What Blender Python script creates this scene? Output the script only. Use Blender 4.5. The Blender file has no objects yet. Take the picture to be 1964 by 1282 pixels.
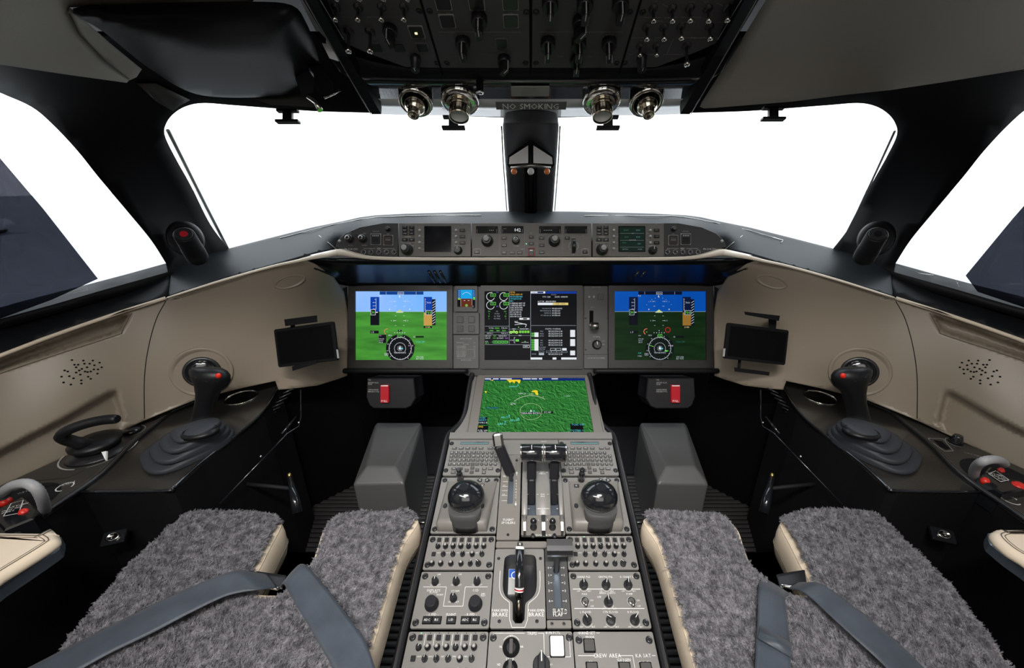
import bpy, bmesh, math, random
import numpy as np
from mathutils import Vector, Matrix, noise
from mathutils.geometry import delaunay_2d_cdt
from mathutils.bvhtree import BVHTree
random.seed(7)
S = bpy.context.scene
COL = S.collection
PI = math.pi
# ------------------------------------------------------------------ camera
F = 757.0; CX = 1018.0; CY = 641.0; PITCH = math.radians(21.5)
CAM = Vector((0, 0, 1.15))
cp, sp = math.cos(PITCH), math.sin(PITCH)
cd = bpy.data.cameras.new('camera'); cam = bpy.data.objects.new('camera', cd); COL.objects.link(cam)
cam.location = CAM; cam.rotation_euler = (PI/2 - PITCH, 0, 0)
cd.sensor_width = 36; cd.lens = F/1964*36; cd.shift_x = -36/1964; cd.clip_start = .02; cd.clip_end = 500
S.camera = cam
# ------------------------------------------------------------------ world, lights, exposure
S.view_settings.view_transform = 'Standard'; S.view_settings.look = 'None'
S.view_settings.gamma = 1; S.view_settings.use_curve_mapping = False
S.view_settings.exposure = 0.0
W = bpy.data.worlds.new('overcast_sky'); S.world = W; W.use_nodes = True
wn = W.node_tree.nodes; wl = W.node_tree.links; wn.clear()
wo = wn.new('ShaderNodeOutputWorld'); wb = wn.new('ShaderNodeBackground')
tc = wn.new('ShaderNodeTexCoord'); sx = wn.new('ShaderNodeSeparateXYZ'); cr = wn.new('ShaderNodeValToRGB')
wl.new(tc.outputs['Generated'], sx.inputs[0]); wl.new(sx.outputs['Z'], cr.inputs[0])
cr.color_ramp.elements[0].position = 0.0; cr.color_ramp.elements[0].color = (1.0, .985, .95, 1)
cr.color_ramp.elements[1].position = .5; cr.color_ramp.elements[1].color = (.86, .93, 1, 1)
wl.new(cr.outputs[0], wb.inputs[0]); wb.inputs[1].default_value = 4.2
wl.new(wb.outputs[0], wo.inputs[0])
def area(name, loc, look, sx_, sy_, power, col=(1, .975, .94)):
    l = bpy.data.lights.new(name, 'AREA'); l.shape = 'RECTANGLE'; l.size = sx_; l.size_y = sy_; l.energy = power; l.color = col
    o = bpy.data.objects.new(name, l); COL.objects.link(o); o.location = loc
    o.rotation_euler = (Vector(look)-Vector(loc)).to_track_quat('-Z', 'Y').to_euler()
    return o
area('cabin_light', (-.55, -.5, 1.95), (0, .75, .45), 1.1, .10, 13)
area('cabin_light', (0, -1.2, 1.75), (0, .9, .55), 1.5, .9, 10)
l_ = area('pedestal_fill', (0, -.25, 1.95), (0, .66, .45), .5, .12, 8); l_.data.spread = math.radians(75)  # fill added overhead to brighten the pedestal, narrow spread limits spill
S.cycles.max_bounces = 7; S.cycles.diffuse_bounces = 4; S.cycles.glossy_bounces = 3; S.cycles.transparent_max_bounces = 12
S.cycles.transmission_bounces = 4; S.cycles.use_denoising = True
S.cycles.sample_clamp_indirect = 4.0; S.cycles.caustics_reflective = False; S.cycles.caustics_refractive = False

# ------------------------------------------------------------------ geometry of view -> place
def ray(px, py):
    x = (px-CX)/F; y = (py-CY)/F
    return Vector((x, cp - y*sp, -sp - y*cp))
def pt(px, py, s): return CAM + ray(px, py)*s
def onz(px, py, z):
    r = ray(px, py); return CAM + r*((z-CAM.z)/r.z)
class Frame:
    def __init__(f, o, ux, up):
        f.o = Vector(o); f.ux = Vector(ux).normalized(); up = Vector(up)
        f.uy = (up - f.ux*up.dot(f.ux)).normalized(); f.n = f.ux.cross(f.uy)
        f.rot = Matrix((f.ux, f.uy, f.n)).transposed()
    def uv(f, px, py, h=0):
        r = ray(px, py); o = f.o + f.n*h
        t = (o-CAM).dot(f.n)/r.dot(f.n); p = CAM + r*t - o
        return p.dot(f.ux), p.dot(f.uy)
    def w(f, u, v, h=0): return f.o + f.ux*u + f.uy*v + f.n*h
    def euler(f): return f.rot.to_euler()
def fr3(a, b, dirx=(1, 0, 0)): return Frame(a, dirx, Vector(b)-Vector(a))

# ------------------------------------------------------------------ materials
M = {}
def mat(name, col, rough=.5, metal=0, coat=0, bump=None, var=0, emis=None, es=1, spec=.5, trans=None, vscale=30):
    m = bpy.data.materials.new(name); m.use_nodes = True; nt = m.node_tree; n = nt.nodes; L = nt.links
    b = n['Principled BSDF']
    b.inputs['Base Color'].default_value = (*col, 1); b.inputs['Roughness'].default_value = rough
    b.inputs['Metallic'].default_value = metal; b.inputs['Coat Weight'].default_value = coat
    b.inputs['Coat Roughness'].default_value = .12
    b.inputs['Specular IOR Level'].default_value = spec
    if emis is not None:
        b.inputs['Emission Color'].default_value = (*emis, 1); b.inputs['Emission Strength'].default_value = es
    tcn = None
    def tco():
        t = n.new('ShaderNodeTexCoord'); return t.outputs['Object']
    if var:
        nz = n.new('ShaderNodeTexNoise'); nz.inputs['Scale'].default_value = vscale; nz.inputs['Detail'].default_value = 4
        L.new(tco(), nz.inputs['Vector'])
        mx = n.new('ShaderNodeMix'); mx.data_type = 'RGBA'
        mx.inputs[6].default_value = (*[c*(1-var) for c in col], 1); mx.inputs[7].default_value = (*[min(1, c*(1+var)) for c in col], 1)
        L.new(nz.outputs[0], mx.inputs[0]); L.new(mx.outputs[2], b.inputs['Base Color'])
    if bump:
        sc, st = bump[0], bump[1]
        nz = n.new('ShaderNodeTexNoise'); nz.inputs['Scale'].default_value = sc; nz.inputs['Detail'].default_value = 3
        L.new(tco(), nz.inputs['Vector'])
        bp = n.new('ShaderNodeBump'); bp.inputs['Strength'].default_value = st; bp.inputs['Distance'].default_value = bump[2] if len(bump) > 2 else .001
        L.new(nz.outputs[0], bp.inputs['Height']); L.new(bp.outputs[0], b.inputs['Normal'])
    M[name] = m; return m
def emit(name, col, s=1.0):
    m = bpy.data.materials.new(name); m.use_nodes = True; n = m.node_tree.nodes; b = n['Principled BSDF']
    b.inputs['Base Color'].default_value = (0, 0, 0, 1); b.inputs['Specular IOR Level'].default_value = .1
    b.inputs['Emission Color'].default_value = (*col, 1); b.inputs['Emission Strength'].default_value = s
    M[name] = m; return m
def srgb(*c):
    return tuple((x/255/12.92 if x/255 <= .04045 else ((x/255+.055)/1.055)**2.4) for x in c)
mat('cream_leather', (.60, .50, .385), .5, bump=(260, .25, .0006), var=.05)
mat('cream_panel', (.228, .190, .146), .42, bump=(500, .12, .0004), var=.03, vscale=6)
mat('cream_ceiling', (.47, .435, .39), .8, bump=(400, .3, .0006), var=.05, vscale=5)
mat('black_trim', (.0055, .0062, .007), .55, bump=(600, .25, .0005), var=.15, spec=.18)
mat('black_coaming', (.010, .012, .014), .5, bump=(700, .3, .0005), var=.1, spec=.2)
mat('underside_gloss', (.006, .007, .009), .26, spec=.35, var=.1)
mat('black_gloss', (.008, .009, .011), .12, coat=.6)
mat('black_plastic', (.011, .011, .013), .33, bump=(300, .1, .0005), var=.1)
mat('black_matte', (.006, .006, .007), .7, var=.2, spec=.25)
mat('near_black', (.003, .003, .0035), .85, var=.2, spec=.15)
mat('void_black', (.0012, .0012, .0014), .9, var=.2, spec=.08)
mat('panel_grey', (.145, .135, .122), .42, bump=(900, .15, .0003), var=.05, vscale=12)
mat('panel_light', (.158, .152, .142), .40, bump=(900, .15, .0003), var=.05, vscale=12)
mat('panel_dark', (.050, .050, .050), .38, bump=(900, .15, .0003), var=.06, vscale=12)
mat('overhead_grey', (.075, .073, .076), .5, bump=(900, .15, .0003), var=.06, vscale=12)
mat('screen_bezel', (.021, .020, .019), .38, bump=(900, .1, .0003), var=.06)
mat('cover_grey', (.085, .086, .085), .42, bump=(900, .2, .0003), var=.05)
mat('console_grey', (.035, .032, .028), .45, bump=(900, .2, .0003), var=.1)
mat('rubber_boot', (.021, .024, .030), .62, bump=(300, .2, .0005), var=.1)
mat('chrome', (.80, .78, .74), .12, metal=1, var=.05)
mat('post_grey', (.085, .088, .093), .45, var=.08)
mat('grip_black', (.006, .0065, .0075), .42, spec=.35, bump=(500, .1, .0003))
mat('sign_white', (.95, .95, .93), .5)
mat('lip_leather_lit', (.97, .86, .73), .5, bump=(260, .2, .0005), var=.04)  # cream leather raised in albedo to stand for light catching the lip
mat('hud_leather', (.0045, .005, .0055), .5, spec=.2, bump=(400, .2, .0005), var=.2)
mat('brushed_metal', (.32, .31, .295), .34, metal=1, bump=(200, .1, .0003), var=.1)
mat('dark_metal', (.07, .07, .072), .32, metal=.8, var=.1)
mat('brass_chrome', (.62, .56, .45), .16, metal=1, var=.08)
mat('white_mark', (.62, .62, .60), .6)
mat('dim_mark', (.33, .33, .32), .6)
mat('faint_mark', (.12, .12, .12), .6)
mat('red_plastic', (.36, .008, .016), .35, var=.05)
mat('red_button', (.62, .022, .012), .35, var=.05)
mat('orange_ball', (.85, .22, .05), .3, coat=.4)
mat('white_plastic', (.8, .8, .78), .35)
mat('hose_grey', (.30, .30, .31), .5, var=.15, vscale=200)
mat('placard', (.35, .35, .34), .5)
mat('grey_sign', (.13, .135, .14), .5)
mat('key_face', (.055, .053, .05), .35)
mat('key_dark', (.018, .018, .02), .3)
mat('belt', (.036, .044, .058), .42, var=.6, vscale=22, spec=.5)
mat('belt_black', (.01, .01, .012), .5)
mat('thread', (.45, .38, .28), .7)
mat('dark_thread', (.10, .085, .065), .8)
mat('blue_card', (.02, .09, .45), .4)
mat('steel_blue', (.16, .19, .23), .3, metal=.7)
mat('window_amber', (.9, .55, .1), .4, emis=(1, .6, .15), es=1.2)
emit('green_led', (.15, 1, .3), 2.5); emit('lcd_cyan', (.16, .30, .31), 1); emit('amber_led', (1, .75, .3), 3)
emit('lcd_digit', (.75, .78, .8), 1); emit('lcd_dark', (.010, .013, .016), 1)
mat('smoked', (.06, .05, .045), .15, coat=.5)
# carbon weave
def carbon():
    m = mat('carbon_weave', (.02, .018, .016), .3, coat=.5); n = m.node_tree.nodes; L = m.node_tree.links; b = n['Principled BSDF']
    t = n.new('ShaderNodeTexCoord'); c = n.new('ShaderNodeTexChecker'); c.inputs['Scale'].default_value = 380
    c.inputs['Color1'].default_value = (.004, .004, .004, 1); c.inputs['Color2'].default_value = (.034, .030, .026, 1)
    mp = n.new('ShaderNodeMapping'); mp.inputs['Scale'].default_value = (1, 1, 0); mp.inputs['Rotation'].default_value = (0, 0, .5); mp.inputs['Location'].default_value = (0, 0, .0004); L.new(t.outputs['Object'], mp.inputs[0]); L.new(mp.outputs[0], c.inputs['Vector']); L.new(c.outputs[0], b.inputs['Base Color'])
carbon()
def belt_weave():
    m = M['belt']; n = m.node_tree.nodes; L = m.node_tree.links; b = n['Principled BSDF']
    t = n.new('ShaderNodeTexCoord'); w = n.new('ShaderNodeTexWave'); w.inputs['Scale'].default_value = 260
    L.new(t.outputs['Object'], w.inputs['Vector']); bp = n.new('ShaderNodeBump'); bp.inputs['Strength'].default_value = .35; bp.inputs['Distance'].default_value = .0006
    L.new(w.outputs[1], bp.inputs['Height']); L.new(bp.outputs[0], b.inputs['Normal'])
    b.inputs['Sheen Weight'].default_value = .06
belt_weave()
def fleece():
    m = mat('sheepskin', (.10, .096, .108), .95, spec=.15); n = m.node_tree.nodes; L = m.node_tree.links; b = n['Principled BSDF']
    t = n.new('ShaderNodeTexCoord'); nz = n.new('ShaderNodeTexNoise'); nz.inputs['Scale'].default_value = 90; nz.inputs['Detail'].default_value = 6
    r = n.new('ShaderNodeValToRGB'); r.color_ramp.elements[0].position = .35; r.color_ramp.elements[0].color = (.060, .058, .068, 1)
    r.color_ramp.elements[1].position = .68; r.color_ramp.elements[1].color = (.31, .297, .325, 1)
    L.new(t.outputs['Object'], nz.inputs['Vector']); L.new(nz.outputs[0], r.inputs[0]); L.new(r.outputs[0], b.inputs['Base Color'])
    n2 = n.new('ShaderNodeTexNoise'); n2.inputs['Scale'].default_value = 420; n2.inputs['Detail'].default_value = 3
    bp = n.new('ShaderNodeBump'); bp.inputs['Strength'].default_value = .9; bp.inputs['Distance'].default_value = .004
    L.new(t.outputs['Object'], n2.inputs['Vector']); L.new(n2.outputs[0], bp.inputs['Height']); L.new(bp.outputs[0], b.inputs['Normal'])
    b.inputs['Sheen Weight'].default_value = .3; b.inputs['Sheen Roughness'].default_value = .5
fleece()
def glassmat(name, tint, refl):
    m = bpy.data.materials.new(name); m.use_nodes = True; n = m.node_tree.nodes; L = m.node_tree.links; n.clear()
    o = n.new('ShaderNodeOutputMaterial'); t = n.new('ShaderNodeBsdfTransparent'); g = n.new('ShaderNodeBsdfGlossy'); mx = n.new('ShaderNodeMixShader')
    nz = n.new('ShaderNodeTexNoise'); nz.inputs['Scale'].default_value = 2.5; nz.inputs['Detail'].default_value = 2
    tcx = n.new('ShaderNodeTexCoord'); L.new(tcx.outputs['Object'], nz.inputs['Vector'])
    mc = n.new('ShaderNodeMix'); mc.data_type = 'RGBA'
    mc.inputs[6].default_value = (*[c*.8 for c in tint], 1); mc.inputs[7].default_value = (*[min(1, c*1.2) for c in tint], 1)
    L.new(nz.outputs[0], mc.inputs[0]); L.new(mc.outputs[2], t.inputs[0])
    g.inputs['Roughness'].default_value = .03; mx.inputs[0].default_value = refl
    L.new(t.outputs[0], mx.inputs[1]); L.new(g.outputs[0], mx.inputs[2]); L.new(mx.outputs[0], o.inputs[0]); M[name] = m
glassmat('clear_glass', (.93, .95, .95), .02); glassmat('tinted_film', (.165, .172, .20), .015); glassmat('smoked_clear', (.45, .4, .36), .08)

# ------------------------------------------------------------------ glyphs
GL = {}
def make_glyphs():
    obs = []
    for ch in 'ABCDEFGHIJKLMNOPQRSTUVWXYZ0123456789/-+.:<>*=':
        c = bpy.data.curves.new('g', 'FONT'); c.body = ch; c.resolution_u = 1; o = bpy.data.objects.new('g', c); COL.objects.link(o); obs.append((ch, o))
    bpy.context.view_layer.update(); dg = bpy.context.evaluated_depsgraph_get()
    for ch, o in obs:
        me = o.evaluated_get(dg).to_mesh()
        vs = [(v.co.x, v.co.y) for v in me.vertices]; fs = [tuple(p.vertices) for p in me.polygons]
        x0 = min(v[0] for v in vs); x1 = max(v[0] for v in vs)
        GL[ch] = ([(x-x0, y) for x, y in vs], fs, x1-x0)
        o.evaluated_get(dg).to_mesh_clear()
    for ch, o in obs:
        c = o.data; bpy.data.objects.remove(o); bpy.data.curves.remove(c)
make_glyphs()

# ------------------------------------------------------------------ mesh builder
class MB:
    def __init__(s): s.v = []; s.f = []; s.m = []; s.mats = []; s.sm = []
    def mi(s, m):
        if m not in s.mats: s.mats.append(m)
        return s.mats.index(m)
    def add(s, vs, fs, m, smooth=False, T=None):
        k = len(s.v); i = s.mi(m)
        if T is not None: vs = [T @ Vector(v) for v in vs]
        s.v += [tuple(v) for v in vs]; s.f += [tuple(a+k for a in f) for f in fs]; s.m += [i]*len(fs); s.sm += [smooth]*len(fs)
        return s
    def box(s, x0, x1, y0, y1, z0, z1, m, b=0, T=None):
        if b:
            p = rrect(x0, x1, y0, y1, b, 2); return s.prism(p, z0, z1, m, bev=b*.5, T=T)
        vs = [(x, y, z) for z in (z0, z1) for y in (y0, y1) for x in (x0, x1)]
        return s.add(vs, [(0, 2, 3, 1), (4, 5, 7, 6), (0, 1, 5, 4), (2, 6, 7, 3), (0, 4, 6, 2), (1, 3, 7, 5)], m, T=T)
    def prism(s, poly, z0, z1, m, bev=0, T=None, smooth=False, mtop=None):
        n = len(poly); a = sum(poly[i][0]*poly[(i+1) % n][1]-poly[(i+1) % n][0]*poly[i][1] for i in range(n))
        if a < 0: poly = poly[::-1]
        cx = sum(p[0] for p in poly)/n; cy = sum(p[1] for p in poly)/n
        rings = [(z0, 0), (z1-bev if bev else z1, 0)] + ([(z1, bev)] if bev else [])
        vs = []
        for z, ins in rings:
            if ins: q = inset(poly, ins)
            else: q = poly
            vs += [(x, y, z) for x, y in q]
        fs = []
        for r in range(len(rings)-1):
            for i in range(n): fs.append((r*n+i, r*n+(i+1) % n, (r+1)*n+(i+1) % n, (r+1)*n+i))
        s.add(vs, fs, m, smooth, T)
        k = len(s.v)-len(vs)
        top = tuple(k+(len(rings)-1)*n+i for i in range(n)); s.f.append(top); s.m.append(s.mi(mtop or m)); s.sm.append(False)
        s.f.append(tuple(k+n-1-i for i in range(n))); s.m.append(s.mi(m)); s.sm.append(False)
        return s
    def plate(s, outer, holes, z0, z1, m, T=None):
        # flat plate with holes
        vs2 = [Vector(p) for p in outer]; ed = [(i, (i+1) % len(outer)) for i in range(len(outer))]; loops = [list(range(len(outer)))]
        for h in holes:
            k = len(vs2); vs2 += [Vector(p) for p in h]; ed += [(k+i, k+(i+1) % len(h)) for i in range(len(h))]; loops.append(list(range(k, k+len(h))))
        r = delaunay_2d_cdt(vs2, ed, [], 0, 1e-7)
        V, Fc = r[0], r[2]; fs = []
        for f in Fc:
            c = sum((V[i] for i in f), Vector((0, 0)))/len(f)
            if inpoly(c, outer) and not any(inpoly(c, h) for h in holes): fs.append(tuple(f))
        n = len(V)
        s.add([(p.x, p.y, z1) for p in V], fs, m, T=T); s.add([(p.x, p.y, z0) for p in V], [f[::-1] for f in fs], m, T=T)
        for lp, src in zip([outer]+list(holes), loops):
            q = lp; nn = len(q); s.add([(x, y, z0) for x, y in q]+[(x, y, z1) for x, y in q], [(i, (i+1) % nn, nn+(i+1) % nn, nn+i) for i in range(nn)], m, T=T)
        return s
    def lathe(s, prof, m, seg=24, c=(0, 0, 0), T=None, smooth=True, sx=1, sy=1, mats=None):
        vs = []; fs = []; n = len(prof)
        for r, z in prof:
            for k in range(seg):
                a = 2*PI*k/seg; vs.append((c[0]+r*math.cos(a)*sx, c[1]+r*math.sin(a)*sy, c[2]+z))
        for j in range(n-1):
            mm = mats[j] if mats else m
            fs = [(j*seg+k, j*seg+(k+1) % seg, (j+1)*seg+(k+1) % seg, (j+1)*seg+k) for k in range(seg)]
            if j == 0: s.add(vs, fs, mm, smooth, T); k0 = len(s.v)-len(vs)
            else:
                i = s.mi(mm); s.f += [tuple(a+k0 for a in f) for f in fs]; s.m += [i]*len(fs); s.sm += [smooth]*len(fs)
        if prof[-1][0] > 1e-6:
            s.f.append(tuple(k0+(n-1)*seg+k for k in range(seg))); s.m.append(s.mi(mats[-1] if mats else m)); s.sm.append(False)
        if prof[0][0] > 1e-6:
            s.f.append(tuple(k0+seg-1-k for k in range(seg))); s.m.append(s.mi(m)); s.sm.append(False)
        return s
    def cyl(s, c, r, z0, z1, m, r2=None, seg=20, T=None, bev=0):
        r2 = r if r2 is None else r2
        pr = [(r, z0), (r2, z1-bev), (r2-bev, z1)] if bev else [(r, z0), (r2, z1)]
        return s.lathe(pr, m, seg, (c[0], c[1], 0), T)
    def loft(s, rings, m, closed=True, caps=True, smooth=True):
        n = len(rings[0]); vs = [p for r in rings for p in r]; fs = []
        for j in range(len(rings)-1):
            for i in range(n if closed else n-1): fs.append((j*n+i, j*n+(i+1) % n, (j+1)*n+(i+1) % n, (j+1)*n+i))
        s.add(vs, fs, m, smooth)
        if caps and closed:
            k = len(s.v)-len(vs); s.f.append(tuple(k+n-1-i for i in range(n))); s.m.append(s.mi(m)); s.sm.append(False)
            s.f.append(tuple(k+(len(rings)-1)*n+i for i in range(n))); s.m.append(s.mi(m)); s.sm.append(False)
        return s
    def tube(s, path, r, m, seg=10, caps=True, flat=1.0):
        path = [Vector(p) for p in path]; rings = []; rs = r if isinstance(r, (list, tuple)) else [r]*len(path)
        up = None
        for i, p in enumerate(path):
            t = (path[min(i+1, len(path)-1)]-path[max(i-1, 0)]).normalized()
            if up is None: up = Vector((0, 0, 1)) if abs(t.z) < .9 else Vector((0, 1, 0))
            a = t.cross(up).normalized(); b = a.cross(t).normalized(); up = b
            rings.append([p+(a*math.cos(2*PI*k/seg)+b*math.sin(2*PI*k/seg)*flat)*rs[i] for k in range(seg)])
        return s.loft(rings, m, True, caps)
    def line(s, x0, y0, x1, y1, w, h, m, T=None):
        d = Vector((x1-x0, y1-y0)); L = d.length
        if L < 1e-9: return s
        d /= L; n = Vector((-d.y, d.x))*w/2
        return s.add([(x0-n.x, y0-n.y, h), (x1-n.x, y1-n.y, h), (x1+n.x, y1+n.y, h), (x0+n.x, y0+n.y, h)], [(0, 1, 2, 3)], m, T=T)
    def poly(s, pts, h, m, T=None):
        n = len(pts); a = sum(pts[i][0]*pts[(i+1) % n][1]-pts[(i+1) % n][0]*pts[i][1] for i in range(n))
        if a < 0: pts = pts[::-1]
        return s.add([(x, y, h) for x, y in pts], [tuple(range(n))], m, T=T)
    def pline(s, pts, w, h, m, closed=False):
        for i in range(len(pts)-(0 if closed else 1)): a = pts[i]; b = pts[(i+1) % len(pts)]; s.line(a[0], a[1], b[0], b[1], w, h, m)
        return s
    def arc(s, cx, cy, r, a0, a1, w, h, m, n=24, T=None, sy=1):
        vs = []
        for i in range(n+1):
            a = a0+(a1-a0)*i/n
            for q in (r-w/2, r+w/2): vs.append((cx+q*math.cos(a), cy+q*math.sin(a)*sy, h))
        return s.add(vs, [(2*i, 2*i+1, 2*i+3, 2*i+2) for i in range(n)], m, T=T)
    def text(s, t, x, y, ch, h, m, align=0, rot=0, wid=1.0, T=None):
        k = ch/.70; adv = []; X = 0
        for c in t:
            if c in GL: adv.append((c, X)); X += GL[c][2]+.10
            else: X += .34
        X *= k*wid
        ox = -X/2 if align == 0 else (0 if align < 0 else -X)
        ca, sa = math.cos(rot), math.sin(rot)
        for c, q in adv:
            vs, fs, w_ = GL[c]; out = []
            for a, b in vs:
                xx = ox+(a+q)*k*wid; yy = b*k-ch/2; out.append((x+xx*ca-yy*sa, y+xx*sa+yy*ca, h))
            s.add(out, fs, m, T=T)
        return s
    def mesh(s, name):
        me = bpy.data.meshes.new(name); me.from_pydata(s.v, [], s.f); 
        for m in s.mats: me.materials.append(M[m])
        me.polygons.foreach_set('material_index', s.m); me.polygons.foreach_set('use_smooth', s.sm); me.update(); return me
    def obj(s, name, parent=None, loc=(0, 0, 0), rot=(0, 0, 0), label=None):
        o = bpy.data.objects.new(name, s.mesh(name)); COL.objects.link(o); o.location = loc; o.rotation_euler = rot
        if parent: o.parent = parent
        if label: o['label'] = label
        return o
def inset(poly, d):
    n = len(poly); out = []
    for i in range(n):
        a = Vector(poly[i-1]); b = Vector(poly[i]); c = Vector(poly[(i+1) % n])
        e = (b-a); f = (c-b)
        if e.length < 1e-9: e = f
        if f.length < 1e-9: f = e
        e.normalize(); f.normalize(); n1 = Vector((-e.y, e.x)); n2 = Vector((-f.y, f.x)); q = (n1+n2)
        if q.length < 1e-6: q = n1
        q.normalize(); c_ = max(.4, q.dot(n1)); out.append(tuple(b+q*(d/c_)))
    return out
def rrect(x0, x1, y0, y1, r, n=4):
    r = min(r, abs(x1-x0)/2*.99, abs(y1-y0)/2*.99); p = []
    for cx, cy, a in ((x1-r, y1-r, 0), (x0+r, y1-r, PI/2), (x0+r, y0+r, PI), (x1-r, y0+r, 1.5*PI)):
        for i in range(n+1): t = a+PI/2*i/n; p.append((cx+r*math.cos(t), cy+r*math.sin(t)))
    return p
def circ(x, y, r, n=20, sy=1): return [(x+r*math.cos(2*PI*i/n), y+r*sy*math.sin(2*PI*i/n)) for i in range(n)]
def inpoly(p, poly):
    x, y = p[0], p[1]; c = False; n = len(poly); j = n-1
    for i in range(n):
        xi, yi = poly[i][0], poly[i][1]; xj, yj = poly[j][0], poly[j][1]
        if (yi > y) != (yj > y) and x < (xj-xi)*(y-yi)/(yj-yi)+xi: c = not c
        j = i
    return c
def crom(P, n=6, closed=False):
    P = [Vector(p) for p in P]; out = []; N = len(P)
    for i in range(N if closed else N-1):
        if closed: a, b, c, d = P[i-1], P[i], P[(i+1) % N], P[(i+2) % N]
        else: a = P[max(i-1, 0)]; b = P[i]; c = P[i+1]; d = P[min(i+2, N-1)]
        for k in range(n):
            t = k/n; out.append(.5*((2*b)+(c-a)*t+(2*a-5*b+4*c-d)*t*t+(3*b-a-3*c+d)*t**3))
    if not closed: out.append(P[-1])
    return out
def crom2(P, n=6, closed=False): return [(p.x, p.y) for p in crom([(a[0], a[1], 0) for a in P], n, closed)]
def mir(P): return [(2*CX-p[0],)+tuple(p[1:]) for p in P]
def dist_poly(x, y, poly, closed=True):
    best = 1e9; n = len(poly)
    for i in range(n if closed else n-1):
        ax, ay = poly[i]; bx, by = poly[(i+1) % n]; dx, dy = bx-ax, by-ay; L = dx*dx+dy*dy
        t = 0 if L == 0 else max(0, min(1, ((x-ax)*dx+(y-ay)*dy)/L)); d = math.hypot(x-ax-t*dx, y-ay-t*dy)
        if d < best: best = d
    return best
# ------------------------------------------------------------------ things
def tag(o, label, cat, group=None):
    o['label'] = label; o['category'] = cat
    if group: o['group'] = group
    return o
def struct(o): o['kind'] = 'structure'; return o
def empty(name, loc, rot=(0, 0, 0)):
    o = bpy.data.objects.new(name, None); COL.objects.link(o); o.location = loc; o.rotation_euler = rot; o.empty_display_size = .02; return o
class Thing:
    "a top-level Empty lying in a panel frame; parts are given in frame coordinates (u, v, h)"
    def __init__(s, name, label, cat, fr, u0, v0, group=None):
        s.fr = fr; s.u0, s.v0 = u0, v0; s.root = empty(name, fr.w(u0, v0), fr.euler()); tag(s.root, label, cat, group)
    def part(s, name, mb, label=None, parent=None):
        o = mb.obj(name, parent or s.root, (0, 0, 0), label=label)
        off = Vector((s.u0, s.v0, 0))
        o.data.transform(Matrix.Translation(-off))
        return o
    def inst(s, me, name, u, v, h=0, rz=0, parent=None, label=None, sc=1):
        o = bpy.data.objects.new(name, me); COL.objects.link(o); o.parent = parent or s.root
        o.location = (u-s.u0, v-s.v0, h); o.rotation_euler = (0, 0, rz); o.scale = (sc,)*3
        if label: o['label'] = label
        return o
def dup(o, name, parent, loc, rz=0):
    c = o.copy(); c.name = name; COL.objects.link(c); c.parent = parent; c.location = loc; c.rotation_euler = (0, 0, rz); return c
# smooth depth field through control points
def rbf(ctrl):
    P = np.array([[c[0], c[1]] for c in ctrl])/500.0; f = np.array([c[2] for c in ctrl]); n = len(P)
    def k(r): return np.where(r > 1e-9, r*r*np.log(r+1e-12), 0)
    A = np.zeros((n+3, n+3)); A[:n, :n] = k(np.linalg.norm(P[:, None]-P[None], axis=2)) + np.eye(n)*1e-3
    A[:n, n] = 1; A[:n, n+1:] = P; A[n, :n] = 1; A[n+1:, :n] = P.T
    w = np.linalg.solve(A, np.concatenate([f, np.zeros(3)]))
    def ev(x, y):
        q = np.array([x/500.0, y/500.0]); r = np.linalg.norm(P-q, axis=1); return float(k(r) @ w[:n]+w[n]+w[n+1]*q[0]+w[n+2]*q[1])
    return ev
def shell(outer, holes, dep, thick, m, grid=26, disp=None, smooth=True, mback=None, extra=()):
    "sheet with real thickness whose outline and openings follow the photo's edges, every vertex at its own distance"
    vs2 = [Vector((p[0], p[1])) for p in outer]; ed = [(i, (i+1) % len(outer)) for i in range(len(outer))]
    for h in holes:
        k = len(vs2); vs2 += [Vector((p[0], p[1])) for p in h]; ed += [(k+i, k+(i+1) % len(h)) for i in range(len(h))]
    x0 = min(p[0] for p in outer); x1 = max(p[0] for p in outer); y0 = min(p[1] for p in outer); y1 = max(p[1] for p in outer)
    y = y0+grid/2; row = 0
    while y < y1:
        x = x0+grid/2+(grid/2 if row % 2 else 0)
        while x < x1:
            if inpoly((x, y), outer) and dist_poly(x, y, outer) > grid*.35 and not any(inpoly((x, y), h) or dist_poly(x, y, h) < grid*.35 for h in holes): vs2.append(Vector((x, y)))
            x += grid
        y += grid*.87; row += 1
    vs2 = [p for i, p in enumerate(vs2) if i < len(ed) or not extra or min(abs(p.x-e[0])+abs(p.y-e[1]) for e in extra) > 3.5]
    vs2 += [Vector(e) for e in extra if inpoly(e, outer) and dist_poly(e[0], e[1], outer) > 2]
    r = delaunay_2d_cdt(vs2, ed, [], 0, 1e-6); V, E, Fc = r[0], r[1], r[2]; fs = []
    for f in Fc:
        c = sum((V[i] for i in f), Vector((0, 0)))/len(f)
        if inpoly(c, outer) and not any(inpoly(c, h) for h in holes): fs.append(tuple(f))
    P3 = []
    for p in V:
        s_ = dep(p.x, p.y)+(disp(p.x, p.y) if disp else 0); P3.append(pt(p.x, p.y, s_))
    B3 = [p+(p-CAM).normalized()*thick for p in P3]; n = len(V)
    cnt = {}
    for f in fs:
        for i in range(len(f)):
            a, b = f[i], f[(i+1) % len(f)]; cnt[(a, b)] = 1
    rim = [(a, b) for (a, b) in cnt if (b, a) not in cnt]
    mb = MB(); mb.add(P3+B3, [f[::-1] for f in fs], m, smooth)
    i2 = mb.mi(mback or m)
    for f in fs: mb.f.append(tuple(a+n for a in f)); mb.m.append(i2); mb.sm.append(smooth)
    for a, b in rim: mb.f.append((a, b, b+n, a+n)); mb.m.append(mb.mi(m)); mb.sm.append(False)
    return mb
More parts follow.
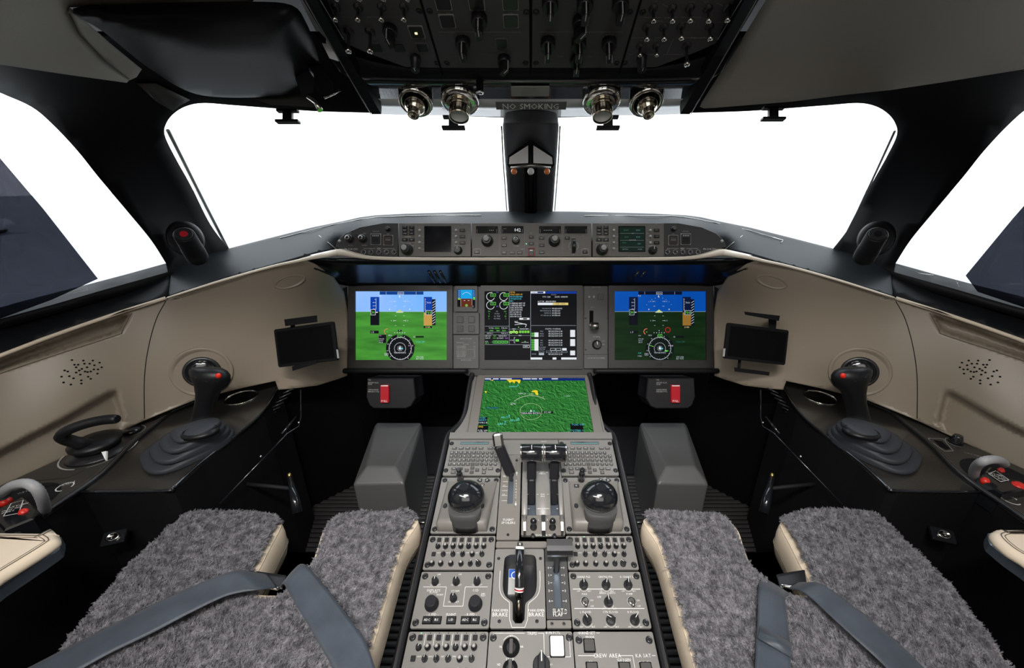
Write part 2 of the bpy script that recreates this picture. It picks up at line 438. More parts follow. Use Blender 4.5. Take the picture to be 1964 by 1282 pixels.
def bvh_of(o):
    me = o.data; mw = o.matrix_basis
    return BVHTree.FromPolygons([mw @ v.co for v in me.vertices], [tuple(p.vertices) for p in me.polygons])
def hit(bv, px, py):
    r = ray(px, py).normalized(); p, n, i, d = bv.ray_cast(CAM, r)
    if p is None: return CAM+r*1.2, -r
    if n.dot(r) > 0: n = -n
    return p, n
def hitframe(bv, px, py, up=(0, 0, 1)):
    p, n = hit(bv, px, py); ux = Vector(up).cross(n).normalized(); uy = n.cross(ux); return Frame(p, ux, uy)
def lab2(s, a, b): return a if s < 0 else b
# ================================================================== OUTSIDE
def outside():
    mat('asphalt', (.40, .40, .40), .9, bump=(8, .3, .01), var=.12, vscale=1.2)
    mb = MB(); mb.box(-120, 120, -60, 160, -2.7, -2.6, 'asphalt'); o = mb.obj('ground_apron'); struct(o)
    # parked car seen through the tinted film in the left window
    mat('car_white', (.75, .76, .78), .3, coat=.5); mat('tyre', (.02, .02, .02), .8); mat('car_glass', (.02, .025, .03), .1)
    p = onz(-62, 452, -2.6)
    t = empty('car', p, (0, 0, math.radians(-60))); tag(t, 'white car parked on the apron, seen through the tinted film in the left side window', 'car')
    prof = [(-2.1, .45), (-2.15, .75), (-2.0, .95), (-1.3, 1.02), (-.7, 1.42), (.7, 1.46), (1.5, 1.05), (2.05, .98), (2.15, .6), (2.1, .35), (-1.9, .3)]
    def carp(x, ys): return [(x, y, z) for (y, z) in ys]
    mb = MB(); mb.loft([[(x, y*k, .3+(z-.3)*kz) for y, z in prof] for x, k, kz in ((-.86, .95, .80), (-.80, 1, .97), (-.5, 1, 1.0), (.5, 1, 1.0), (.80, 1, .97), (.86, .95, .80))], 'car_white', smooth=False)
    T = Matrix.Identity(4)
    b = mb.obj('body', t); b.data.transform(T)
    for sx_ in (-1, 1):
        for y in (-1.35, 1.35):
            w = MB(); w.cyl((0, 0), .32, -.1, .1, 'tyre', seg=24); w.cyl((0, 0), .19, .1, .115, 'brushed_metal', seg=10); w.cyl((0, 0), .19, -.115, -.1, 'brushed_metal', seg=10)
            o = w.obj('wheel', t, (sx_*.80, y, .32), (0, PI/2, 0))
    w = MB(); w.add([(sx_*.875, y, z) for sx_ in (-1,) for y, z in ((-1.15, 1.0), (-.65, 1.33), (.65, 1.36), (1.3, 1.02))], [(0, 1, 2, 3)], 'car_glass'); w.obj('side_window', t)
outside()

# ================================================================== WINDOW FRAME SHELL
up_ctrl = [(0, 180, .66), (0, 125, .575), (0, 590, .86), (-200, 640, .74), (-200, 300, .62), (-200, 100, .46), (315, 507, 1.06), (430, 478, 1.22), (130, 262, .80), (325, 235, .86),
           (260, 420, .98), (200, 340, .88), (380, 400, 1.13), (700, 215, .93), (500, 200, .885), (1018, 225, .99), (700, 100, .86), (400, 100, .74), (1018, 60, .92), (240, 160, .74), (430, 500, 1.23), (360, 350, 1.04), (1018, 500, 1.5), (720, 460, 1.43)]
dep_up = rbf(up_ctrl + mir(up_ctrl))
side_hole = crom2([(-190, 108), (-60, 150), (0, 178), (60, 205), (101, 239), (148, 289), (188, 339), (242, 403), (289, 460), (318, 505)], 5) + [(322, 522), (200, 556), (100, 585), (0, 612), (-190, 672)]
wind_hole = crom2([(966, 226), (850, 222), (720, 217), (615, 214), (538, 209), (447, 202), (392, 198), (360, 203), (336, 216), (320, 235), (316, 259), (336, 302), (366, 356), (403, 430), (442, 482)], 5) + [(455, 505), (600, 505), (800, 505), (976, 505)]
wind_hole = [p for i, p in enumerate(wind_hole)]
def fouter(): return [(-200, 60), (0, 60), (200, 60), (400, 60), (600, 60), (800, 60), (1018, 60), (1018, 190), (1018, 214), (966, 214), (966, 218)]
# left half incl. its share of the header; built as one structure for each side
def dep_fr(x, y): return dep_up(x, y)+(.12 if abs(x-CX) < 25 and y > 235 else 0)
def frame_half(s, name):
    outer = [(-200, 60), (0, 60), (200, 60), (400, 60), (600, 60), (800, 60), (1018, 60), (1018, 520), (800, 520), (600, 520), (455, 520), (400, 520), (322, 540), (200, 575), (0, 632), (-200, 690)]
    h1, h2 = side_hole, wind_hole[:-4] + [(455, 508), (600, 508), (800, 508), (1006, 508), (1006, 226)]
    if s > 0: outer, h1, h2 = mir(outer), mir(h1), mir(h2)
    return struct(shell(outer, [h1, h2], dep_fr, .035, 'black_trim', 24).obj(name))
FL = frame_half(-1, 'wall_front_left'); FRt = frame_half(1, 'wall_front_right')
def pane(poly, off, name, m='clear_glass', th=.006): 
    c = (sum(p[0] for p in poly)/len(poly), sum(p[1] for p in poly)/len(poly))
    q = [(c[0]+(x-c[0])*1.03, c[1]+(y-c[1])*1.04) for x, y in poly]
    return struct(shell(q, [], lambda x, y: dep_up(x, y)+off, th, m, 60).obj(name))
pane(side_hole, .05, 'window_1'); pane(wind_hole, .05, 'window_2'); pane(mir(wind_hole), .05, 'window_3'); pane(mir(side_hole), .05, 'window_4')
# centre post
def post():
    mb = MB(); rings = []
    for py, hw, s in ((205, 52, .935), (235, 54, .955), (240, 55, .965), (300, 51, 1.10), (350, 47, 1.235), (402, 43, 1.37), (425, 41.5, 1.43)):
        c = pt(CX, py, s); w = hw*s/F; d = ray(CX, py).normalized(); ring = []
        for k in range(13):
            a = -PI/2+PI*k/12; ring.append(c + Vector((math.sin(a)*w, 0, 0)) + d*(.022*(1-math.cos(a))))
        ring.append(c+Vector((w*.9, 0, 0))+d*.06); ring.append(c-Vector((w*.9, 0, 0))-d*-.06)
        rings.append(ring)
    mb.loft(rings, 'post_grey'); struct(mb.obj('trim_1'))
    for sg in (-1, 1):   # chrome strips standing in for window glare along the post edges
        mb = MB(); mb.tube([pt(CX+sg*(hw+3), py, s+.03) for py, hw, s in ((243, 53, .965), (300, 50.5, 1.10), (350, 47, 1.235), (404, 43, 1.37))], .0022, 'chrome', 6); struct(mb.obj('trim_2' if sg < 0 else 'trim_3'))
post()
# outer frame bar seen through the windshield beside each pillar
for sg in (-1, 1):
    P = [(322, 250), (352, 310), (395, 396), (437, 478)]
    if sg > 0: P = mir([(320, 252), (352, 322), (392, 408), (428, 478)])
    mb = MB(); mb.tube([pt(x, y, dep_up(x, y)+.12) for x, y in P], .0045 if sg < 0 else .0028, 'cover_grey' if sg < 0 else 'black_trim', 6); struct(mb.obj('trim_%d' % (4 if sg < 0 else 5)))
# ================================================================== CEILING
ceil_ctrl = [(700, 207, .80), (396, 180, .80), (0, 133, .555), (0, 0, .42), (560, 0, .52), (600, 100, .66), (-200, 100, .44), (-200, -200, .32), (560, -200, .40), (240, 155, .70), (134, 14, .50)]
dep_c = rbf(ceil_ctrl + mir(ceil_ctrl))
cl = [(-230, -250), (100, -250), (300, -250), (500, -250), (495, -60), (487, 0), (477, 10), (462, 14), (300, 14), (134, 14), (130, 26), (151, 64), (202, 118), (249, 153), (243, 159), (134, 144), (0, 124), (-230, 92)]
struct(shell(cl, [], dep_c, .03, 'cream_ceiling', 30).obj('ceiling_left'))
fl = [(134, 14), (152, 30), (210, 82), (272, 133), (262, 148), (249, 154), (202, 118), (151, 64), (130, 26)]
struct(shell(fl, [], lambda x, y: dep_c(x, y)-.006, .02, 'cream_ceiling', 14).obj('trim_6'))
mb = MB(); mb.tube([pt(x, y, dep_c(x, y)-.007) for x, y in ((133, 27), (153, 65), (204, 119), (247, 151))], .0007, 'dark_thread', 5); struct(mb.obj('trim_7'))
crr = [(2250, -250), (1900, -250), (1700, -250), (1640, -250), (1540, -110), (1469, 0), (1400, 112), (1346, 196), (1342, 205), (1350, 208), (1371, 207), (1519, 195), (1613, 183), (1707, 173), (1808, 158), (1964, 133), (2250, 90)]
struct(shell(crr, [], dep_c, .03, 'cream_ceiling', 30).obj('ceiling_right'))
# greyish pillar lining beside the projector
struct(shell([(262, 160), (300, 160), (365, 192), (345, 203), (332, 214), (300, 195)], [], lambda x, y: dep_up(x, y)-.006, .01, 'cover_grey', 14).obj('trim_8'))

# ================================================================== LOWER SIDE WALLS (cream leather panels)
wall_ctrl = [(-200, 765, .725), (-200, 1010, .715), (0, 682, .85), (0, 928, .815), (320, 570, 1.03), (275, 808, 1.021), (545, 503, 1.10), (500, 755, 1.165), (570, 738, 1.21), (668, 715, 1.30), (668, 560, 1.29),
             (600, 505, 1.13), (640, 530, 1.2), (430, 535, 1.055), (400, 690, 1.085), (160, 740, .925), (160, 622, .94), (160, 853, .92), (560, 620, 1.17)]
dep_w = rbf(wall_ctrl + mir(wall_ctrl))
pock_a = [(-260, 820), (0, 716), (120, 676), (226, 641), (236, 634), (256, 598), (181, 620), (0, 688), (-260, 790)]
pock_b = [(-260, 985), (0, 861), (120, 800), (205, 751), (226, 745), (240, 800), (225, 850), (0, 960), (-260, 1100)]
def wdisp(x, y):
    if x > CX: x = 2*CX-x
    d = 0
    if inpoly((x, y), pock_a): q_ = min(1, dist_poly(x, y, pock_a)/10); d += .030*q_*q_*(3-2*q_)
    if inpoly((x, y), pock_b): d += .022*min(1, dist_poly(x, y, [(-260, 985), (0, 861), (120, 800), (205, 751), (226, 745), (240, 800)], False)/12)
    return d
wl_out = [(-230, 775), (-100, 722), (0, 684), (80, 653), (160, 624), (240, 597), (322, 571), (430, 536), (545, 504), (583, 498), (604, 506), (640, 531), (660, 560), (667, 600), (667, 660), (666, 721), (647, 728), (608, 740), (560, 746), (534, 748), (528, 731), (463, 745), (370, 769), (275, 808), (150, 866), (0, 934), (-230, 1046)]
WALL = {}
for sg, nm in ((-1, 'wall_left'), (1, 'wall_right')):
    out = wl_out if sg < 0 else mir(wl_out)
    # denser points along the pocket rims
    ex = []
    for pk in (pock_a, pock_b):
        for i in range(len(pk)):
            a_, b_ = Vector(pk[i]), Vector(pk[(i+1) % len(pk)]); n_ = Vector((-(b_-a_).y, (b_-a_).x)).normalized(); k_ = int((b_-a_).length/6)+1
            for j in range(k_):
                c_ = a_.lerp(b_, j/k_)
                for o_ in ((0, 7) if pk is pock_a else (0, 6, 12)):
                    for sg_ in (1, -1):
                        e_ = c_+n_*o_*sg_
                        if o_ == 0 and sg_ < 0: continue
                        if o_ and not inpoly(e_, pk): continue
                        if all(abs(e_.x-q_[0])+abs(e_.y-q_[1]) > 2.5 for q_ in ex): ex.append((e_.x, e_.y))
    if sg > 0: ex = mir(ex)
    o = shell(out, [], dep_w, .03, 'cream_panel', 6.5, disp=wdisp, extra=ex).obj(nm); struct(o); WALL[sg] = bvh_of(o)
def mxp(P, s): return P if s < 0 else mir(P)
for sg in (-1, 1):
    bv = WALL[sg]
    nm = iter(range(10+(0 if sg < 0 else 6), 40))
    def strip(P, r, m, name, off=0):
        mb = MB(); pts = []
        for x, y in mxp(P, sg):
            p, n = hit(bv, x, y); pts.append(p+n*off)
        mb.tube(pts, r, m, 6); o = mb.obj(name); struct(o)
    strip(crom2([(318, 578), (300, 612), (285, 665), (277, 725), (277, 803)], 6), .0010, 'black_matte', 'trim_%d' % next(nm))
    strip(crom2([(-100, 753), (0, 717), (120, 677), (224, 643), (234, 636), (253, 601)], 5), .0008, 'dark_thread', 'trim_%d' % next(nm), .001)
    # speaker perforations
    holes = [(118, 723), (122, 734), (124, 711), (138, 691), (130, 713), (136, 738), (141, 726), (133, 722), (146, 705), (146, 715), (154, 719), (156, 730), (157, 708), (160, 692), (162, 698), (163, 713), (169, 723), (168, 714), (172, 698), (174, 727), (174, 713), (178, 692), (181, 701), (187, 717), (188, 709), (191, 696), (195, 705), (156, 736), (150, 700), (143, 700), (167, 705), (152, 711), (180, 709)]
    mb = MB()
    for x, y in mxp(holes, sg):
        f = hitframe(bv, x, y); Tm = Matrix.Translation(f.o) @ f.rot.to_4x4(); mb.lathe([(.0022, -.0002), (.0022, .0004)], 'near_black', 8, T=Tm)
    o = mb.obj('speaker_holes' if False else 'speaker_grille'); tag(o, 'cluster of small round speaker perforations in the %s side panel' % lab2(sg, 'greyer left', 'warmer right'), 'speaker')
    # oval flush light / handhold dimple near the front corner
    f = hitframe(bv, *mxp([(556, 541)], sg)[0])
    rz = math.radians(12 if sg < 0 else -12)
    Tm = Matrix.Translation(f.o) @ f.rot.to_4x4() @ Matrix.Rotation(rz, 4, 'Z')
    mb = MB(); mb.lathe([(.0415, -.004), (.041, .0018), (.039, .0022), (.036, .0015), (.028, -.002), (0, -.003)], 'cream_panel', 32, T=Tm, sy=.42)
    o = mb.obj('oval_dimple_cap'); tag(o, 'flush oval cap in the cream corner panel on the %s, near the glareshield end' % lab2(sg, 'left', 'right'), 'cap')
    # small badge
    f = hitframe(bv, *mxp([(338, 573)], sg)[0]); Tm = Matrix.Translation(f.o) @ f.rot.to_4x4()
    mb = MB(); mb.poly(circ(0, 0, .012, 20, .4), .0006, 'dim_mark', T=Tm); mb.poly(circ(0, 0, .0105, 20, .34), .0009, 'cream_panel', T=Tm); mb.text('GD', 0, 0, .0045, .0012, 'dark_thread', T=Tm)
    o = mb.obj('badge'); tag(o, 'tiny oval badge by the seam at the top of the %s cream panel' % lab2(sg, 'left', 'right'), 'badge')
# ================================================================== SILLS
sill_ctrl = [(-200, 655, .78), (-200, 770, .72), (0, 591, .92), (160, 548, 1.02), (310, 507, 1.11), (0, 640, .87), (160, 585, .965), (310, 540, 1.06), (0, 682, .845), (160, 622, .935), (320, 570, 1.025), (430, 478, 1.23), (430, 505, 1.12), (430, 535, 1.05), (545, 503, 1.095), (600, 431, 1.30), (720, 412, 1.33), (1018, 405, 1.36), (850, 407, 1.35),
             (600, 487, 1.12), (655, 480, 1.14), (700, 490, 1.157), (770, 496, 1.16), (1018, 497, 1.16), (1018, 425, 1.20), (850, 425, 1.2), (720, 430, 1.19), (640, 450, 1.16), (1018, 460, 1.16), (850, 460, 1.16), (720, 460, 1.16)]
dep_s0 = rbf(sill_ctrl + mir(sill_ctrl))
def dep_s(x, y):
    s = dep_s0(x, y); a = abs(x-CX)
    if y > 416: s += max(0, 1.160-s)*max(0, min(1, (400-a)/30))*min(1, (y-416)/8)
    return s
sl = [(-230, 662), (-100, 620), (0, 590), (80, 568), (160, 548), (240, 527), (323, 504), (331, 529), (327, 569), (240, 597), (160, 624), (80, 653), (0, 684), (-100, 722), (-230, 775)]
for sg in (-1, 1): struct(shell(mxp(sl, sg), [], lambda x, y: dep_s(x, y)+.004, .015, 'black_trim', 18).obj('trim_%d' % (30 if sg < 0 else 31)))
# ================================================================== GLARESHIELD
gs_l = [(1018, 405), (930, 406), (850, 408), (780, 410), (720, 413), (690, 417), (660, 424), (600, 436), (520, 456), (430, 479), (370, 492), (319, 506), (327, 531), (323, 570), (430, 536), (545, 504), (600, 488), (636, 480), (652, 478), (680, 487), (720, 494), (770, 496), (900, 497), (1018, 497)]
gs_out = gs_l + mir(gs_l)[::-1][1:-1]
G = empty('glareshield', pt(CX, 497, 1.16)); tag(G, 'long black glareshield with stitched leather rim running the width of the instrument panel', 'glareshield')
def gpart(name, mb, label=None):
    o = mb.obj(name, G, label=label); o.data.transform(Matrix.Translation(-G.location)); return o
gs_ccw = [(a, b) for a, b in gs_out]
ar_ = sum(gs_ccw[i][0]*gs_ccw[(i+1) % len(gs_ccw)][1]-gs_ccw[(i+1) % len(gs_ccw)][0]*gs_ccw[i][1] for i in range(len(gs_ccw)))
if ar_ < 0: gs_ccw = gs_ccw[::-1]
gs_ex = []
for d_ in (4, 9):
    L_ = inset(gs_ccw, d_)
    for i in range(len(L_)):
        a_, b_ = Vector(L_[i]), Vector(L_[(i+1) % len(L_)]); n_ = max(1, int((b_-a_).length/9))
        gs_ex += [tuple(a_.lerp(b_, j/n_)) for j in range(n_)]
gpart('coaming', shell([(p_.x, p_.y) for i in range(len(gs_out)) for p_ in [Vector(gs_out[i]).lerp(Vector(gs_out[(i+1) % len(gs_out)]), j/4) for j in range(4)]], [], dep_s, .03, 'black_coaming', 8, extra=gs_ex))
# leather lip, its cream brightened for the light on it
lipL = [(322, 571, .0022), (430, 537, .003), (520, 512, .0035), (565, 502, .004), (600, 494, .0055), (635, 487, .009), (655, 484.5, .0105), (680, 489.5, .008), (710, 494.5, .0055), (760, 497, .0056), (850, 497.5, .0056), (1018, 497.5, .0056)]
LP = lipL + [(2*CX-a, b, c) for a, b, c in lipL[::-1][1:]]
mb = MB(); pth = crom([(a, b, c) for a, b, c in LP], 4)
mb.tube([pt(p.x, p.y, dep_s(p.x, p.y)-.006) for p in pth], [p.z for p in pth], 'lip_leather_lit', 10); gpart('leather_lip', mb, 'cream leather lip along the lower edge')
for sg in (-1, 1):
    P = [(1018-95, 413), (850, 413), (780, 414), (725, 416.5), (690, 421), (640, 431), (575, 447), (537, 457)]
    if sg > 0: P = [(1121, 414), (1135, 413.5), (1200, 413.5), (1290, 414), (1330, 419), (1375, 428), (1440, 443), (1502, 461), (1498, 466)]
    mb = MB(); mb.tube([pt(x, y, dep_s(x, y)-.003) for x, y in P], .0011, 'chrome', 6); gpart('edge_strip', mb, 'thin bright edge strip')
    mb = MB(); P = mxp([(612, 452), (630, 466), (645, 478)], sg); mb.tube([pt(x, y, dep_s(x, y)-.002) for x, y in P], .0012, 'brushed_metal', 6); gpart('seam_strip', mb)
for sg in (-1, 1):
    P = mxp(lipL[:5], sg); mb = MB(); mb.tube([pt(P[0][0] if sg > 0 else 0, 0, 1)]*0+[pt(x, y, dep_w(x, y)-.004) for x, y in mxp([(-230, 773), (-100, 721), (0, 683), (80, 652), (160, 623.5), (240, 596.5), (318, 572)], sg)], .0045, 'cream_leather', 8)
    struct(mb.obj('trim_%d' % (32 if sg < 0 else 33)))
# glossy underside between lip and displays
und_t = [(586, 505, 1.125), (604, 499, 1.125), (640, 501, 1.14), (720, 502, 1.15), (850, 502, 1.15), (1018, 502, 1.15)]
und_b = [(588, 509, 1.13), (608, 515, 1.145), (640, 531, 1.20), (668, 549, 1.295), (850, 549, 1.30), (1018, 549, 1.30)]
def undw(P): return P + [(2*CX-a, b, c) for a, b, c in P[::-1][1:]]
tT = crom(undw(und_t), 5); bB = crom(undw(und_b), 5)
mb = MB(); rows = []
for k in range(7):
    f = k/6; rows.append([pt(a.x*(1-f)+b.x*f, a.y*(1-f)+b.y*f, (a.z*(1-f)+b.z*f)+.018*math.sin(PI*f)) for a, b in zip(tT, bB)])
mb.loft(rows, 'underside_gloss', closed=False, caps=False)
u = gpart('underside', mb); sm = u.modifiers.new('solid', 'SOLIDIFY'); sm.thickness = .006; sm.offset = 1

# ================================================================== HULL, FLOOR, FOOTWELL (closed behind the camera)
def ribbed():
    mb = MB(); mb.box(-1.3, 1.3, -1.7, 1.75, -.04, 0, 'black_matte')
    struct(mb.obj('floor'))
    mat('rib_rubber', (.022, .021, .020), .45, var=.3, vscale=60)
    for s in (-1, 1):
        mb = MB(); y = .36
        while y < 1.30:
            mb.add([(s*.235, y, 0), (s*.86, y, 0), (s*.86, y+.010, .0075), (s*.235, y+.010, .0075), (s*.235, y+.016, 0), (s*.86, y+.016, 0)], [(0, 1, 2, 3), (3, 2, 5, 4)], 'rib_rubber', True); y += .019
        mb.box(min(s*.23, s*.87), max(s*.23, s*.87), .34, 1.32, -.001, .001, 'near_black')
        o = mb.obj('rubber_mat'); tag(o, 'ribbed black rubber floor mat between the %s seat and the pedestal' % lab2(s, 'left', 'right'), 'floor mat')
        o.location.z = .001
ribbed()
mb = MB(); mb.box(-1.3, 1.3, 1.66, 1.72, 0, .84, 'void_black'); struct(mb.obj('wall_footwell'))
for s in (-1, 1):
    mb = MB(); pl = [(s*1.24, -1.7), (s*1.25, .60), (s*1.20, .93), (s*.84, 1.12), (s*.66, 1.30), (s*.66, 1.70), (s*.70, 1.70), (s*.72, 1.33), (s*.90, 1.16), (s*1.25, .99), (s*1.30, .62), (s*1.29, -1.7)]
    mb.prism(pl, 0, .79, 'void_black'); struct(mb.obj('wall_lower_%s' % lab2(s, 'left', 'right')))
    mb = MB(); mb.box(min(s*1.22, s*1.27), max(s*1.22, s*1.27), -1.7, .36, .56, 2.1, 'cream_ceiling'); mb.box(min(s*1.17, s*1.22), max(s*1.17, s*1.22), .36, .64, .79, 1.5, 'black_trim'); struct(mb.obj('wall_cabin_%s' % lab2(s, 'left', 'right')))
mb = MB(); mb.box(-1.3, 1.3, -1.75, -1.7, 0, 2.1, 'cream_ceiling'); struct(mb.obj('wall_back'))
mb = MB(); mb.box(-1.3, 1.3, -1.75, .30, 2.1, 2.15, 'cream_ceiling'); mb.box(-1.3, 1.3, .30, .34, 1.50, 2.15, 'cream_ceiling'); mb.box(-1.3, 1.3, .30, 1.12, 1.47, 1.50, 'black_matte'); struct(mb.obj('ceiling'))
# ================================================================== SHARED SMALL HARDWARE (meshes reused by every copy)
LIB = {}
def lib(n, mb): LIB[n] = mb.mesh(n); return LIB[n]
def mk_knob(n, r, h, body='black_plastic', mark='white_mark', skirt=True, top=None, seg=20):
    mb = MB(); pr = [(r*1.0, 0), (r*1.0, h*.25), (r*.86, h*.3), (r*.8, h-.0012), (r*.72, h)] if skirt else [(r, 0), (r*.94, h-.0012), (r*.85, h)]
    mb.lathe(pr, body, seg)
    if top: mb.cyl((0, 0), r*.62, h, h+.0006, top, seg=seg)
    if mark: mb.box(-r*.07, r*.07, r*.05, r*.74, h, h+.0004+(.0006 if top else 0), mark)
    return lib(n, mb)
def mk_pointer(n, r, h, body='black_plastic', mark='white_mark'):
    mb = MB(); mb.lathe([(r, 0), (r, h*.35), (r*.9, h*.4)], body, 20)
    w = r*.42; p = [(-w, -r*.85), (w, -r*.85), (w, r*.55), (0, r*1.05), (-w, r*.55)]
    mb.prism(p, h*.35, h, body, bev=r*.1); mb.box(-r*.06, r*.06, 0, r*.9, h, h+.0004, mark)
    mb.box(-r*.06, r*.06, r*.93, r*1.03, h*.4, h*.98, mark)
    return lib(n, mb)
def mk_ring(n, r, w=.0012, m='dim_mark'): mb = MB(); mb.arc(0, 0, r, 0, 2*PI, w, .0005, m, 28); return lib(n, mb)
def mk_btn(n, w, h, z, m, top=None, bev=.0008, rim=None):
    mb = MB()
    if rim: mb.prism(rrect(-w/2-.0012, w/2+.0012, -h/2-.0012, h/2+.0012, .001, 2), 0, z*.45, rim)
    mb.prism(rrect(-w/2, w/2, -h/2, h/2, min(w, h)*.12, 2), 0, z, m, bev=bev, mtop=top); return lib(n, mb)
def mk_screw(n, r):
    mb = MB(); mb.lathe([(r, 0), (r, .0006), (r*.86, .0008), (r*.74, .0002)], 'black_plastic', 18); mb.lathe([(r*.7, 0), (r*.66, .0016), (r*.5, .0018)], 'dark_metal', 14)
    mb.box(-r*.5, r*.5, -r*.1, r*.1, .0017, .0021, 'black_matte'); mb.box(-r*.1, r*.1, -r*.5, r*.5, .0017, .0021, 'black_matte'); return lib(n, mb)
def mk_toggle(n, L, tilt=0, k=1):
    base = MB(); base.lathe([(.0065*k, 0), (.0065*k, .001), (.0052*k, .0012), (.0048*k, .0035), (.0028*k, .004)], 'dark_metal', 18)
    lv = MB(); R = Matrix.Rotation(tilt, 4, 'X')
    lv.lathe([(.0022*k, .002), (.0017*k, L*.4), (.0022*k, L*.8), (.0036*k, L-.002), (.0042*k, L), (.0034*k, L+.0026), (0, L+.0038)], 'chrome', 14, T=R, mats=['dark_metal', 'dark_metal', 'dark_metal', 'chrome', 'chrome', 'chrome'])
    lib(n+'_base', base); lib(n+'_lever', lv)
mk_screw('fastener', .0048); mk_screw('fastener_small', .0032)
# ================================================================== OVERHEAD
def ovd(y): return .308*757/(430-130*y/215)
OV = fr3(pt(CX, 140, ovd(140)), pt(CX, 0, ovd(0)))
mk_toggle('ovt', .019, 0); mk_toggle('ovt_long', .030, .06, 1.15); mk_toggle('ovt_small', .015, 0, .85)
mk_pointer('ov_pointer', .0105, .026); mk_knob('ov_knob', .0085, .024, mark='white_mark'); mk_pointer('ov_pointer_big', .0115, .030)
mk_btn('ov_button', .020, .020, .0025, 'key_dark', rim='dim_mark'); mk_btn('ov_button_small', .017, .016, .002, 'key_dark', rim='faint_mark')
OVP = {'A': (-.296, -.1525), 'B': (-.1505, -.0015), 'C': (.0015, .1505), 'D': (.1525, .296)}
OVL = {'A': 'dark overhead switch panel nearest the black padded projector, with a lit amber square', 'B': 'dark overhead switch panel left of the centre joint, three square buttons and long pointer knobs',
       'C': 'dark overhead switch panel right of the centre joint, mostly black pointer knobs', 'D': 'dark overhead switch panel beside the right ceiling lining, crowded with ball-tipped toggles'}
ov = {}
for k, (a, b) in OVP.items():
    v0 = OV.uv(900, 131)[1]; t = Thing('overhead_switch_panel', OVL[k], 'control panel', OV, (a+b)/2, .05, 'overhead switch panels'); ov[k] = t
    mb = MB(); vc = OV.uv(650, 96)[1]
    if k == 'A': pl = [(a, .26), (a, vc+.018), (a+.03, vc-.004), (a+.085, v0+.002), (b, v0), (b, .26)]
    elif k == 'D': pl = [(b, .26), (b, vc+.018), (b-.03, vc-.004), (b-.085, v0+.002), (a, v0), (a, .26)]
    else: pl = [(a, .26), (a, v0), (b, v0), (b, .26)]
    mb.prism(pl, -.012, 0, 'overhead_grey', bev=.0008); t.part('faceplate', mb)
    mb = MB(); v1 = OV.uv(900, 61)[1]; v2 = OV.uv(900, 101)[1]; v3 = OV.uv(900, 32)[1]
    for v, m in ((v1, 'dim_mark'), (v2, 'faint_mark')):
        if k in 'BC': mb.line(a+.012, v, b-.012, v, .0006, .0004, m)
    if k == 'A': mb.line(a+.012, v3, b-.012, v3, .0006, .0004, m); mb.line(a+.04, v2, b-.01, v2, .0005, .0004, m); mb.text('ELECTRICAL', -.225, v3, .0026, .0007, 'dim_mark')
    if k == 'D':
        for (x0, y0, x1, y1) in ((1235, 33, 1268, 33), (1305, 33, 1345, 33), (1212, 72, 1235, 72), (1295, 72, 1384, 72), (1205, 104, 1215, 104), (1272, 104, 1310, 104), (1292, 74, 1279, 103), (1270, 7, 1285, 15), (1375, 5, 1392, 14)):
            p = OV.uv(x0, y0); q = OV.uv(x1, y1); mb.line(p[0], p[1], q[0], q[1], .0006, .0004, 'dim_mark')
        for s, x, y, h in (('LIGHTING', 1287, 33, .0028), ('EXTERIOR', 1262, 40, .002), ('EMER LIGHTS', 1340, 72, .0028), ('PASS', 1237, 72, .0025), ('SIGNS', 1262, 72, .0025), ('NO SMKG SEAT BELT', 1245, 77, .002), ('MASTER LIGHTS', 1320, 42, .002), ('PAX OXY', 1385, 42, .002), ('ENTRANCE', 1248, 104, .0025), ('PUMP', 1257, 2, .002), ('XFEED', 1328, 3, .002), ('LDG', 1355, 3, .002)):
            p = OV.uv(x, y); mb.text(s, p[0], p[1], h, .0006, 'dim_mark')
        for x, y in ((1270, 16), (1340, 16), (1375, 16), (1255, 52), (1288, 52), (1323, 52), (1378, 53), (1243, 88), (1274, 88), (1336, 85), (1305, 17)):
            p = OV.uv(x, y); mb.text('ON', p[0], p[1]+.003, .0018, .0006, 'faint_mark', -1); mb.text('OFF', p[0], p[1]-.003, .0018, .0006, 'faint_mark', -1)
    if k in 'BC':
        for s, x, y in ((('APU GEN', 913, 18), ('BUS TIE', 888, 66), ('FUEL', 980, 25), ('EXT AC', 962, 73), ('TEST', 965, 100), ('ESS', 860, 25)) if k == 'B' else (('L STAB', 1055, 66), ('R STAB', 1170, 66), ('MAN', 1110, 62), ('AUTO', 1075, 108), ('HYD', 1132, 108))):
            p = OV.uv(x, y); mb.text(s, p[0], p[1], .0024, .0006, 'dim_mark')
    if k == 'A':
        for s, x, y in (('MAIN BATT', 660, 46), ('APU BATT', 703, 46), ('RAM AIR', 800, 47), ('GEN', 748, 44), ('AUX PUMP', 722, 80), ('BUS', 765, 80), ('PACK', 806, 80)):
            p = OV.uv(x, y); mb.text(s, p[0], p[1], .0022, .0006, 'faint_mark')
        for x in (660, 704, 748, 790):
            for dy, s in ((-2, 'ON'), (4, 'OFF')): p = OV.uv(x, 15+dy); mb.text(s, p[0], p[1], .0016, .0006, 'faint_mark')
    for x, y, r in {'A': [(748, 55, .0135), (797, 112, .0105)], 'B': [(919, 34, .0145), (888, 79, .0135), (967, 112, .0125)], 'C': [(1113, 38, .0145), (1051, 79, .0135), (1110, 79, .0135), (1168, 79, .0135), (1105, 115, .0125), (1122, 3, .0135)], 'D': [(1231, 112, .0105)]}[k]:
        p = OV.uv(x, y); mb.arc(p[0], p[1], r, 0, 2*PI, .0004, .0005, 'faint_mark', 28)
    t.part('lettering', mb)
def ovput(k, me, name, x, y, rz=0, **kw): u, v = OV.uv(x, y); return ov[k].inst(LIB[me], name, u, v, 0, rz, **kw)
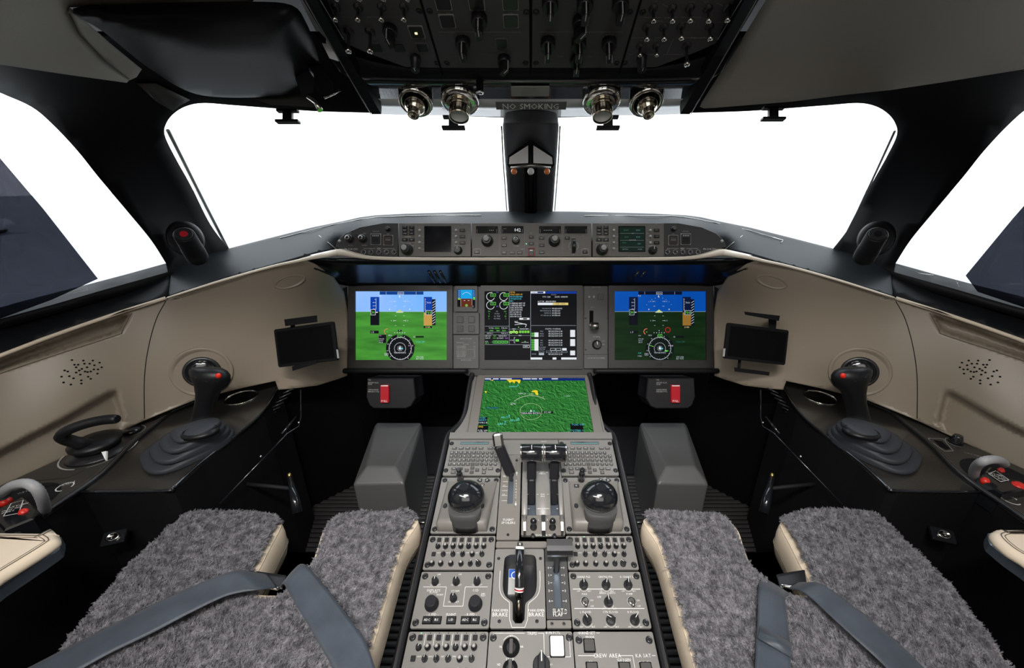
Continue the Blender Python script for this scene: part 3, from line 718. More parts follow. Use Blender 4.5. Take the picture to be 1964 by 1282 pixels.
def ovtog(k, x, y, kind='ovt', rz=0):
    u, v = OV.uv(x, y); b = ov[k].inst(LIB[kind+'_base'], 'toggle_switch', u, v, 0, rz)
    l = bpy.data.objects.new('lever', LIB[kind+'_lever']); COL.objects.link(l); l.parent = b
for x in (644, 687, 732, 775): ovtog('A', x, 13)
for x in (600, 640, 684, 730, 776): ovtog('A', x+6, -28)
for x in (669, 710): ovtog('A', x, 60, 'ovt_long')
ovput('A', 'ov_pointer', 'rotary_knob', 748, 54, .1); ovput('A', 'ov_knob', 'rotary_knob', 797, 110)
def sq(x, y, z=.018, m='key_dark'): return x
for x, y in ((722, 91), (765, 91), (810, 91)): ovput('A', 'ov_button_small', 'push_button', x, y)
o = ovput('A', 'ov_button', 'push_button', 799, 61, label='square button showing a small amber light')
mb = MB(); mb.box(-.0024, .0012, -.0016, .0016, .0026, .003, 'amber_led'); l = mb.obj('lamp', o)
for x, y, q in ((919, 33, 0), (888, 78, 0)): ovput('B', 'ov_pointer_big' if q == 0 else 'ov_pointer', 'rotary_knob', x, y, q)
ovput('B', 'ov_pointer', 'rotary_knob', 967, 112, -.7)
for x, y in ((850, 5), (858, 40), (914, 5), (979, 5), (980, 40)): ovput('B', 'ov_button', 'push_button', x, y)
ovput('B', 'ov_button_small', 'push_button', 962, 83)
for x, y, q, m in ((1055, 2, 0, 'ov_pointer_big'), (1122, 2, 0, 'ov_pointer_big'), (1113, 38, -.6, 'ov_pointer_big'), (1190, 2, 0, 'ov_pointer_big'), (1051, 79, 0, 'ov_pointer_big'), (1110, 79, 0, 'ov_pointer_big'), (1168, 79, .2, 'ov_pointer_big'), (1105, 113, 0, 'ov_pointer')): ovput('C', m, 'rotary_knob', x, y, q)
for x, y in ((1253, 16), (1289, 16), (1323, 15), (1358, 16), (1394, 14)): ovtog('D', x, y)
for x, y in ((1240, 52), (1273, 52), (1306, 50), (1361, 51)): ovtog('D', x, y)
for x, y in ((1227, 88), (1259, 88)): ovtog('D', x, y, 'ovt_small')
ovtog('D', 1317, 87, 'ovt_long'); ovput('D', 'ov_knob', 'rotary_knob', 1231, 110)
for k, L in {'A': [(804, 21), (838, 121), (655, 82)], 'B': [(824, 21), (1010, 23), (857, 121), (1008, 121)], 'C': [(1028, 23), (1208, 23), (1028, 121), (1183, 121)], 'D': [(1233, 23), (1199, 121), (1380, 82), (1412, 24)]}.items():
    for x, y in L: ovput(k, 'fastener', 'fastener', x, y)
# housing, fascia, rails
OC = empty('overhead_console', pt(CX, 190, .755)); tag(OC, 'glossy black overhead console housing with a bright lower edge above the windscreen', 'overhead console')
def ocpart(name, mb, label=None):
    o = mb.obj(name, OC, label=label); o.data.transform(Matrix.Translation(-OC.location)); return o
def band(rows, m, name, label=None, th=0):
    mb = MB(); mb.loft([[pt(x, y, s) for x, y, s in crom(r, 6)] if False else [pt(p.x, p.y, p.z) for p in crom(r, 6)] for r in rows], m, closed=False, caps=False)
    o = ocpart(name, mb, label)
    sm = o.modifiers.new('solid', 'SOLIDIFY'); sm.thickness = .008; sm.offset = 1; return o
d0 = ovd(131)+.002
def sym(P): return P+[(2*CX-a, b, c) for a, b, c in P[::-1]]
band([sym([(612, 60, .605), (640, 88, .632), (690, 114, .652), (760, 128, .664), (850, 131, d0), (960, 131, d0)]), sym([(622, 78, .616), (652, 106, .648), (700, 130, .668), (770, 141, .675), (850, 143, .678), (960, 143, .678)]),
      sym([(655, 140, .66), (680, 143, .665), (715, 147, .674), (780, 150, .682), (850, 151, .686), (960, 152, .686)])], 'black_trim', 'upper_fascia')
band([sym([(655, 140, .66), (680, 143, .665), (715, 147, .674), (780, 150, .682), (850, 151, .686), (960, 152, .686)]), sym([(685, 160, .69), (700, 161, .692), (730, 162, .70), (790, 163, .706), (850, 163, .708), (960, 163, .708)]),
      sym([(700, 188, .735), (712, 189, .738), (740, 189.5, .742), (790, 190, .745), (850, 190, .746), (960, 190, .746)])], 'black_gloss', 'lower_fascia')
mat('fascia_light', (.80, .82, .85), .22, coat=.5, var=.05)  # pale base stands in for sky glare on the overhead edge
band([sym([(700, 188, .735), (712, 189, .738), (740, 189.5, .742), (790, 190, .745), (850, 190, .746), (960, 190, .746)]), sym([(712, 203, .75), (726, 204, .79), (745, 205, .795), (790, 206, .80), (850, 207, .80), (960, 208, .80)]), 
      sym([(722, 217, .86), (732, 219, .865), (750, 220, .87), (790, 221, .88), (850, 222, .88), (960, 224, .88)])], 'fascia_light', 'sky_lit_edge', 'lower edge carrying the lamps, paled for the sky light on it')
for s in (-1, 1):
    q = [(573, -30, .50), (601, 20, .545), (650, 105, .64), (700, 190, .735), (716, 217, .775)]
    for wpx, m, nm, off in ((15, 'black_trim', 'side_rail', 0),):
        mb = MB(); rings = []
        for x, y, d in (q if s < 0 else [(2*CX-a, b, c) for a, b, c in q]):
            c = pt(x-s*6, y, d-.012); w = .0115; rings.append([c+Vector((a*w, 0, b)) for a, b in ((-1, .01), (-.8, -.002), (.8, -.002), (1, .01), (1, .07), (-1, .07))])
        mb.loft(rings, m, smooth=False); ocpart(nm, mb)
    mb = MB(); P = [(596, -30, .505), (632, 30, .565), (660, 76, .61)]
    P2 = [(568, -30, .50), (602, 30, .552), (658, 128, .65), (688, 180, .71), (711, 219, .77)]
    for PP in (P, P2):
        PP = PP if s < 0 else [(2*CX-a, b, c) for a, b, c in PP]; mb.tube([pt(x, y, d-.018) for x, y, d in PP], .0009, 'brushed_metal', 6)
    ocpart('bright_edging', mb)
mb = MB(); mb.box(-.30, .30, -.02, .30, -.09, -.014, 'near_black'); o = mb.obj('housing', OC)
o.matrix_parent_inverse = Matrix.Identity(4); o.data.transform(Matrix.Translation(-OC.location) @ Matrix.Translation(OV.o) @ OV.rot.to_4x4())
# joints between panels
for u in (-.1515, 0, .1515):
    mb = MB(); mb.box(u-.001, u+.001, -.003, .26, -.012, .0012, 'near_black')
    o = mb.obj('joint_strip', OC); o.data.transform(Matrix.Translation(-OC.location) @ Matrix.Translation(OV.o) @ OV.rot.to_4x4())
# fascia frame for sign and placard
OF = fr3(pt(CX, 215, .776), pt(CX, 190, .742))
def sgn(x0, y0, x1, y1, fr, h): a = fr.uv(x0, y1, h); b = fr.uv(x1, y0, h); return a[0], b[0], a[1], b[1]
x0, x1, y0, y1 = sgn(952, 197, 1087, 210.5, OF, .006)
t = Thing('no_smoking_sign', 'grey NO SMOKING sign on the overhead edge above the centre post', 'sign', OF, (x0+x1)/2, (y0+y1)/2)
mb = MB(); mb.box(x0, x1, y0, y1, .004, .006, 'grey_sign'); t.part('plate', mb)
mb = MB(); mb.text('NO SMOKING', (x0+x1)/2, (y0+y1)/2, (y1-y0)*.78, .0064, 'sign_white', wid=(x1-x0)*.97/((y1-y0)*.78/.70*7.55)); t.part('lettering', mb)
OF2 = fr3(pt(CX, 189, .744), pt(CX, 164, .708))
x0, x1, y0, y1 = sgn(981, 167, 1054, 185, OF2, .006)
t = Thing('placard', 'small pale data placard with rows of fine print above the NO SMOKING sign', 'placard', OF2, (x0+x1)/2, (y0+y1)/2)
mb = MB(); mb.prism(rrect(x0, x1, y0, y1, .002), .004, .006, 'placard'); t.part('plate', mb)
mb = MB()
for i, s in enumerate(('LIMITATION  JJ-HKLN', 'MAXIMUM 1 MIN 245 450 4', 'RESTRICTED TO 200 AND 130', 'SERVICING A TO 1 COCKPIT 4')): mb.text(s, (x0+x1)/2, y1-(i+.75)*(y1-y0)/4.4, .0022, .0063, 'dark_thread', wid=.78)
t.part('lettering', mb)
# map lamps: two tilted swivel spots (outer), two straight barrels (inner)
def spot(px, py, s, ax, label, r, outer):
    c = pt(px, py, s); ax = Vector(ax).normalized(); q = ax.to_track_quat('Z', 'Y')
    root = empty('map_lamp', c, q.to_euler()); tag(root, label, 'lamp', 'chrome lamps on the overhead edge')
    mb = MB()
    if outer: mb.lathe([(r*1.9, -.012), (r*1.95, .000), (r*1.8, .004), (r*1.45, .003), (r*1.3, -.006), (r*.6, -.012)], 'chrome', 32, mats=['black_gloss', 'chrome', 'chrome', 'black_gloss', 'black_gloss', 'black_gloss'])
    else: mb.lathe([(r*1.75, -.012), (r*1.75, -.002), (r*1.6, .002), (r*1.1, .003)], 'chrome', 32)
    mb.obj('flange', root)
    mb = MB()
    if outer: mb.lathe([(r*.95, -.004), (r*1.2, .004), (r*1.12, .013), (r*.8, .019), (r*.66, .022), (r*.64, .031), (r*.50, .0325), (r*.34, .027), (0, .027)], 'brass_chrome', 32)
    else: mb.lathe([(r*.95, 0), (r*1.0, .012), (r*.92, .026), (r*.90, .030), (r*.80, .0305), (r*.78, .027), (0, .0265)], 'brass_chrome', 32, mats=['brass_chrome']*4+['dark_metal', 'white_plastic'])
    mb.obj('barrel', root)
spot(797, 197, .745, (-.05, -.62, -.75), 'chrome swivel lamp on the overhead edge, the one nearest the black projector', .0165, True)
spot(882, 198, .742, (-.03, -.50, -.85), 'short barrel-shaped chrome lamp directly left of the NO SMOKING sign', .0205, False)
spot(1154, 198, .742, (.03, -.50, -.85), 'short barrel-shaped chrome lamp directly right of the NO SMOKING sign', .0205, False)
spot(1240, 197, .745, (.05, -.62, -.75), 'chrome swivel lamp on the overhead edge, the one nearest the right ceiling lining', .0165, True)
c = pt(920, 153, .69); root = empty('pin_microphone', c, Vector((0, -.2, -1)).to_track_quat('Z', 'Y').to_euler()); tag(root, 'tiny black cylinder with a bright ring hanging from the overhead fascia', 'microphone')
mb = MB(); mb.lathe([(.0065, -.004), (.0062, .018), (.0068, .018), (.0068, .021)], 'black_gloss', 16); mb.obj('body', root)
mb = MB(); mb.lathe([(.0072, .0195), (.0072, .0215), (.0045, .0218), (.004, .019)], 'chrome', 16); mb.obj('ring', root)
# centre post fittings: eye locator and its header
def eye():
    root = empty('eye_locator', pt(CX, 300, 1.06)); tag(root, 'pointed eye-position sight with orange and white balls on the centre post', 'sight'); o0 = root.location
    mat('sky_white', (.93, .93, .94), .4, coat=.3, var=.03)  # white base stands in for sky glare in the reflector faces
    def pp(P, s): return [pt(x, y, s)-o0 for x, y in P]
    mb = MB()
    for sg in (-1, 1):
        P = [(CX+sg*1.5, 268), (CX+sg*43, 299), (CX+sg*45, 317), (CX+sg*40, 324), (CX+sg*1.5, 318)]
        a = pp(P, 1.02); b = pp(P, 1.10); mid = pt(CX, 300, 1.0)-o0
        mb.loft([b, a], 'black_gloss', smooth=False)
    mb.obj('housing', root)
    for sg in (-1, 1):
        P = [(CX+sg*5, 279), (CX+sg*41, 302), (CX+sg*42, 315), (CX+sg*5, 313)]
        ss = [1.012]*4; w = MB(); w.loft([[pt(x, y, s_+.006)-o0 for (x, y), s_ in zip(P, ss)], [pt(x, y, s_-.003)-o0 for (x, y), s_ in zip(P, ss)]], 'sky_white', smooth=False); w.obj('reflector', root)
    mb = MB(); mb.tube([pt(CX-38, 322, 1.015)-o0, pt(CX, 317.5, 1.0)-o0, pt(CX+38, 322, 1.015)-o0], .004, 'brushed_metal', 8); mb.obj('base_bar', root)
    for dx, m, r, l in ((-32, 'orange_ball', .0075, 'orange ball'), (0, 'white_plastic', .0085, 'white ball'), (31, 'orange_ball', .0075, 'orange ball')):
        c = pt(CX+dx, 329, 1.0)-o0; b = MB(); b.lathe([(0, -r)]+[(r*math.cos(a), r*math.sin(a)) for a in [(-PI/2+PI*k/8) for k in range(1, 8)]]+[(0, r)], m, 16); b.obj('ball', root, c, label=l)
eye()
mb = MB(); rings = []
for y, s, w in ((207, .80, 42), (214, .82, 50), (228, .86, 53), (236, .89, 53)):
    c = pt(CX, y, s); W_ = w*s/F; d = ray(CX, y).normalized(); rings.append([c+Vector((math.sin(a)*W_, 0, 0))+d*(.02*(1-math.cos(a))) for a in [(-PI/2+PI*k/12) for k in range(13)]]+[c+Vector((W_, 0, 0))+d*.05, c-Vector((W_, 0, 0))+d*.05])
mb.loft(rings, 'black_trim'); struct(mb.obj('trim_40'))
# T-shaped visor clips hanging at the top of the windscreen
for x, y, l in ((552, 224, 'black T-shaped visor clip under the padded projector'), (870, 236, 'black T-shaped visor clip below the left barrel lamp'), (1166, 236, 'black T-shaped visor clip below the right barrel lamp'), (1483, 219, 'black T-shaped visor clip under the right ceiling lining')):
    s = .86; k = s/F; fr = Frame(pt(x, y, s), (1, 0, 0), (0, sp, cp)); root = empty('visor_clip', fr.o, fr.euler()); tag(root, l, 'clip', 'visor clips along the windscreen top')
    mb = MB(); mb.box(-9*k, 9*k, -8*k, 12*k, -.004, .004, 'black_plastic', b=.002); mb.box(-20*k, 20*k, 9*k, 13*k, -.005, .005, 'black_plastic'); mb.obj('stem', root)
    mb = MB(); mb.box(-22*k, 22*k, -12*k, -7*k, -.006, .006, 'black_plastic', b=.001); mb.obj('crossbar', root)
# padded projector housing (upper left)
hud_o = crom2([(140, 16), (300, 6), (480, 3), (560, 10), (588, 45), (603, 85), (612, 122), (603, 148), (574, 163), (545, 181), (520, 184), (486, 187), (430, 187), (378, 181), (335, 163), (300, 140), (268, 118), (200, 62)], 4, True)
def hudd(x, y):
    d = dist_poly(x, y, hud_o); return dep_c(x, y)-.012-.075*(1-math.exp(-d/45))
H = empty('head_up_projector', pt(450, 90, .58)); tag(H, 'large black padded head-up projector housing hanging at the upper left', 'projector')
o = shell(hud_o, [], hudd, .05, 'hud_leather', 14).obj('padded_housing', H); o.data.transform(Matrix.Translation(-H.location))
mb = MB()
def hb(P, s0, s1, m): mb.loft([[pt(x, y, s1)-H.location for x, y in P], [pt(x, y, s0)-H.location for x, y in P]], m, smooth=False)
hb([(600, 128), (616, 122), (640, 160), (640, 180), (622, 186), (604, 172)], .66, .70, 'black_gloss'); mb.obj('hinge_block', H)
mb = MB(); hb([(566, 150), (590, 132), (604, 152), (600, 178), (578, 182)], .675, .70, 'dark_metal'); mb.obj('latch', H)
mb = MB(); mb.tube([pt(622, 188, .69)-H.location, pt(640, 180, .69)-H.location, pt(652, 173, .70)-H.location], .002, 'chrome', 6); mb.tube([pt(590, 186, .70)-H.location, pt(606, 196, .70)-H.location, pt(614, 212, .70)-H.location], [.003, .004, .005], 'chrome', 8); mb.obj('arm_pivot', H)
mb = MB(); hb([(575, 0), (590, -10), (618, 30), (650, 118), (632, 112), (606, 60)], .62, .64, 'fascia_light'); mb.obj('side_arm', H, label='grey side arm')
mb = MB(); hb([(480, 188), (545, 182), (572, 172), (596, 186), (613, 200), (600, 206), (520, 201)], .80, .806, 'cover_grey'); mb.obj('combiner_edge', H, label='pale grey combiner plate folded flat')
# pillar lamps / gaspers
for sg in (-1, 1):
    root = empty('pillar_spot_lamp', pt(*mxp([(355, 462)], sg)[0], 1.03)); tag(root, 'black cylindrical swivel lamp on the %s windscreen pillar' % lab2(sg, 'left', 'right'), 'lamp'); q0 = root.location
    a = pt(*mxp([(353, 450)], sg)[0], .93)-q0; b = pt(*mxp([(380, 496)], sg)[0], 1.02)-q0
    mb = MB(); mb.tube([a, a+(b-a)*.02, a+(b-a)*.55, a+(b-a)*.56, a+(b-a)*.95, b], [.018, .0215, .0225, .0235, .0235, .020], 'black_trim', 20); mb.obj('barrel', root)
    mb = MB(); ax = (b-a).normalized(); mb.tube([a-ax*.002, a-ax*.0005], [.0165, .017], 'dark_metal', 20); mb.tube([a-ax*.003, a-ax*.0015], [.008, .008], 'red_plastic' if sg < 0 else 'black_gloss', 14); mb.obj('lens', root)
    f = Frame(pt(*mxp([(352, 458)], sg)[0], 1.055), (1, .35*sg*-1, 0), (.35*-sg*-1, 0, 1)); mb = MB(); mb.lathe([(.040, -.02), (.040, -.004), (.034, .003), (.024, .002), (.02, -.006)], 'black_trim', 28, T=Matrix.Translation(f.o-q0) @ f.rot.to_4x4(), sy=1.15); mb.obj('mount', root)
# tinted film sheets in the side windows
fl = [(-210, 50), (0, 303), (84, 402), (188, 535), (100, 575), (0, 612), (-210, 670)]
o = shell(fl, [], lambda x, y: dep_up(x, y)+.02, .0015, 'tinted_film', 40).obj('tinted_film'); tag(o, 'dark translucent sun film leaning in the left side window, a car behind it', 'sun shade')
fr_ = [(2260, 0), (1964, 395), (1942, 420), (1852, 529), (1875, 560), (1964, 590), (2260, 650)]
o = shell(fr_, [], lambda x, y: dep_up(x, y)+.02, .0015, 'tinted_film', 40).obj('tinted_film'); tag(o, 'dark translucent sun film leaning in the right side window', 'sun shade')
# ================================================================== GLARESHIELD CONTROL PANELS
UPC = (0, sp, cp)
GF = Frame(pt(CX, CY, 1.146), (1, 0, 0), UPC); gk = 1.146/F
mk_knob('gs_knob', 8*gk, .020); mk_knob('gs_knob_small', 5*gk, .014, mark=None, top='brushed_metal')
mb = MB(); mb.lathe([(11*gk, 0), (11*gk, .010), (9.6*gk, .012), (8.6*gk, .026), (7.8*gk, .027)], 'black_plastic', 24); mb.lathe([(5.2*gk, .027), (5.2*gk, .036), (4.6*gk, .037)], 'brushed_metal', 20, mats=['brushed_metal', 'brushed_metal', 'placard']); lib('gs_dual', mb)
mb = MB(); mb.lathe([(7.5*gk, 0), (7.2*gk, .014), (5.5*gk, .016)], 'black_plastic', 24); mb.lathe([(4*gk, .016), (4*gk, .021), (2.5*gk, .0215)], 'brushed_metal', 18, mats=['brushed_metal', 'brushed_metal', 'key_dark']); lib('gs_select', mb)
mb = MB(); mb.lathe([(2.6*gk, 0), (2.5*gk, .003), (1.2*gk, .004), (0, .0042)], 'placard', 14); lib('gs_pip', mb)
mb = MB(); mb.lathe([(4.6*gk, 0), (4.6*gk, .004), (3.9*gk, .005), (3.7*gk, .0044), (0, .0044)], 'chrome', 20, mats=['dark_metal', 'brushed_metal', 'brushed_metal', 'key_dark']); lib('gs_mem', mb)
mk_btn('gs_btn', 10*gk, 5.5*gk, .003, 'key_dark'); mk_btn('gs_btn_wide', 11*gk, 6*gk, .003, 'key_dark'); mk_btn('gs_sq', 18*gk, 20*gk, .003, 'key_dark', rim='dim_mark'); mk_btn('gs_warn', 17*gk, 18*gk, .003, 'key_dark', rim='dim_mark')
def g(x, y): return GF.uv(x, y)
class PP(Thing):
    def rect(s, mb, x0, y0, x1, y1, h, m, w=0):
        a = s.fr.uv(x0, y0); b = s.fr.uv(x1, y1)
        if w: mb.pline([(a[0], a[1]), (b[0], a[1]), (b[0], b[1]), (a[0], b[1])], w, h, m, True)
        else: mb.add([(a[0], b[1], h), (b[0], b[1], h), (b[0], a[1], h), (a[0], a[1], h)], [(0, 1, 2, 3)], m)
    def ln(s, mb, x0, y0, x1, y1, w, h, m): a = s.fr.uv(x0, y0); b = s.fr.uv(x1, y1); mb.line(a[0], a[1], b[0], b[1], w, h, m)
    def tx(s, mb, t, x, y, ch, h, m, align=0, rot=0, wid=.9): a = s.fr.uv(x, y); mb.text(t, a[0], a[1], ch, h, m, align, rot, wid)
    def put(s, me, name, x, y, h=0, rz=0, label=None, parent=None): u, v = s.fr.uv(x, y); return s.inst(LIB[me], name, u, v, h, rz, label=label, parent=parent)
def gpoly(P): return [g(x, y) for x, y in P]
GRP = 'control panels set in the glareshield'
def faceplate(t, P, m='panel_dark', z0=-.004, bev=.0006):
    mb = MB(); mb.prism([t.fr.uv(x, y) for x, y in P], z0, 0, m, bev=bev); t.part('faceplate', mb)
def end_panel(s):
    X = (lambda x: x) if s < 0 else (lambda x: 2*CX-x)
    t = PP('reference_panel', lab2(s, 'left end panel of the glareshield, with two round knobs above five small buttons', 'right end panel of the glareshield, with two square lamps above five small buttons'), 'control panel', GF, *g(X(710), 460), group=GRP)
    P = [(X(643), 474), (X(647), 462), (X(662), 448), (X(690), 436), (X(735), 428), (X(763), 428), (X(763), 492), (X(725), 491), (X(692), 487), (X(655), 476)]
    faceplate(t, P, 'panel_dark' if s < 0 else 'panel_dark')
    mb = MB(); q = .0012
    for cx_, w_ in ((708, 0), (730, 0)): pass
    t.ln(mb, X(697), 477, X(720), 477, .0006, .0003, 'white_mark'); t.ln(mb, X(734), 477, X(757), 477, .0006, .0003, 'white_mark'); t.tx(mb, 'MEM', X(727), 477, .0045, .0003, 'white_mark')
    t.tx(mb, 'M-DNCIO' if False else 'M-OXCIO', X(674), 478, .0055, .0003, 'white_mark', wid=1.1)
    if s < 0: t.tx(mb, 'SPKR', 670, 447, .004, .0003, 'dim_mark'); t.tx(mb, 'MIC', 700, 448, .004, .0003, 'dim_mark'); t.tx(mb, 'NORM', 699, 471, .0038, .0003, 'dim_mark'); t.tx(mb, 'ALTN', 672, 471, .004, .0003, 'dim_mark'); t.rect(mb, 680, 450, 686, 464, .0003, 'smoked')
    t.tx(mb, 'CHRONO', X(721), 444, .0034, .0003, 'dim_mark'); t.tx(mb, 'FIRE', X(745), 449, .0034, .0003, 'dim_mark'); t.tx(mb, 'PUSH', X(721), 474, .003, .0003, 'faint_mark')
    t.part('lettering', mb)
    if s < 0:
        t.put('gs_select', 'rotary_knob', 672, 459); t.put('gs_select', 'rotary_knob', 697, 459)
    t.put('gs_knob_small', 'reset_knob', X(745), 440)
    t.put('gs_pip', 'screw', X(652), 463)
    b = t.put('gs_sq', 'push_button', X(721), 459); mb = MB()
    for i in range(4): mb.box((-6+i*3.4)*gk, (-4+i*3.4)*gk, 5*gk, 8*gk, .003, .0032, 'dim_mark')
    mb.pline([(-7*gk, -7*gk), (7*gk, -7*gk), (7*gk, 4*gk), (-7*gk, 4*gk)], .0004, .0032, 'faint_mark', True); mb.obj('legend', b)
    b = t.put('gs_warn', 'warning_lamp', X(745), 461, label='dull reddish lens'); mb = MB(); mb.box(-8*gk, 8*gk, -8*gk, 8*gk, .003, .0033, 'smoked')
    mb.box(-5*gk, 5*gk, -.5*gk, .5*gk, .0033, .0035, 'dim_mark'); mb.box(-5*gk, 5*gk, 3*gk, 4*gk, .0033, .0035, 'faint_mark'); mb.obj('lens', b)
    for i in range(5):
        x = X(698+i*14.6); b = t.put('gs_mem', 'push_button', x, 484.5)
end_panel(-1); end_panel(1)
def display_ctl(s):
    x0 = 765 if s < 0 else 1137; D = x0-765
    t = PP('display_control_panel', lab2(s, 'display control panel with a blank dark screen, left of the centre guidance panel', 'display control panel with a lit green-lettered radio screen, right of the centre guidance panel'), 'control panel', GF, *g(834+D, 460), group=GRP)
    faceplate(t, [(765+D, 428), (903+D, 428), (903+D, 492), (765+D, 492)], 'panel_grey')
    mb = MB(); t.ln(mb, 797.5+D, 432, 797.5+D, 489, .0005, .0003, 'dim_mark'); t.ln(mb, 769+D, 465, 797+D, 465, .0006, .0003, 'white_mark')
    t.tx(mb, 'BEARING', 783+D, 429.7, .0032, .0003, 'dim_mark'); t.tx(mb, 'FORMAT', 783+D, 454.5, .0036, .0003, 'white_mark'); t.tx(mb, 'RANGE', 784+D, 468, .0032, .0003, 'white_mark'); t.tx(mb, 'PUSH-WX/TERR', 785+D, 471.5, .0034, .0003, 'white_mark', wid=.75)
    t.tx(mb, 'TUNE/DATA', 879+D, 472, .0034, .0003, 'white_mark', wid=.8); t.tx(mb, 'DME', 886+D, 430, .0028, .0003, 'dim_mark')
    for y in (454, 466.5, 478): t.ln(mb, 809+D, y, 814+D, y, .0004, .0003, 'white_mark'); t.ln(mb, 867+D, y-6 if y < 470 else y, 872+D, y-6 if y < 470 else y, .0004, .0003, 'white_mark')
    t.part('lettering', mb)
    # screen
    sm = MB(); a = g(814+D, 483.5); b = g(865.5+D, 434); sm.prism(rrect(a[0], b[0], a[1], b[1], .001, 2), 0, .0012, 'black_gloss')
    so = t.part('screen', sm)
    if s > 0:
        rx = MB(); c = 'rx_green'; h = .0014
        for nm_, col_ in (('rx_bg', (.006, .016, .012)), ('rx_green', (.05, .16, .06)), ('rx_cyan', (.10, .20, .20)), ('rx_white', (.22, .24, .24))):
            if nm_ not in M: emit(nm_, col_, 1)
        t.rect(rx, 1188, 436, 1236, 482, .00125, 'rx_bg')
        for y in (448, 461.5, 474.5): t.ln(rx, 1189, y, 1235, y, .0005, h, 'rx_white')
        for x, y, s_, c_, w_ in ((1201, 442, '121.800', 'rx_green', 1), (1224, 442, '118.150', 'rx_cyan', 1), (1202, 455, '112.30', 'rx_green', 1), (1224, 455, '114.85', 'rx_cyan', 1), (1197, 466, '7000', 'rx_green', 1), (1226, 468, '1650', 'rx_cyan', 1), (1199, 478.5, 'NEXT PAGE', 'rx_white', .8), (1227, 478.5, 'COM NAV', 'rx_white', .8), (1214, 448, 'NAV', 'rx_white', .8), (1213, 461, 'TRANSPONDER', 'rx_white', .8)):
            t.tx(rx, s_, x, y, .0042 if y in (442, 455, 466, 468) else .003, h+.0001, c_, wid=w_*.85)
        t.part('radio_readout', rx, parent=so)
    for x in (777, 790):
        for y in (436, 442, 448.5): t.put('gs_btn', 'push_button', x+D, y)
        t.put('gs_btn_wide', 'push_button', x+D, 460.5)
    lg = MB()
    for i, (x, y, w_) in enumerate(((777, 436, 'VOR'), (790, 436, 'ADF'), (777, 442, 'NAV'), (790, 442, 'BRG'), (777, 448.5, 'SYNC'), (790, 448.5, 'HUD'), (777, 460.5, 'PFD'), (790, 460.5, 'MAP'))): t.tx(lg, w_, x+D, y, .0034, .0033, 'white_mark' if y > 440 else 'dim_mark', wid=.8)
    for x, y, w_ in ((887, 442, 'NAV'), (887, 454, 'COM'), (887, 466, 'DLK')): t.tx(lg, w_, x+D, y, .0034, .0033, 'dim_mark', wid=.8)
    t.part('button_legends', lg)
    for y in (442, 454, 466): t.put('gs_btn_wide', 'push_button', 887+D, y)
    for y in (442.5, 454, 466, 477.5): t.put('gs_pip', 'line_key', 805+D, y)
    for y in (442.5, 454, 466): t.put('gs_pip', 'line_key', 875+D, y)
    t.put('gs_dual', 'rotary_knob', 782+D, 480); t.put('gs_knob', 'rotary_knob', 879+D, 481)
display_ctl(-1); display_ctl(1)
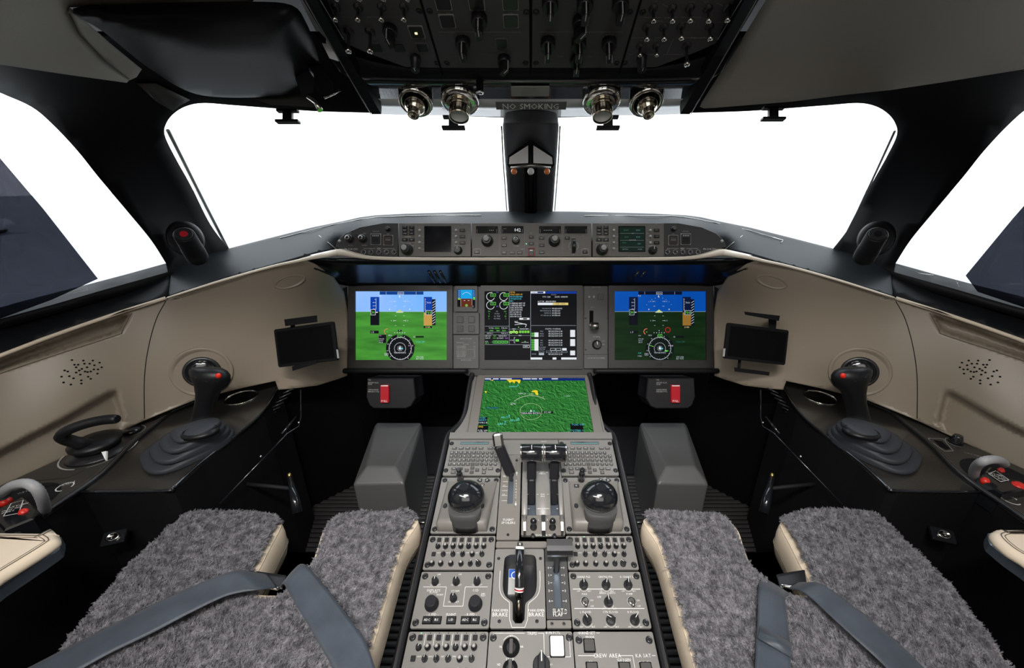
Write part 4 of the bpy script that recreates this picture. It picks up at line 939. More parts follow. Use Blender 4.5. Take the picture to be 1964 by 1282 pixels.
def fcp():
    t = PP('flight_guidance_panel', 'centre guidance panel of the glareshield with four small readout windows, one showing 042', 'control panel', GF, *g(1019, 460), group=GRP)
    faceplate(t, [(905, 428), (1134, 428), (1134, 492), (905, 492)], 'panel_grey')
    mb = MB()
    for x in (958, 1006, 1030, 1079): t.ln(mb, x, 449, x, 487, .0005, .0003, 'dim_mark')
    for s, x, y in (('IAS/MACH', 936, 452), ('HDG', 989, 452), ('PUSH DIR', 990, 472), ('FD', 914, 478), ('APPR', 1002, 478), ('ALT FINE', 1063, 451.5), ('VS', 1087, 449), ('UP', 1100, 489), ('DN', 1100, 456), ('FPA', 1119, 452), ('YD', 1122, 477), ('CRS', 1019, 447), ('A/T', 1046, 449)): t.tx(mb, s, x, y, .0032, .0003, 'white_mark' if y > 470 else 'dim_mark', wid=.85)
    for x, w in ((936, 15), (1062, 13), (1100, 9)): a = g(x, 463 if x < 1090 else 472); mb.arc(a[0], a[1], w*gk, .3, PI-.3, .0005, .0003, 'dim_mark', 20)
    t.rect(mb, 909, 477.5, 922, 488.5, .0003, 'white_mark', .0005); t.rect(mb, 1116, 477.5, 1128, 488.5, .0003, 'white_mark', .0005)
    t.part('lettering', mb)
    wins = [(913, 434, 955, 448, '- - -', 943), (962, 434, 1004, 448, '042', 993), (1034, 434, 1076, 448, '- - - - -', 1051), (1083, 434, 1126, 448, '', 1100)]
    for x0, y0, x1, y1, s, tx_ in wins:
        w = MB(); a = g(x0, y1); b = g(x1, y0); w.prism(rrect(a[0], b[0], a[1], b[1], .001, 2), 0, .0016, 'black_gloss')
        for xx in (x0+2.2, x1-2.2): t.ln(w, xx, y0+6, xx, y1-1, .0008, .0018, 'dim_mark')
        if s == '042': t.tx(w, s, tx_, 441.5, .0098, .0018, 'lcd_digit', wid=.85); t.tx(w, 'HDG', 969, 439, .003, .0018, 'dim_mark')
        elif s: t.tx(w, s, tx_, 441.5, .006, .0018, 'lcd_digit')
        t.part('readout_window', w)
    t.put('gs_dual', 'rotary_knob', 935, 463); t.put('gs_select', 'rotary_knob', 989.5, 462); t.put('gs_dual', 'rotary_knob', 1063, 463)
    # vertical speed wheel
    w = MB(); a = g(1100, 472)
    T = Matrix.Translation((a[0], a[1], -.002)) @ Matrix.Rotation(PI/2, 4, 'Y')
    w.cyl((0, 0), .021, -.005, .005, 'black_plastic', seg=32, T=T, bev=.001)
    for i in range(20):
        ang = PI*i/19; w.box(-.0048, .0048, -.0005, .0005, .0205, .0217, 'dark_metal', T=Matrix.Translation((a[0], a[1], -.002)) @ Matrix.Rotation(ang-PI/2, 4, 'X'))
    t.part('thumb_wheel', w)
    w = MB(); w.arc(a[0], a[1], .0135, -1.0, 1.0, .002, .0004, 'dim_mark'); w.arc(a[0], a[1], .0135, PI-1.0, PI+1.0, .002, .0004, 'dim_mark'); t.part('wheel_bezel', w)
    lg = MB()
    for x, y, w_ in ((967, 457, 'NAV'), (967, 471, 'APPR'), (967, 485, 'SPD'), (982, 485, 'FLC'), (997, 485, 'VNV'), (1019, 455, 'FD'), (1019, 468, 'CPL'), (1039, 457, 'ALT'), (1039, 471, 'VS'), (1039, 484.5, 'VNAV'), (1088, 457, 'FPA'), (914.5, 484, 'FD'), (1122, 484, 'FD')):
        t.put('gs_btn', 'push_button', x, y); t.tx(lg, w_, x, y, .0034, .0033, 'white_mark', wid=.85)
    t.part('button_legends', lg)
    w = MB(); a = g(1012, 492); b = g(1026, 476.5)
    w.plate(rrect(a[0], b[0], a[1]+.001, b[1], .001, 2), [rrect(a[0]+.0016, b[0]-.0016, a[1]+.0026, b[1]-.0016, .0005, 2)], 0, .006, 'red_plastic'); ob = t.part('button_guard', w, label='red guard frame around the lowest button')
    t.put('gs_btn', 'push_button', 1019, 487); w = MB(); a = g(1019, 481); w.box(a[0]-.004, a[0]+.004, a[1]-.0018, a[1]+.0018, .003, .004, 'white_plastic'); t.part('annunciator', w)
    w = MB(); a = g(1009.5, 468); w.poly(circ(a[0], a[1], .0013, 10), .0005, 'green_led'); t.part('indicator_light', w, label='tiny green light')
fcp()

# ================================================================== MAIN INSTRUMENT PANEL
SF = Frame(pt(CX, CY, 1.30), (1, 0, 0), UPC); sk = 1.30/F
def q(x, y): return SF.uv(x, y)
IP = Thing('instrument_panel', 'dark instrument panel plate behind the three upright displays', 'instrument panel', SF, *q(CX, 700))
mb = MB(); P = [(664, 543), (1372, 543), (1373, 716), (1150, 716), (1140, 722), (896, 722), (886, 716), (664, 716)]
mb.prism([q(x, y) for x, y in P], -.03, -.0095, 'screen_bezel', bev=.001); IP.part('back_plate', mb)
mb = MB()
for a, b in ((664, 898), (1138, 1373)):
    u0, v0 = q(a, 711); u1, _ = q(b, 711); mb.tube([(u0, v0, .012), (u0+.01, v0, .016), (u1-.01, v0, .016), (u1, v0, .012)], .0085, 'black_trim', 12)
    o = IP.part('padded_ledge', mb); mb = MB()
# screens ----------------------------------------------------------
ECOL = {}
def ec(r, g_, b, s=1.0):
    k = 'scr_%d_%d_%d' % (r, g_, b)
    if k not in M: emit(k, srgb(r, g_, b), s)
    return k
def noisy_emit(name, c0, c1, scale, stretch, c2=None, kind=0):
    m = bpy.data.materials.new(name); m.use_nodes = True; n = m.node_tree.nodes; L = m.node_tree.links; b = n['Principled BSDF']
    b.inputs['Base Color'].default_value = (0, 0, 0, 1); b.inputs['Specular IOR Level'].default_value = .1; b.inputs['Emission Strength'].default_value = 1
    t = n.new('ShaderNodeTexCoord'); mp = n.new('ShaderNodeMapping'); mp.inputs['Scale'].default_value = stretch; L.new(t.outputs['Object'], mp.inputs[0])
    nz = n.new('ShaderNodeTexNoise'); nz.inputs['Scale'].default_value = scale; nz.inputs['Detail'].default_value = 5; L.new(mp.outputs[0], nz.inputs['Vector'])
    r = n.new('ShaderNodeValToRGB'); e = r.color_ramp.elements; e[0].color = (*c0, 1); e[1].color = (*c1, 1)
    if kind == 0: e[0].position = .3; e[1].position = .7; L.new(nz.outputs[0], r.inputs[0])
    else:
        m2 = n.new('ShaderNodeMapping'); m2.inputs['Scale'].default_value = stretch; m2.inputs['Location'].default_value = (.0011, .0012, 0); L.new(t.outputs['Object'], m2.inputs[0])
        z2 = n.new('ShaderNodeTexNoise'); z2.inputs['Scale'].default_value = scale; z2.inputs['Detail'].default_value = 5; L.new(m2.outputs[0], z2.inputs['Vector'])
        for z in (nz, z2): z.inputs['Distortion'].default_value = 1.4; z.inputs['Roughness'].default_value = .62
        su = n.new('ShaderNodeMath'); su.operation = 'SUBTRACT'; L.new(nz.outputs[0], su.inputs[0]); L.new(z2.outputs[0], su.inputs[1])
        ma = n.new('ShaderNodeMath'); ma.operation = 'MULTIPLY_ADD'; ma.inputs[1].default_value = 4.6; ma.inputs[2].default_value = .52; L.new(su.outputs[0], ma.inputs[0])
        e[0].position = .12; e[1].position = .9; L.new(ma.outputs[0], r.inputs[0])
        if c2: x = e.new(.5); x.color = (*c2, 1)
    L.new(r.outputs[0], b.inputs['Emission Color']); M[name] = m
noisy_emit('pfd_sky_left', srgb(110, 180, 255), srgb(160, 195, 255), 6, (1, .3, 1)); noisy_emit('pfd_ground_left', srgb(52, 118, 40), srgb(78, 160, 58), 7, (1, 6, 1))
noisy_emit('pfd_sky_right', srgb(0, 70, 160), srgb(5, 82, 178), 6, (1, .3, 1)); noisy_emit('pfd_ground_right', srgb(8, 30, 12), srgb(18, 44, 18), 9, (1, 6, 1))
noisy_emit('map_terrain', srgb(14, 54, 22), srgb(74, 158, 72), 44, (1.15, 1, 1), srgb(38, 108, 45), 1)
noisy_emit('map_yellow', srgb(225, 190, 20), srgb(250, 230, 60), 60, (1, 1, 1))
class Cv:
    def __init__(s, fr, h): s.fr = fr; s.h = h; s.mb = MB()
    def z(s): s.h += .00005; return s.h
    def xy(s, x, y): return s.fr.uv(x, y)
    def rect(s, x0, y0, x1, y1, c): s.mb.poly([s.xy(x0, y0), s.xy(x1, y0), s.xy(x1, y1), s.xy(x0, y1)], s.z(), c)
    def poly(s, P, c): s.mb.poly([s.xy(*p) for p in P], s.z(), c)
    def ln(s, x0, y0, x1, y1, c, w=.6): a = s.xy(x0, y0); b = s.xy(x1, y1); s.mb.line(a[0], a[1], b[0], b[1], w*sk, s.z(), c)
    def box(s, x0, y0, x1, y1, c, w=.6): a = s.xy(x0, y0); b = s.xy(x1, y1); s.mb.pline([(a[0], a[1]), (b[0], a[1]), (b[0], b[1]), (a[0], b[1])], w*sk, s.z(), c, True)
    def arc(s, x, y, r, a0, a1, c, w=.7): a = s.xy(x, y); s.mb.arc(a[0], a[1], r*sk, a0, a1, w*sk, s.z(), c, 40)
    def disc(s, x, y, r, c, clip=None):
        P = [(x+r*math.cos(2*PI*i/48), y+r*math.sin(2*PI*i/48)) for i in range(48)]
        if clip: P = [(px, min(py, clip)) for px, py in P]
        s.poly(P, c)
    def tx(s, t, x, y, ch, c, al=0, wid=.85): a = s.xy(x, y); s.mb.text(t, a[0], a[1], ch*sk, s.z(), c, al, 0, wid)
def display(name, label, x0, y0, x1, y1, sx0, sy0, sx1, sy1, fr=SF, cat='display'):
    c = fr.uv((x0+x1)/2, (y0+y1)/2); t = Thing(name, label, cat, fr, *c, group='flight displays')
    a = fr.uv(x0, y1); b = fr.uv(x1, y0); e = fr.uv(sx0, sy1); f = fr.uv(sx1, sy0)
    mb = MB(); mb.plate(rrect(a[0], b[0], a[1], b[1], .004, 3), [[(e[0], e[1]), (f[0], e[1]), (f[0], f[1]), (e[0], f[1])]], -.009, .002, 'screen_bezel'); t.part('bezel', mb)
    mb = MB(); mb.poly([(e[0]-.002, e[1]-.002), (f[0]+.002, e[1]-.002), (f[0]+.002, f[1]+.002), (e[0]-.002, f[1]+.002)], -.004, ec(4, 6, 9)); s = t.part('screen', mb)
    return t, s
W_, G_, C_, K_ = ec(225, 230, 235), ec(110, 225, 90), ec(90, 205, 225), ec(5, 7, 10)
def pfd(s):
    D = 0 if s < 0 else 497.3
    t, scr = display('flight_display', lab2(s, 'upright display on the left showing pale sky over bright green ground', 'upright display on the right showing deep blue sky over dark green ground'), 668+D*1.0035, 547, 868+D*1.0035, 708, 681.5+D, 559, 857+D, 691)
    c = Cv(SF, -.0038); L = s < 0
    c.rect(681.5+D, 559, 857+D, 598, 'pfd_sky_left' if L else 'pfd_sky_right'); c.rect(681.5+D, 598, 857+D, 691, 'pfd_ground_left' if L else 'pfd_ground_right')
    c.ln(681.5+D, 597.8, 857+D, 597.8, ec(190, 220, 240) if L else ec(150, 175, 190), .6)
    bl = ec(10, 62, 135) if L else ec(6, 12, 34); tp = ec(5, 62, 165) if L else ec(8, 20, 55); w = W_ if L else ec(185, 195, 205); dk = ec(8, 12, 22)
    X = lambda v: 660+v/6.745+D; Y = lambda v: 530+v/6.745
    if not L: X = lambda v: 660+v/6.745+D
    c.rect(X(455), Y(197), X(1022), Y(238), bl); c.box(X(690), Y(205), X(766), Y(236), w, .5); c.tx('MANUAL', X(728), Y(221), 2.0, w); c.ln(X(538), Y(200), X(538), Y(236), w, .4); c.ln(X(928), Y(200), X(928), Y(236), w, .4)
    c.rect(X(335), Y(268), X(450), Y(455), tp); c.rect(X(335), Y(455), X(450), Y(635), dk)
    c.ln(X(408), Y(285), X(408), Y(430), w, .6)
    for i, y in enumerate((300, 340, 382, 425)): c.ln(X(388), Y(y), X(408), Y(y), w, .5); c.tx(('', '80', '60', '40')[i], X(378), Y(y), 2.6, w)
    c.rect(X(340), Y(432), X(400), Y(502), dk); c.box(X(340), Y(432), X(400), Y(502), w, .7); c.tx('30', X(372), Y(468), 5, G_); c.poly([(X(402), Y(467)), (X(418), Y(459)), (X(438), Y(467)), (X(418), Y(475))], w)
    c.rect(X(1028), Y(268), X(1135), Y(470), tp); c.rect(X(1135), Y(298), X(1180), Y(635), dk)
    for i in range(9): y = 320+i*34; c.ln(X(1140), Y(y+26), X(1176), Y(y), w, .9)
    c.ln(X(1044), Y(285), X(1044), Y(445), w, .6)
    for i in range(5): c.ln(X(1044), Y(300+i*32), X(1056), Y(300+i*32), w, .5)
    c.tx('7000', X(1095), Y(343), 3.4, w)
    c.rect(X(1028), Y(470), X(1135), Y(638), ec(206, 160, 80) if L else ec(150, 110, 45))
    hat = ec(120, 95, 50) if L else ec(90, 66, 26)
    for j in range(12):
        for i in range(9): c2 = (X(1034+i*11.5+(j % 2)*5.5), Y(476+j*13.5)); c.mb.poly([c.xy(c2[0]-.35, c2[1]-.35), c.xy(c2[0]+.35, c2[1]-.35), c.xy(c2[0]+.35, c2[1]+.35), c.xy(c2[0]-.35, c2[1]+.35)], c.h+.00004, hat)
    c.z(); c.rect(X(1052), Y(445), X(1134), Y(498), dk); c.box(X(1052), Y(445), X(1134), Y(498), w, .7); c.tx('700', X(1092), Y(472), 5, G_, wid=.95)
    c.rect(X(1026), Y(648), X(1135), Y(672), dk); c.tx('29.92IN', X(1080), Y(660), 2.4, ec(240, 220, 150))
    c.poly([(X(716), Y(240)), (X(727), Y(272)), (X(705), Y(272))], w); c.tx('TO', X(468), Y(255), 3.4, w)
    for dx, y, ww in ((0, 326, 32), (0, 388, 26), (0, 513, 18), (0, 576, 34), (0, 638, 18)):
        for sg in (-1, 1):
            x = 719+sg*(45+ww); c.ln(X(719+sg*45), Y(y), X(x), Y(y), w, .55)
            if ww > 30: c.ln(X(x), Y(y-10), X(x), Y(y+10), w, .5); c.tx('10', X(x+sg*26), Y(y), 2.2, w)
    for i in range(9):
        a = math.radians(-60+i*15); r0 = 190; c.ln(X(719+r0*math.sin(a)), Y(462-r0*math.cos(a)), X(719+(r0-12)*math.sin(a)), Y(462-(r0-12)*math.cos(a)), w, .4)
    for sg in (-1, 1): c.disc(X(719+sg*131), Y(430), 1.2, w)
    c.poly([(X(672), Y(467)), (X(719), Y(432)), (X(766), Y(467))], ec(190, 215, 120)); c.ln(X(672), Y(469), X(766), Y(469), w, 1.0)
    c.rect(X(336), Y(706), X(448), Y(742), dk); c.tx('L D', X(370), Y(724), 3.2, w); c.arc(X(560), Y(718), 5.5, PI*.45, PI*1.35, ec(240, 120, 90), 1.1); c.tx('70', X(560), Y(724), 2.4, G_)
    if not L: c.arc(X(832), Y(695), 4.5, 0, 2*PI, ec(160, 30, 30), 1.6)
    for i in range(5): c.disc(X(655+i*33), Y(732), .8, w)
    c.rect(X(697), Y(695), X(745), Y(718), dk) if L else None; c.disc(X(719), Y(704), .8, w)
    if L: c.rect(X(450), Y(758), X(545), Y(865), ec(12, 10, 22))
    for y, s_, cc in ((770, 'FMS1', ec(210, 120, 230)), (812, 'DTK 248', w), (835, 'DIS 12.4', w), (858, 'ETE 04', w)): c.tx(s_, X(454), Y(y), 2.2, cc if L else w, -1, .75)
    c.disc(X(727), Y(935), 27.3, ec(6, 10, 16) if L else ec(8, 18, 14), 691); c.arc(X(727), Y(935), 21.3, 0, 2*PI, w, .8)
    for i in range(24):
        a = 2*PI*i/24; r0, r1 = 21.3, (19.6 if i % 2 else 18.8); c.ln(X(727)+r0*math.sin(a), Y(935)+r0*math.cos(a), X(727)+r1*math.sin(a), Y(935)+r1*math.cos(a), w, .35)
    for i, s_ in enumerate(('N', '3', '6', 'E', '12', '15', 'S', '21', '24', 'W', '30', '33')):
        a = 2*PI*i/12+.35; x_, y_ = X(727)+24.3*math.sin(a), Y(935)-24.3*math.cos(a)
        if y_ < 689: c.tx(s_, x_, y_, 2.2, w)
    c.arc(X(727), Y(935), 10.8, -.25*PI, 1.25*PI, w, .5)
    for i in range(11): a = PI*2*i/11; c.ln(X(727)+5.5*math.sin(a), Y(935)+5.5*math.cos(a), X(727)+3.2*math.sin(a), Y(935)+3.2*math.cos(a), w, .5)
    c.poly([(X(727), Y(905)), (X(745), Y(942)), (X(735), Y(942)), (X(727), Y(960)), (X(719), Y(942)), (X(709), Y(942))], W_); c.poly([(X(735), Y(925)), (X(775), Y(935)), (X(735), Y(948))], C_)
    c.rect(X(620), Y(978), X(815), Y(1002), dk); c.tx('TERRAIN INTEG', X(727), Y(990), 2.6, w)
    c.rect(X(700), Y(752), X(755), Y(788), dk); c.box(X(700), Y(752), X(755), Y(788), G_, .5); c.tx('042', X(727), Y(770), 3.0, G_)
    c.tx('HDG', X(600), Y(765), 2.6, w); c.rect(X(930), Y(775), X(1035), Y(795), dk); c.tx('GS', X(912), Y(785), 2.6, w)
    if L: c.rect(X(808), Y(888), X(920), Y(910), dk)
    c.tx('39.5 NM', X(866), Y(899), 2.2, ec(235, 200, 230)); c.tx('TCAS OFF', X(990), Y(850), 3.0, ec(80, 220, 215) if L else ec(40, 110, 100))
    c.tx('UTC 12:18', X(985), Y(1045), 2.8, w); c.tx('ELT 00:01', X(985), Y(1068), 2.8, w); c.box(X(530), Y(998), X(575), Y(1024), w, .4); c.tx('218', X(552), Y(1011), 2.4, w)
    if not L: c.tx('ADF1', X(465), Y(995), 2.6, ec(60, 180, 160)); c.tx('VOR2', X(465), Y(1033), 2.6, w); c.ln(X(590), Y(893), X(645), Y(912), G_, .8); c.poly([(X(790), Y(955)), (X(840), Y(965)), (X(800), Y(980))], G_)
    t.part('flight_symbols', c.mb, parent=scr)
    mb = MB()
    for a_, b_ in (((672+D*1.0035, 706), (672+D*1.0035, 696)), ((672+D*1.0035, 706), (864+D*1.0035, 706)), ((864+D*1.0035, 706), (864+D*1.0035, 696))):
        p, r_ = q(*a_), q(*b_); mb.line(p[0], p[1], r_[0], r_[1], .0005, .0022, 'near_black')
    for i in range(5):
        for j in range(3): p = q(762+i*2.3+D, 697+j*2.3); mb.poly(circ(p[0], p[1], .001, 8), .0022, 'near_black')
    t.part('light_sensor', mb)
pfd(-1); pfd(1)
def mfd():
    t, scr = display('systems_display', 'upright centre display with black background, engine dials, green and white text columns', 922, 547, 1117, 708, 929.5, 559, 1106, 691)
    c = Cv(SF, -.0038); X = lambda v: 860+v/6.1375; Y = lambda v: 540+v/6.1375; w = W_; gr = G_
    c.rect(929.5, 559, 1106, 691, ec(4, 6, 12)); lg = ec(150, 160, 170)
    c.rect(X(968), Y(117), X(1508), Y(143), ec(10, 55, 150)); c.rect(X(968), Y(117), X(1140), Y(140), w); c.rect(X(1048), Y(120), X(1118), Y(137), ec(10, 40, 110)); c.tx('CHART', X(1008), Y(129), 2.4, ec(10, 40, 110))
    for x in (716, 968): c.ln(X(x), Y(117), X(x), Y(745 if x < 800 else 920), lg, .7)
    c.ln(X(428), Y(528), X(716), Y(528), lg, .6); c.ln(X(428), Y(745), X(965), Y(745), lg, .6); c.ln(X(975), Y(520), X(1506), Y(520), lg, .6); c.ln(X(428), Y(598), X(716), Y(598), lg, .5); c.ln(X(428), Y(630), X(716), Y(630), lg, .5)
    for x, y in ((495, 178), (650, 178), (495, 280), (650, 280)):
        c.arc(X(x), Y(y), 7.6, PI*.35, PI*2-.3, w, .9); c.rect(X(x), Y(y-34), X(x+60), Y(y-2), ec(20, 60, 20)); c.box(X(x), Y(y-34), X(x+60), Y(y-2), gr, .6); c.tx('0.0', X(x+30), Y(y-18), 3, gr)
    for s_, x, y, cc, ch in (('N1', 510, 128, lg, 2.4), ('TO', 577, 128, ec(120, 130, 230), 2.6), ('ITT', 577, 295, ec(130, 130, 220), 2.4), ('0.0', 480, 353, gr, 2.8), ('N2', 573, 353, lg, 2.4), ('0.0', 668, 353, gr, 2.8), ('0', 480, 381, gr, 2.6), ('FF KPH', 573, 381, lg, 2.4), ('0', 680, 381, gr, 2.6), ('19', 478, 410, gr, 2.6), ('OIL TEMP', 573, 410, lg, 2.4), ('20', 672, 410, gr, 2.6), ('1', 478, 438, gr, 2.6), ('OIL PRESS', 573, 438, lg, 2.4), ('1', 678, 438, gr, 2.6),
                          ('TOTAL', 505, 550, w, 2.4), ('12860', 575, 550, gr, 3.2), ('FUEL KG', 660, 550, w, 2.4), ('5480', 507, 580, gr, 3), ('1880', 587, 580, gr, 3), ('5500', 655, 580, gr, 3), ('SAT 15 C', 490, 613, w, 2.4), ('TAT 16 C', 660, 613, w, 2.4), ('CAB ALT', 465, 643, w, 2.4), ('650', 545, 643, gr, 2.6), ('CAB RATE 0', 640, 643, w, 2.4), ('CAB DP', 463, 668, w, 2.4), ('0.00', 542, 668, gr, 2.6), ('LDG ELEV', 610, 668, w, 2.4), ('1428', 685, 668, ec(190, 120, 230), 2.6), ('RUD', 452, 708, w, 2.2), ('NU 3', 456, 728, gr, 2.6)): c.tx(s_, X(x), Y(y), ch, cc)
    c.poly([(X(490), Y(715)), (X(530), Y(695)), (X(700), Y(698)), (X(712), Y(715)), (X(690), Y(733)), (X(530), Y(733))], ec(20, 60, 45)); c.box(X(525), Y(702), X(700), Y(728), gr, .6)
    for x in (560, 600, 640, 680): c.box(X(x-14), Y(705), X(x+14), Y(725), gr, .5)
    am = ec(240, 190, 60)
    for i, (s_, cc) in enumerate((('ICE FAIL', am), ('WSHLD LIGHTS OFF', am), ('FMS DISAGREE HEAP', C_), ('CPT EQUIP DOOR', C_), ('INFO', C_), ('R WINDSHLD HEAT OFF', w), ('L WINDSHLD HEAT OFF', w), ('R ENG SHUTDOWN', w), ('L ENG SHUTDOWN', w), ('EXT AC PWR ON', w), ('HYD PUMP 3B OFF', w), ('HYD PUMP 3A OFF', w))): c.tx(s_, X(728), Y(128+i*26), 2.9, cc, -1, .62)
    c.rect(X(835), Y(430), X(955), Y(452), w); c.rect(X(880), Y(434), X(925), Y(448), K_)
    c.ln(X(780), Y(480), X(920), Y(508), w, 1.2); c.ln(X(780), Y(510), X(905), Y(500), w, .8); c.ln(X(920), Y(508), X(905), Y(540), w, .9); c.tx('SLAT', X(800), Y(472), 2.2, w); c.poly([(X(820), Y(545)), (X(826), Y(530)), (X(834), Y(545))], gr)
    c.ln(X(718), Y(562), X(965), Y(562), lg, .5); c.tx('GEAR', X(773), Y(560), 2.2, w); c.tx('BRAKE TEMP', X(895), Y(560), 2.2, w); c.ln(X(718), Y(638), X(965), Y(638), lg, .5); c.tx('TRIM', X(843), Y(638), 2.2, w)
    for x, y in ((737, 600), (770, 593), (803, 600)): c.disc(X(x), Y(y), 2.8, ec(170, 235, 110)); c.disc(X(x), Y(y+4), 1.6, ec(120, 190, 80))
    for i in range(4): c.rect(X(832+i*32), Y(580), X(858+i*32), Y(608), ec(130, 220, 80)); c.tx('0%d' % (3+i), X(845+i*32), Y(594), 2.4, K_)
    c.ln(X(775), Y(660), X(775), Y(725), w, .6); c.ln(X(775), Y(660), X(790), Y(660), w, .5); c.ln(X(775), Y(725), X(790), Y(725), w, .5); c.rect(X(790), Y(682), X(830), Y(708), gr); c.tx('12', X(810), Y(695), 3, K_); c.tx('STAB', X(748), Y(693), 2.2, w)
    c.ln(X(860), Y(718), X(945), Y(718), w, .5); c.poly([(X(895), Y(712)), (X(903), Y(698)), (X(911), Y(712))], gr); c.box(X(880), Y(755), X(955), Y(780), w, .6); c.tx('INFO', X(917), Y(767), 2.4, w)
    # right half
    c.tx('STATUS', X(1240), Y(158), 2.2, lg); c.tx('UTC  12:18', X(1155), Y(183), 2.8, w); c.tx('DATE  30MAY19', X(1330), Y(183), 2.8, w); c.tx('ACT DB  JAN-WORLD', X(1160), Y(237), 2.8, w); c.rect(X(1052), Y(252), X(1410), Y(280), w); c.rect(X(1228), Y(252), X(1410), Y(280), ec(215, 195, 120)); c.tx('07FEB  06MAR', X(1318), Y(266), 2.4, K_)
    for i, (a_, b_) in enumerate((('PROGRAM P/N', '810-0123-000001'), ('PERFORMANCE DB', '100-7120-003'), ('MAPPED DB', '100-7120-004'), ('WT AND BAL DB', '100-7140-005'))): c.tx(a_, X(1210), Y(320+i*27), 2.3, lg, 1, .75); c.tx(b_, X(1222), Y(320+i*27), 2.8, w, -1, .72)
    c.tx('STATUS / POSITION', X(1230), Y(560), 2.6, w)
    for y, s_ in ((588, 'FMS1'), (616, 'GNSS1'), (642, 'GNSS2'), (695, 'IRS1'), (722, 'IRS2'), (749, 'IRS3'), (857, 'REF')):
        c.tx(s_, X(1098), Y(y), 2.4, lg); c.tx('N51 28.25 E000 12.48' if y < 1e3 else '', X(1260), Y(y), 2.9, w, 0, .72)
    c.tx('VOR/DME', X(1106), Y(776), 2.4, lg); c.tx('MASTER', X(1106), Y(798), 2.4, lg)
    for y0, y1 in ((572, 655), (680, 762), (815, 870)): c.rect(X(1433), Y(y0), X(1490), Y(y1), w)
    for y0, y1 in ((602, 655), (680, 815)):
        c.rect(X(1012), Y(y0), X(1060), Y(y1), w); c.rect(X(975), Y(y0), X(1010), Y(y1), ec(40, 120, 40))
        y = y0+12
        while y < y1-6: c.tx('ON', X(992), Y(y), 2.6, ec(130, 240, 110)); y += 27
    for x in (1200, 1265): c.box(X(x), Y(788), X(x+58), Y(812), w, .5)
    c.rect(X(1338), Y(786), X(1390), Y(812), w)
    for x in (1066, 1150, 1212, 1275, 1338): c.box(X(x), Y(820), X(x+58), Y(838), lg, .5)
    c.rect(X(1064), Y(843), X(1125), Y(868), ec(170, 178, 185)); c.tx('ENTER', X(1010), Y(855), 2.2, lg)
    for x0, x1 in ((968, 1104), (1226, 1270), (1327, 1506)): c.rect(X(x0), Y(895), X(x1), Y(920), w)
    t.part('system_pages', c.mb, parent=scr)
    mb = MB(); p = q(1012, 697); mb.pline([(p[0], p[1]), (p[0]+.03, p[1]), (p[0]+.03, p[1]-.012), (p[0], p[1]-.012)], .0005, .0022, 'near_black'); mb.line(*q(928, 706), *q(1111, 706), .0005, .0022, 'near_black'); t.part('panel_seam', mb)
mfd()
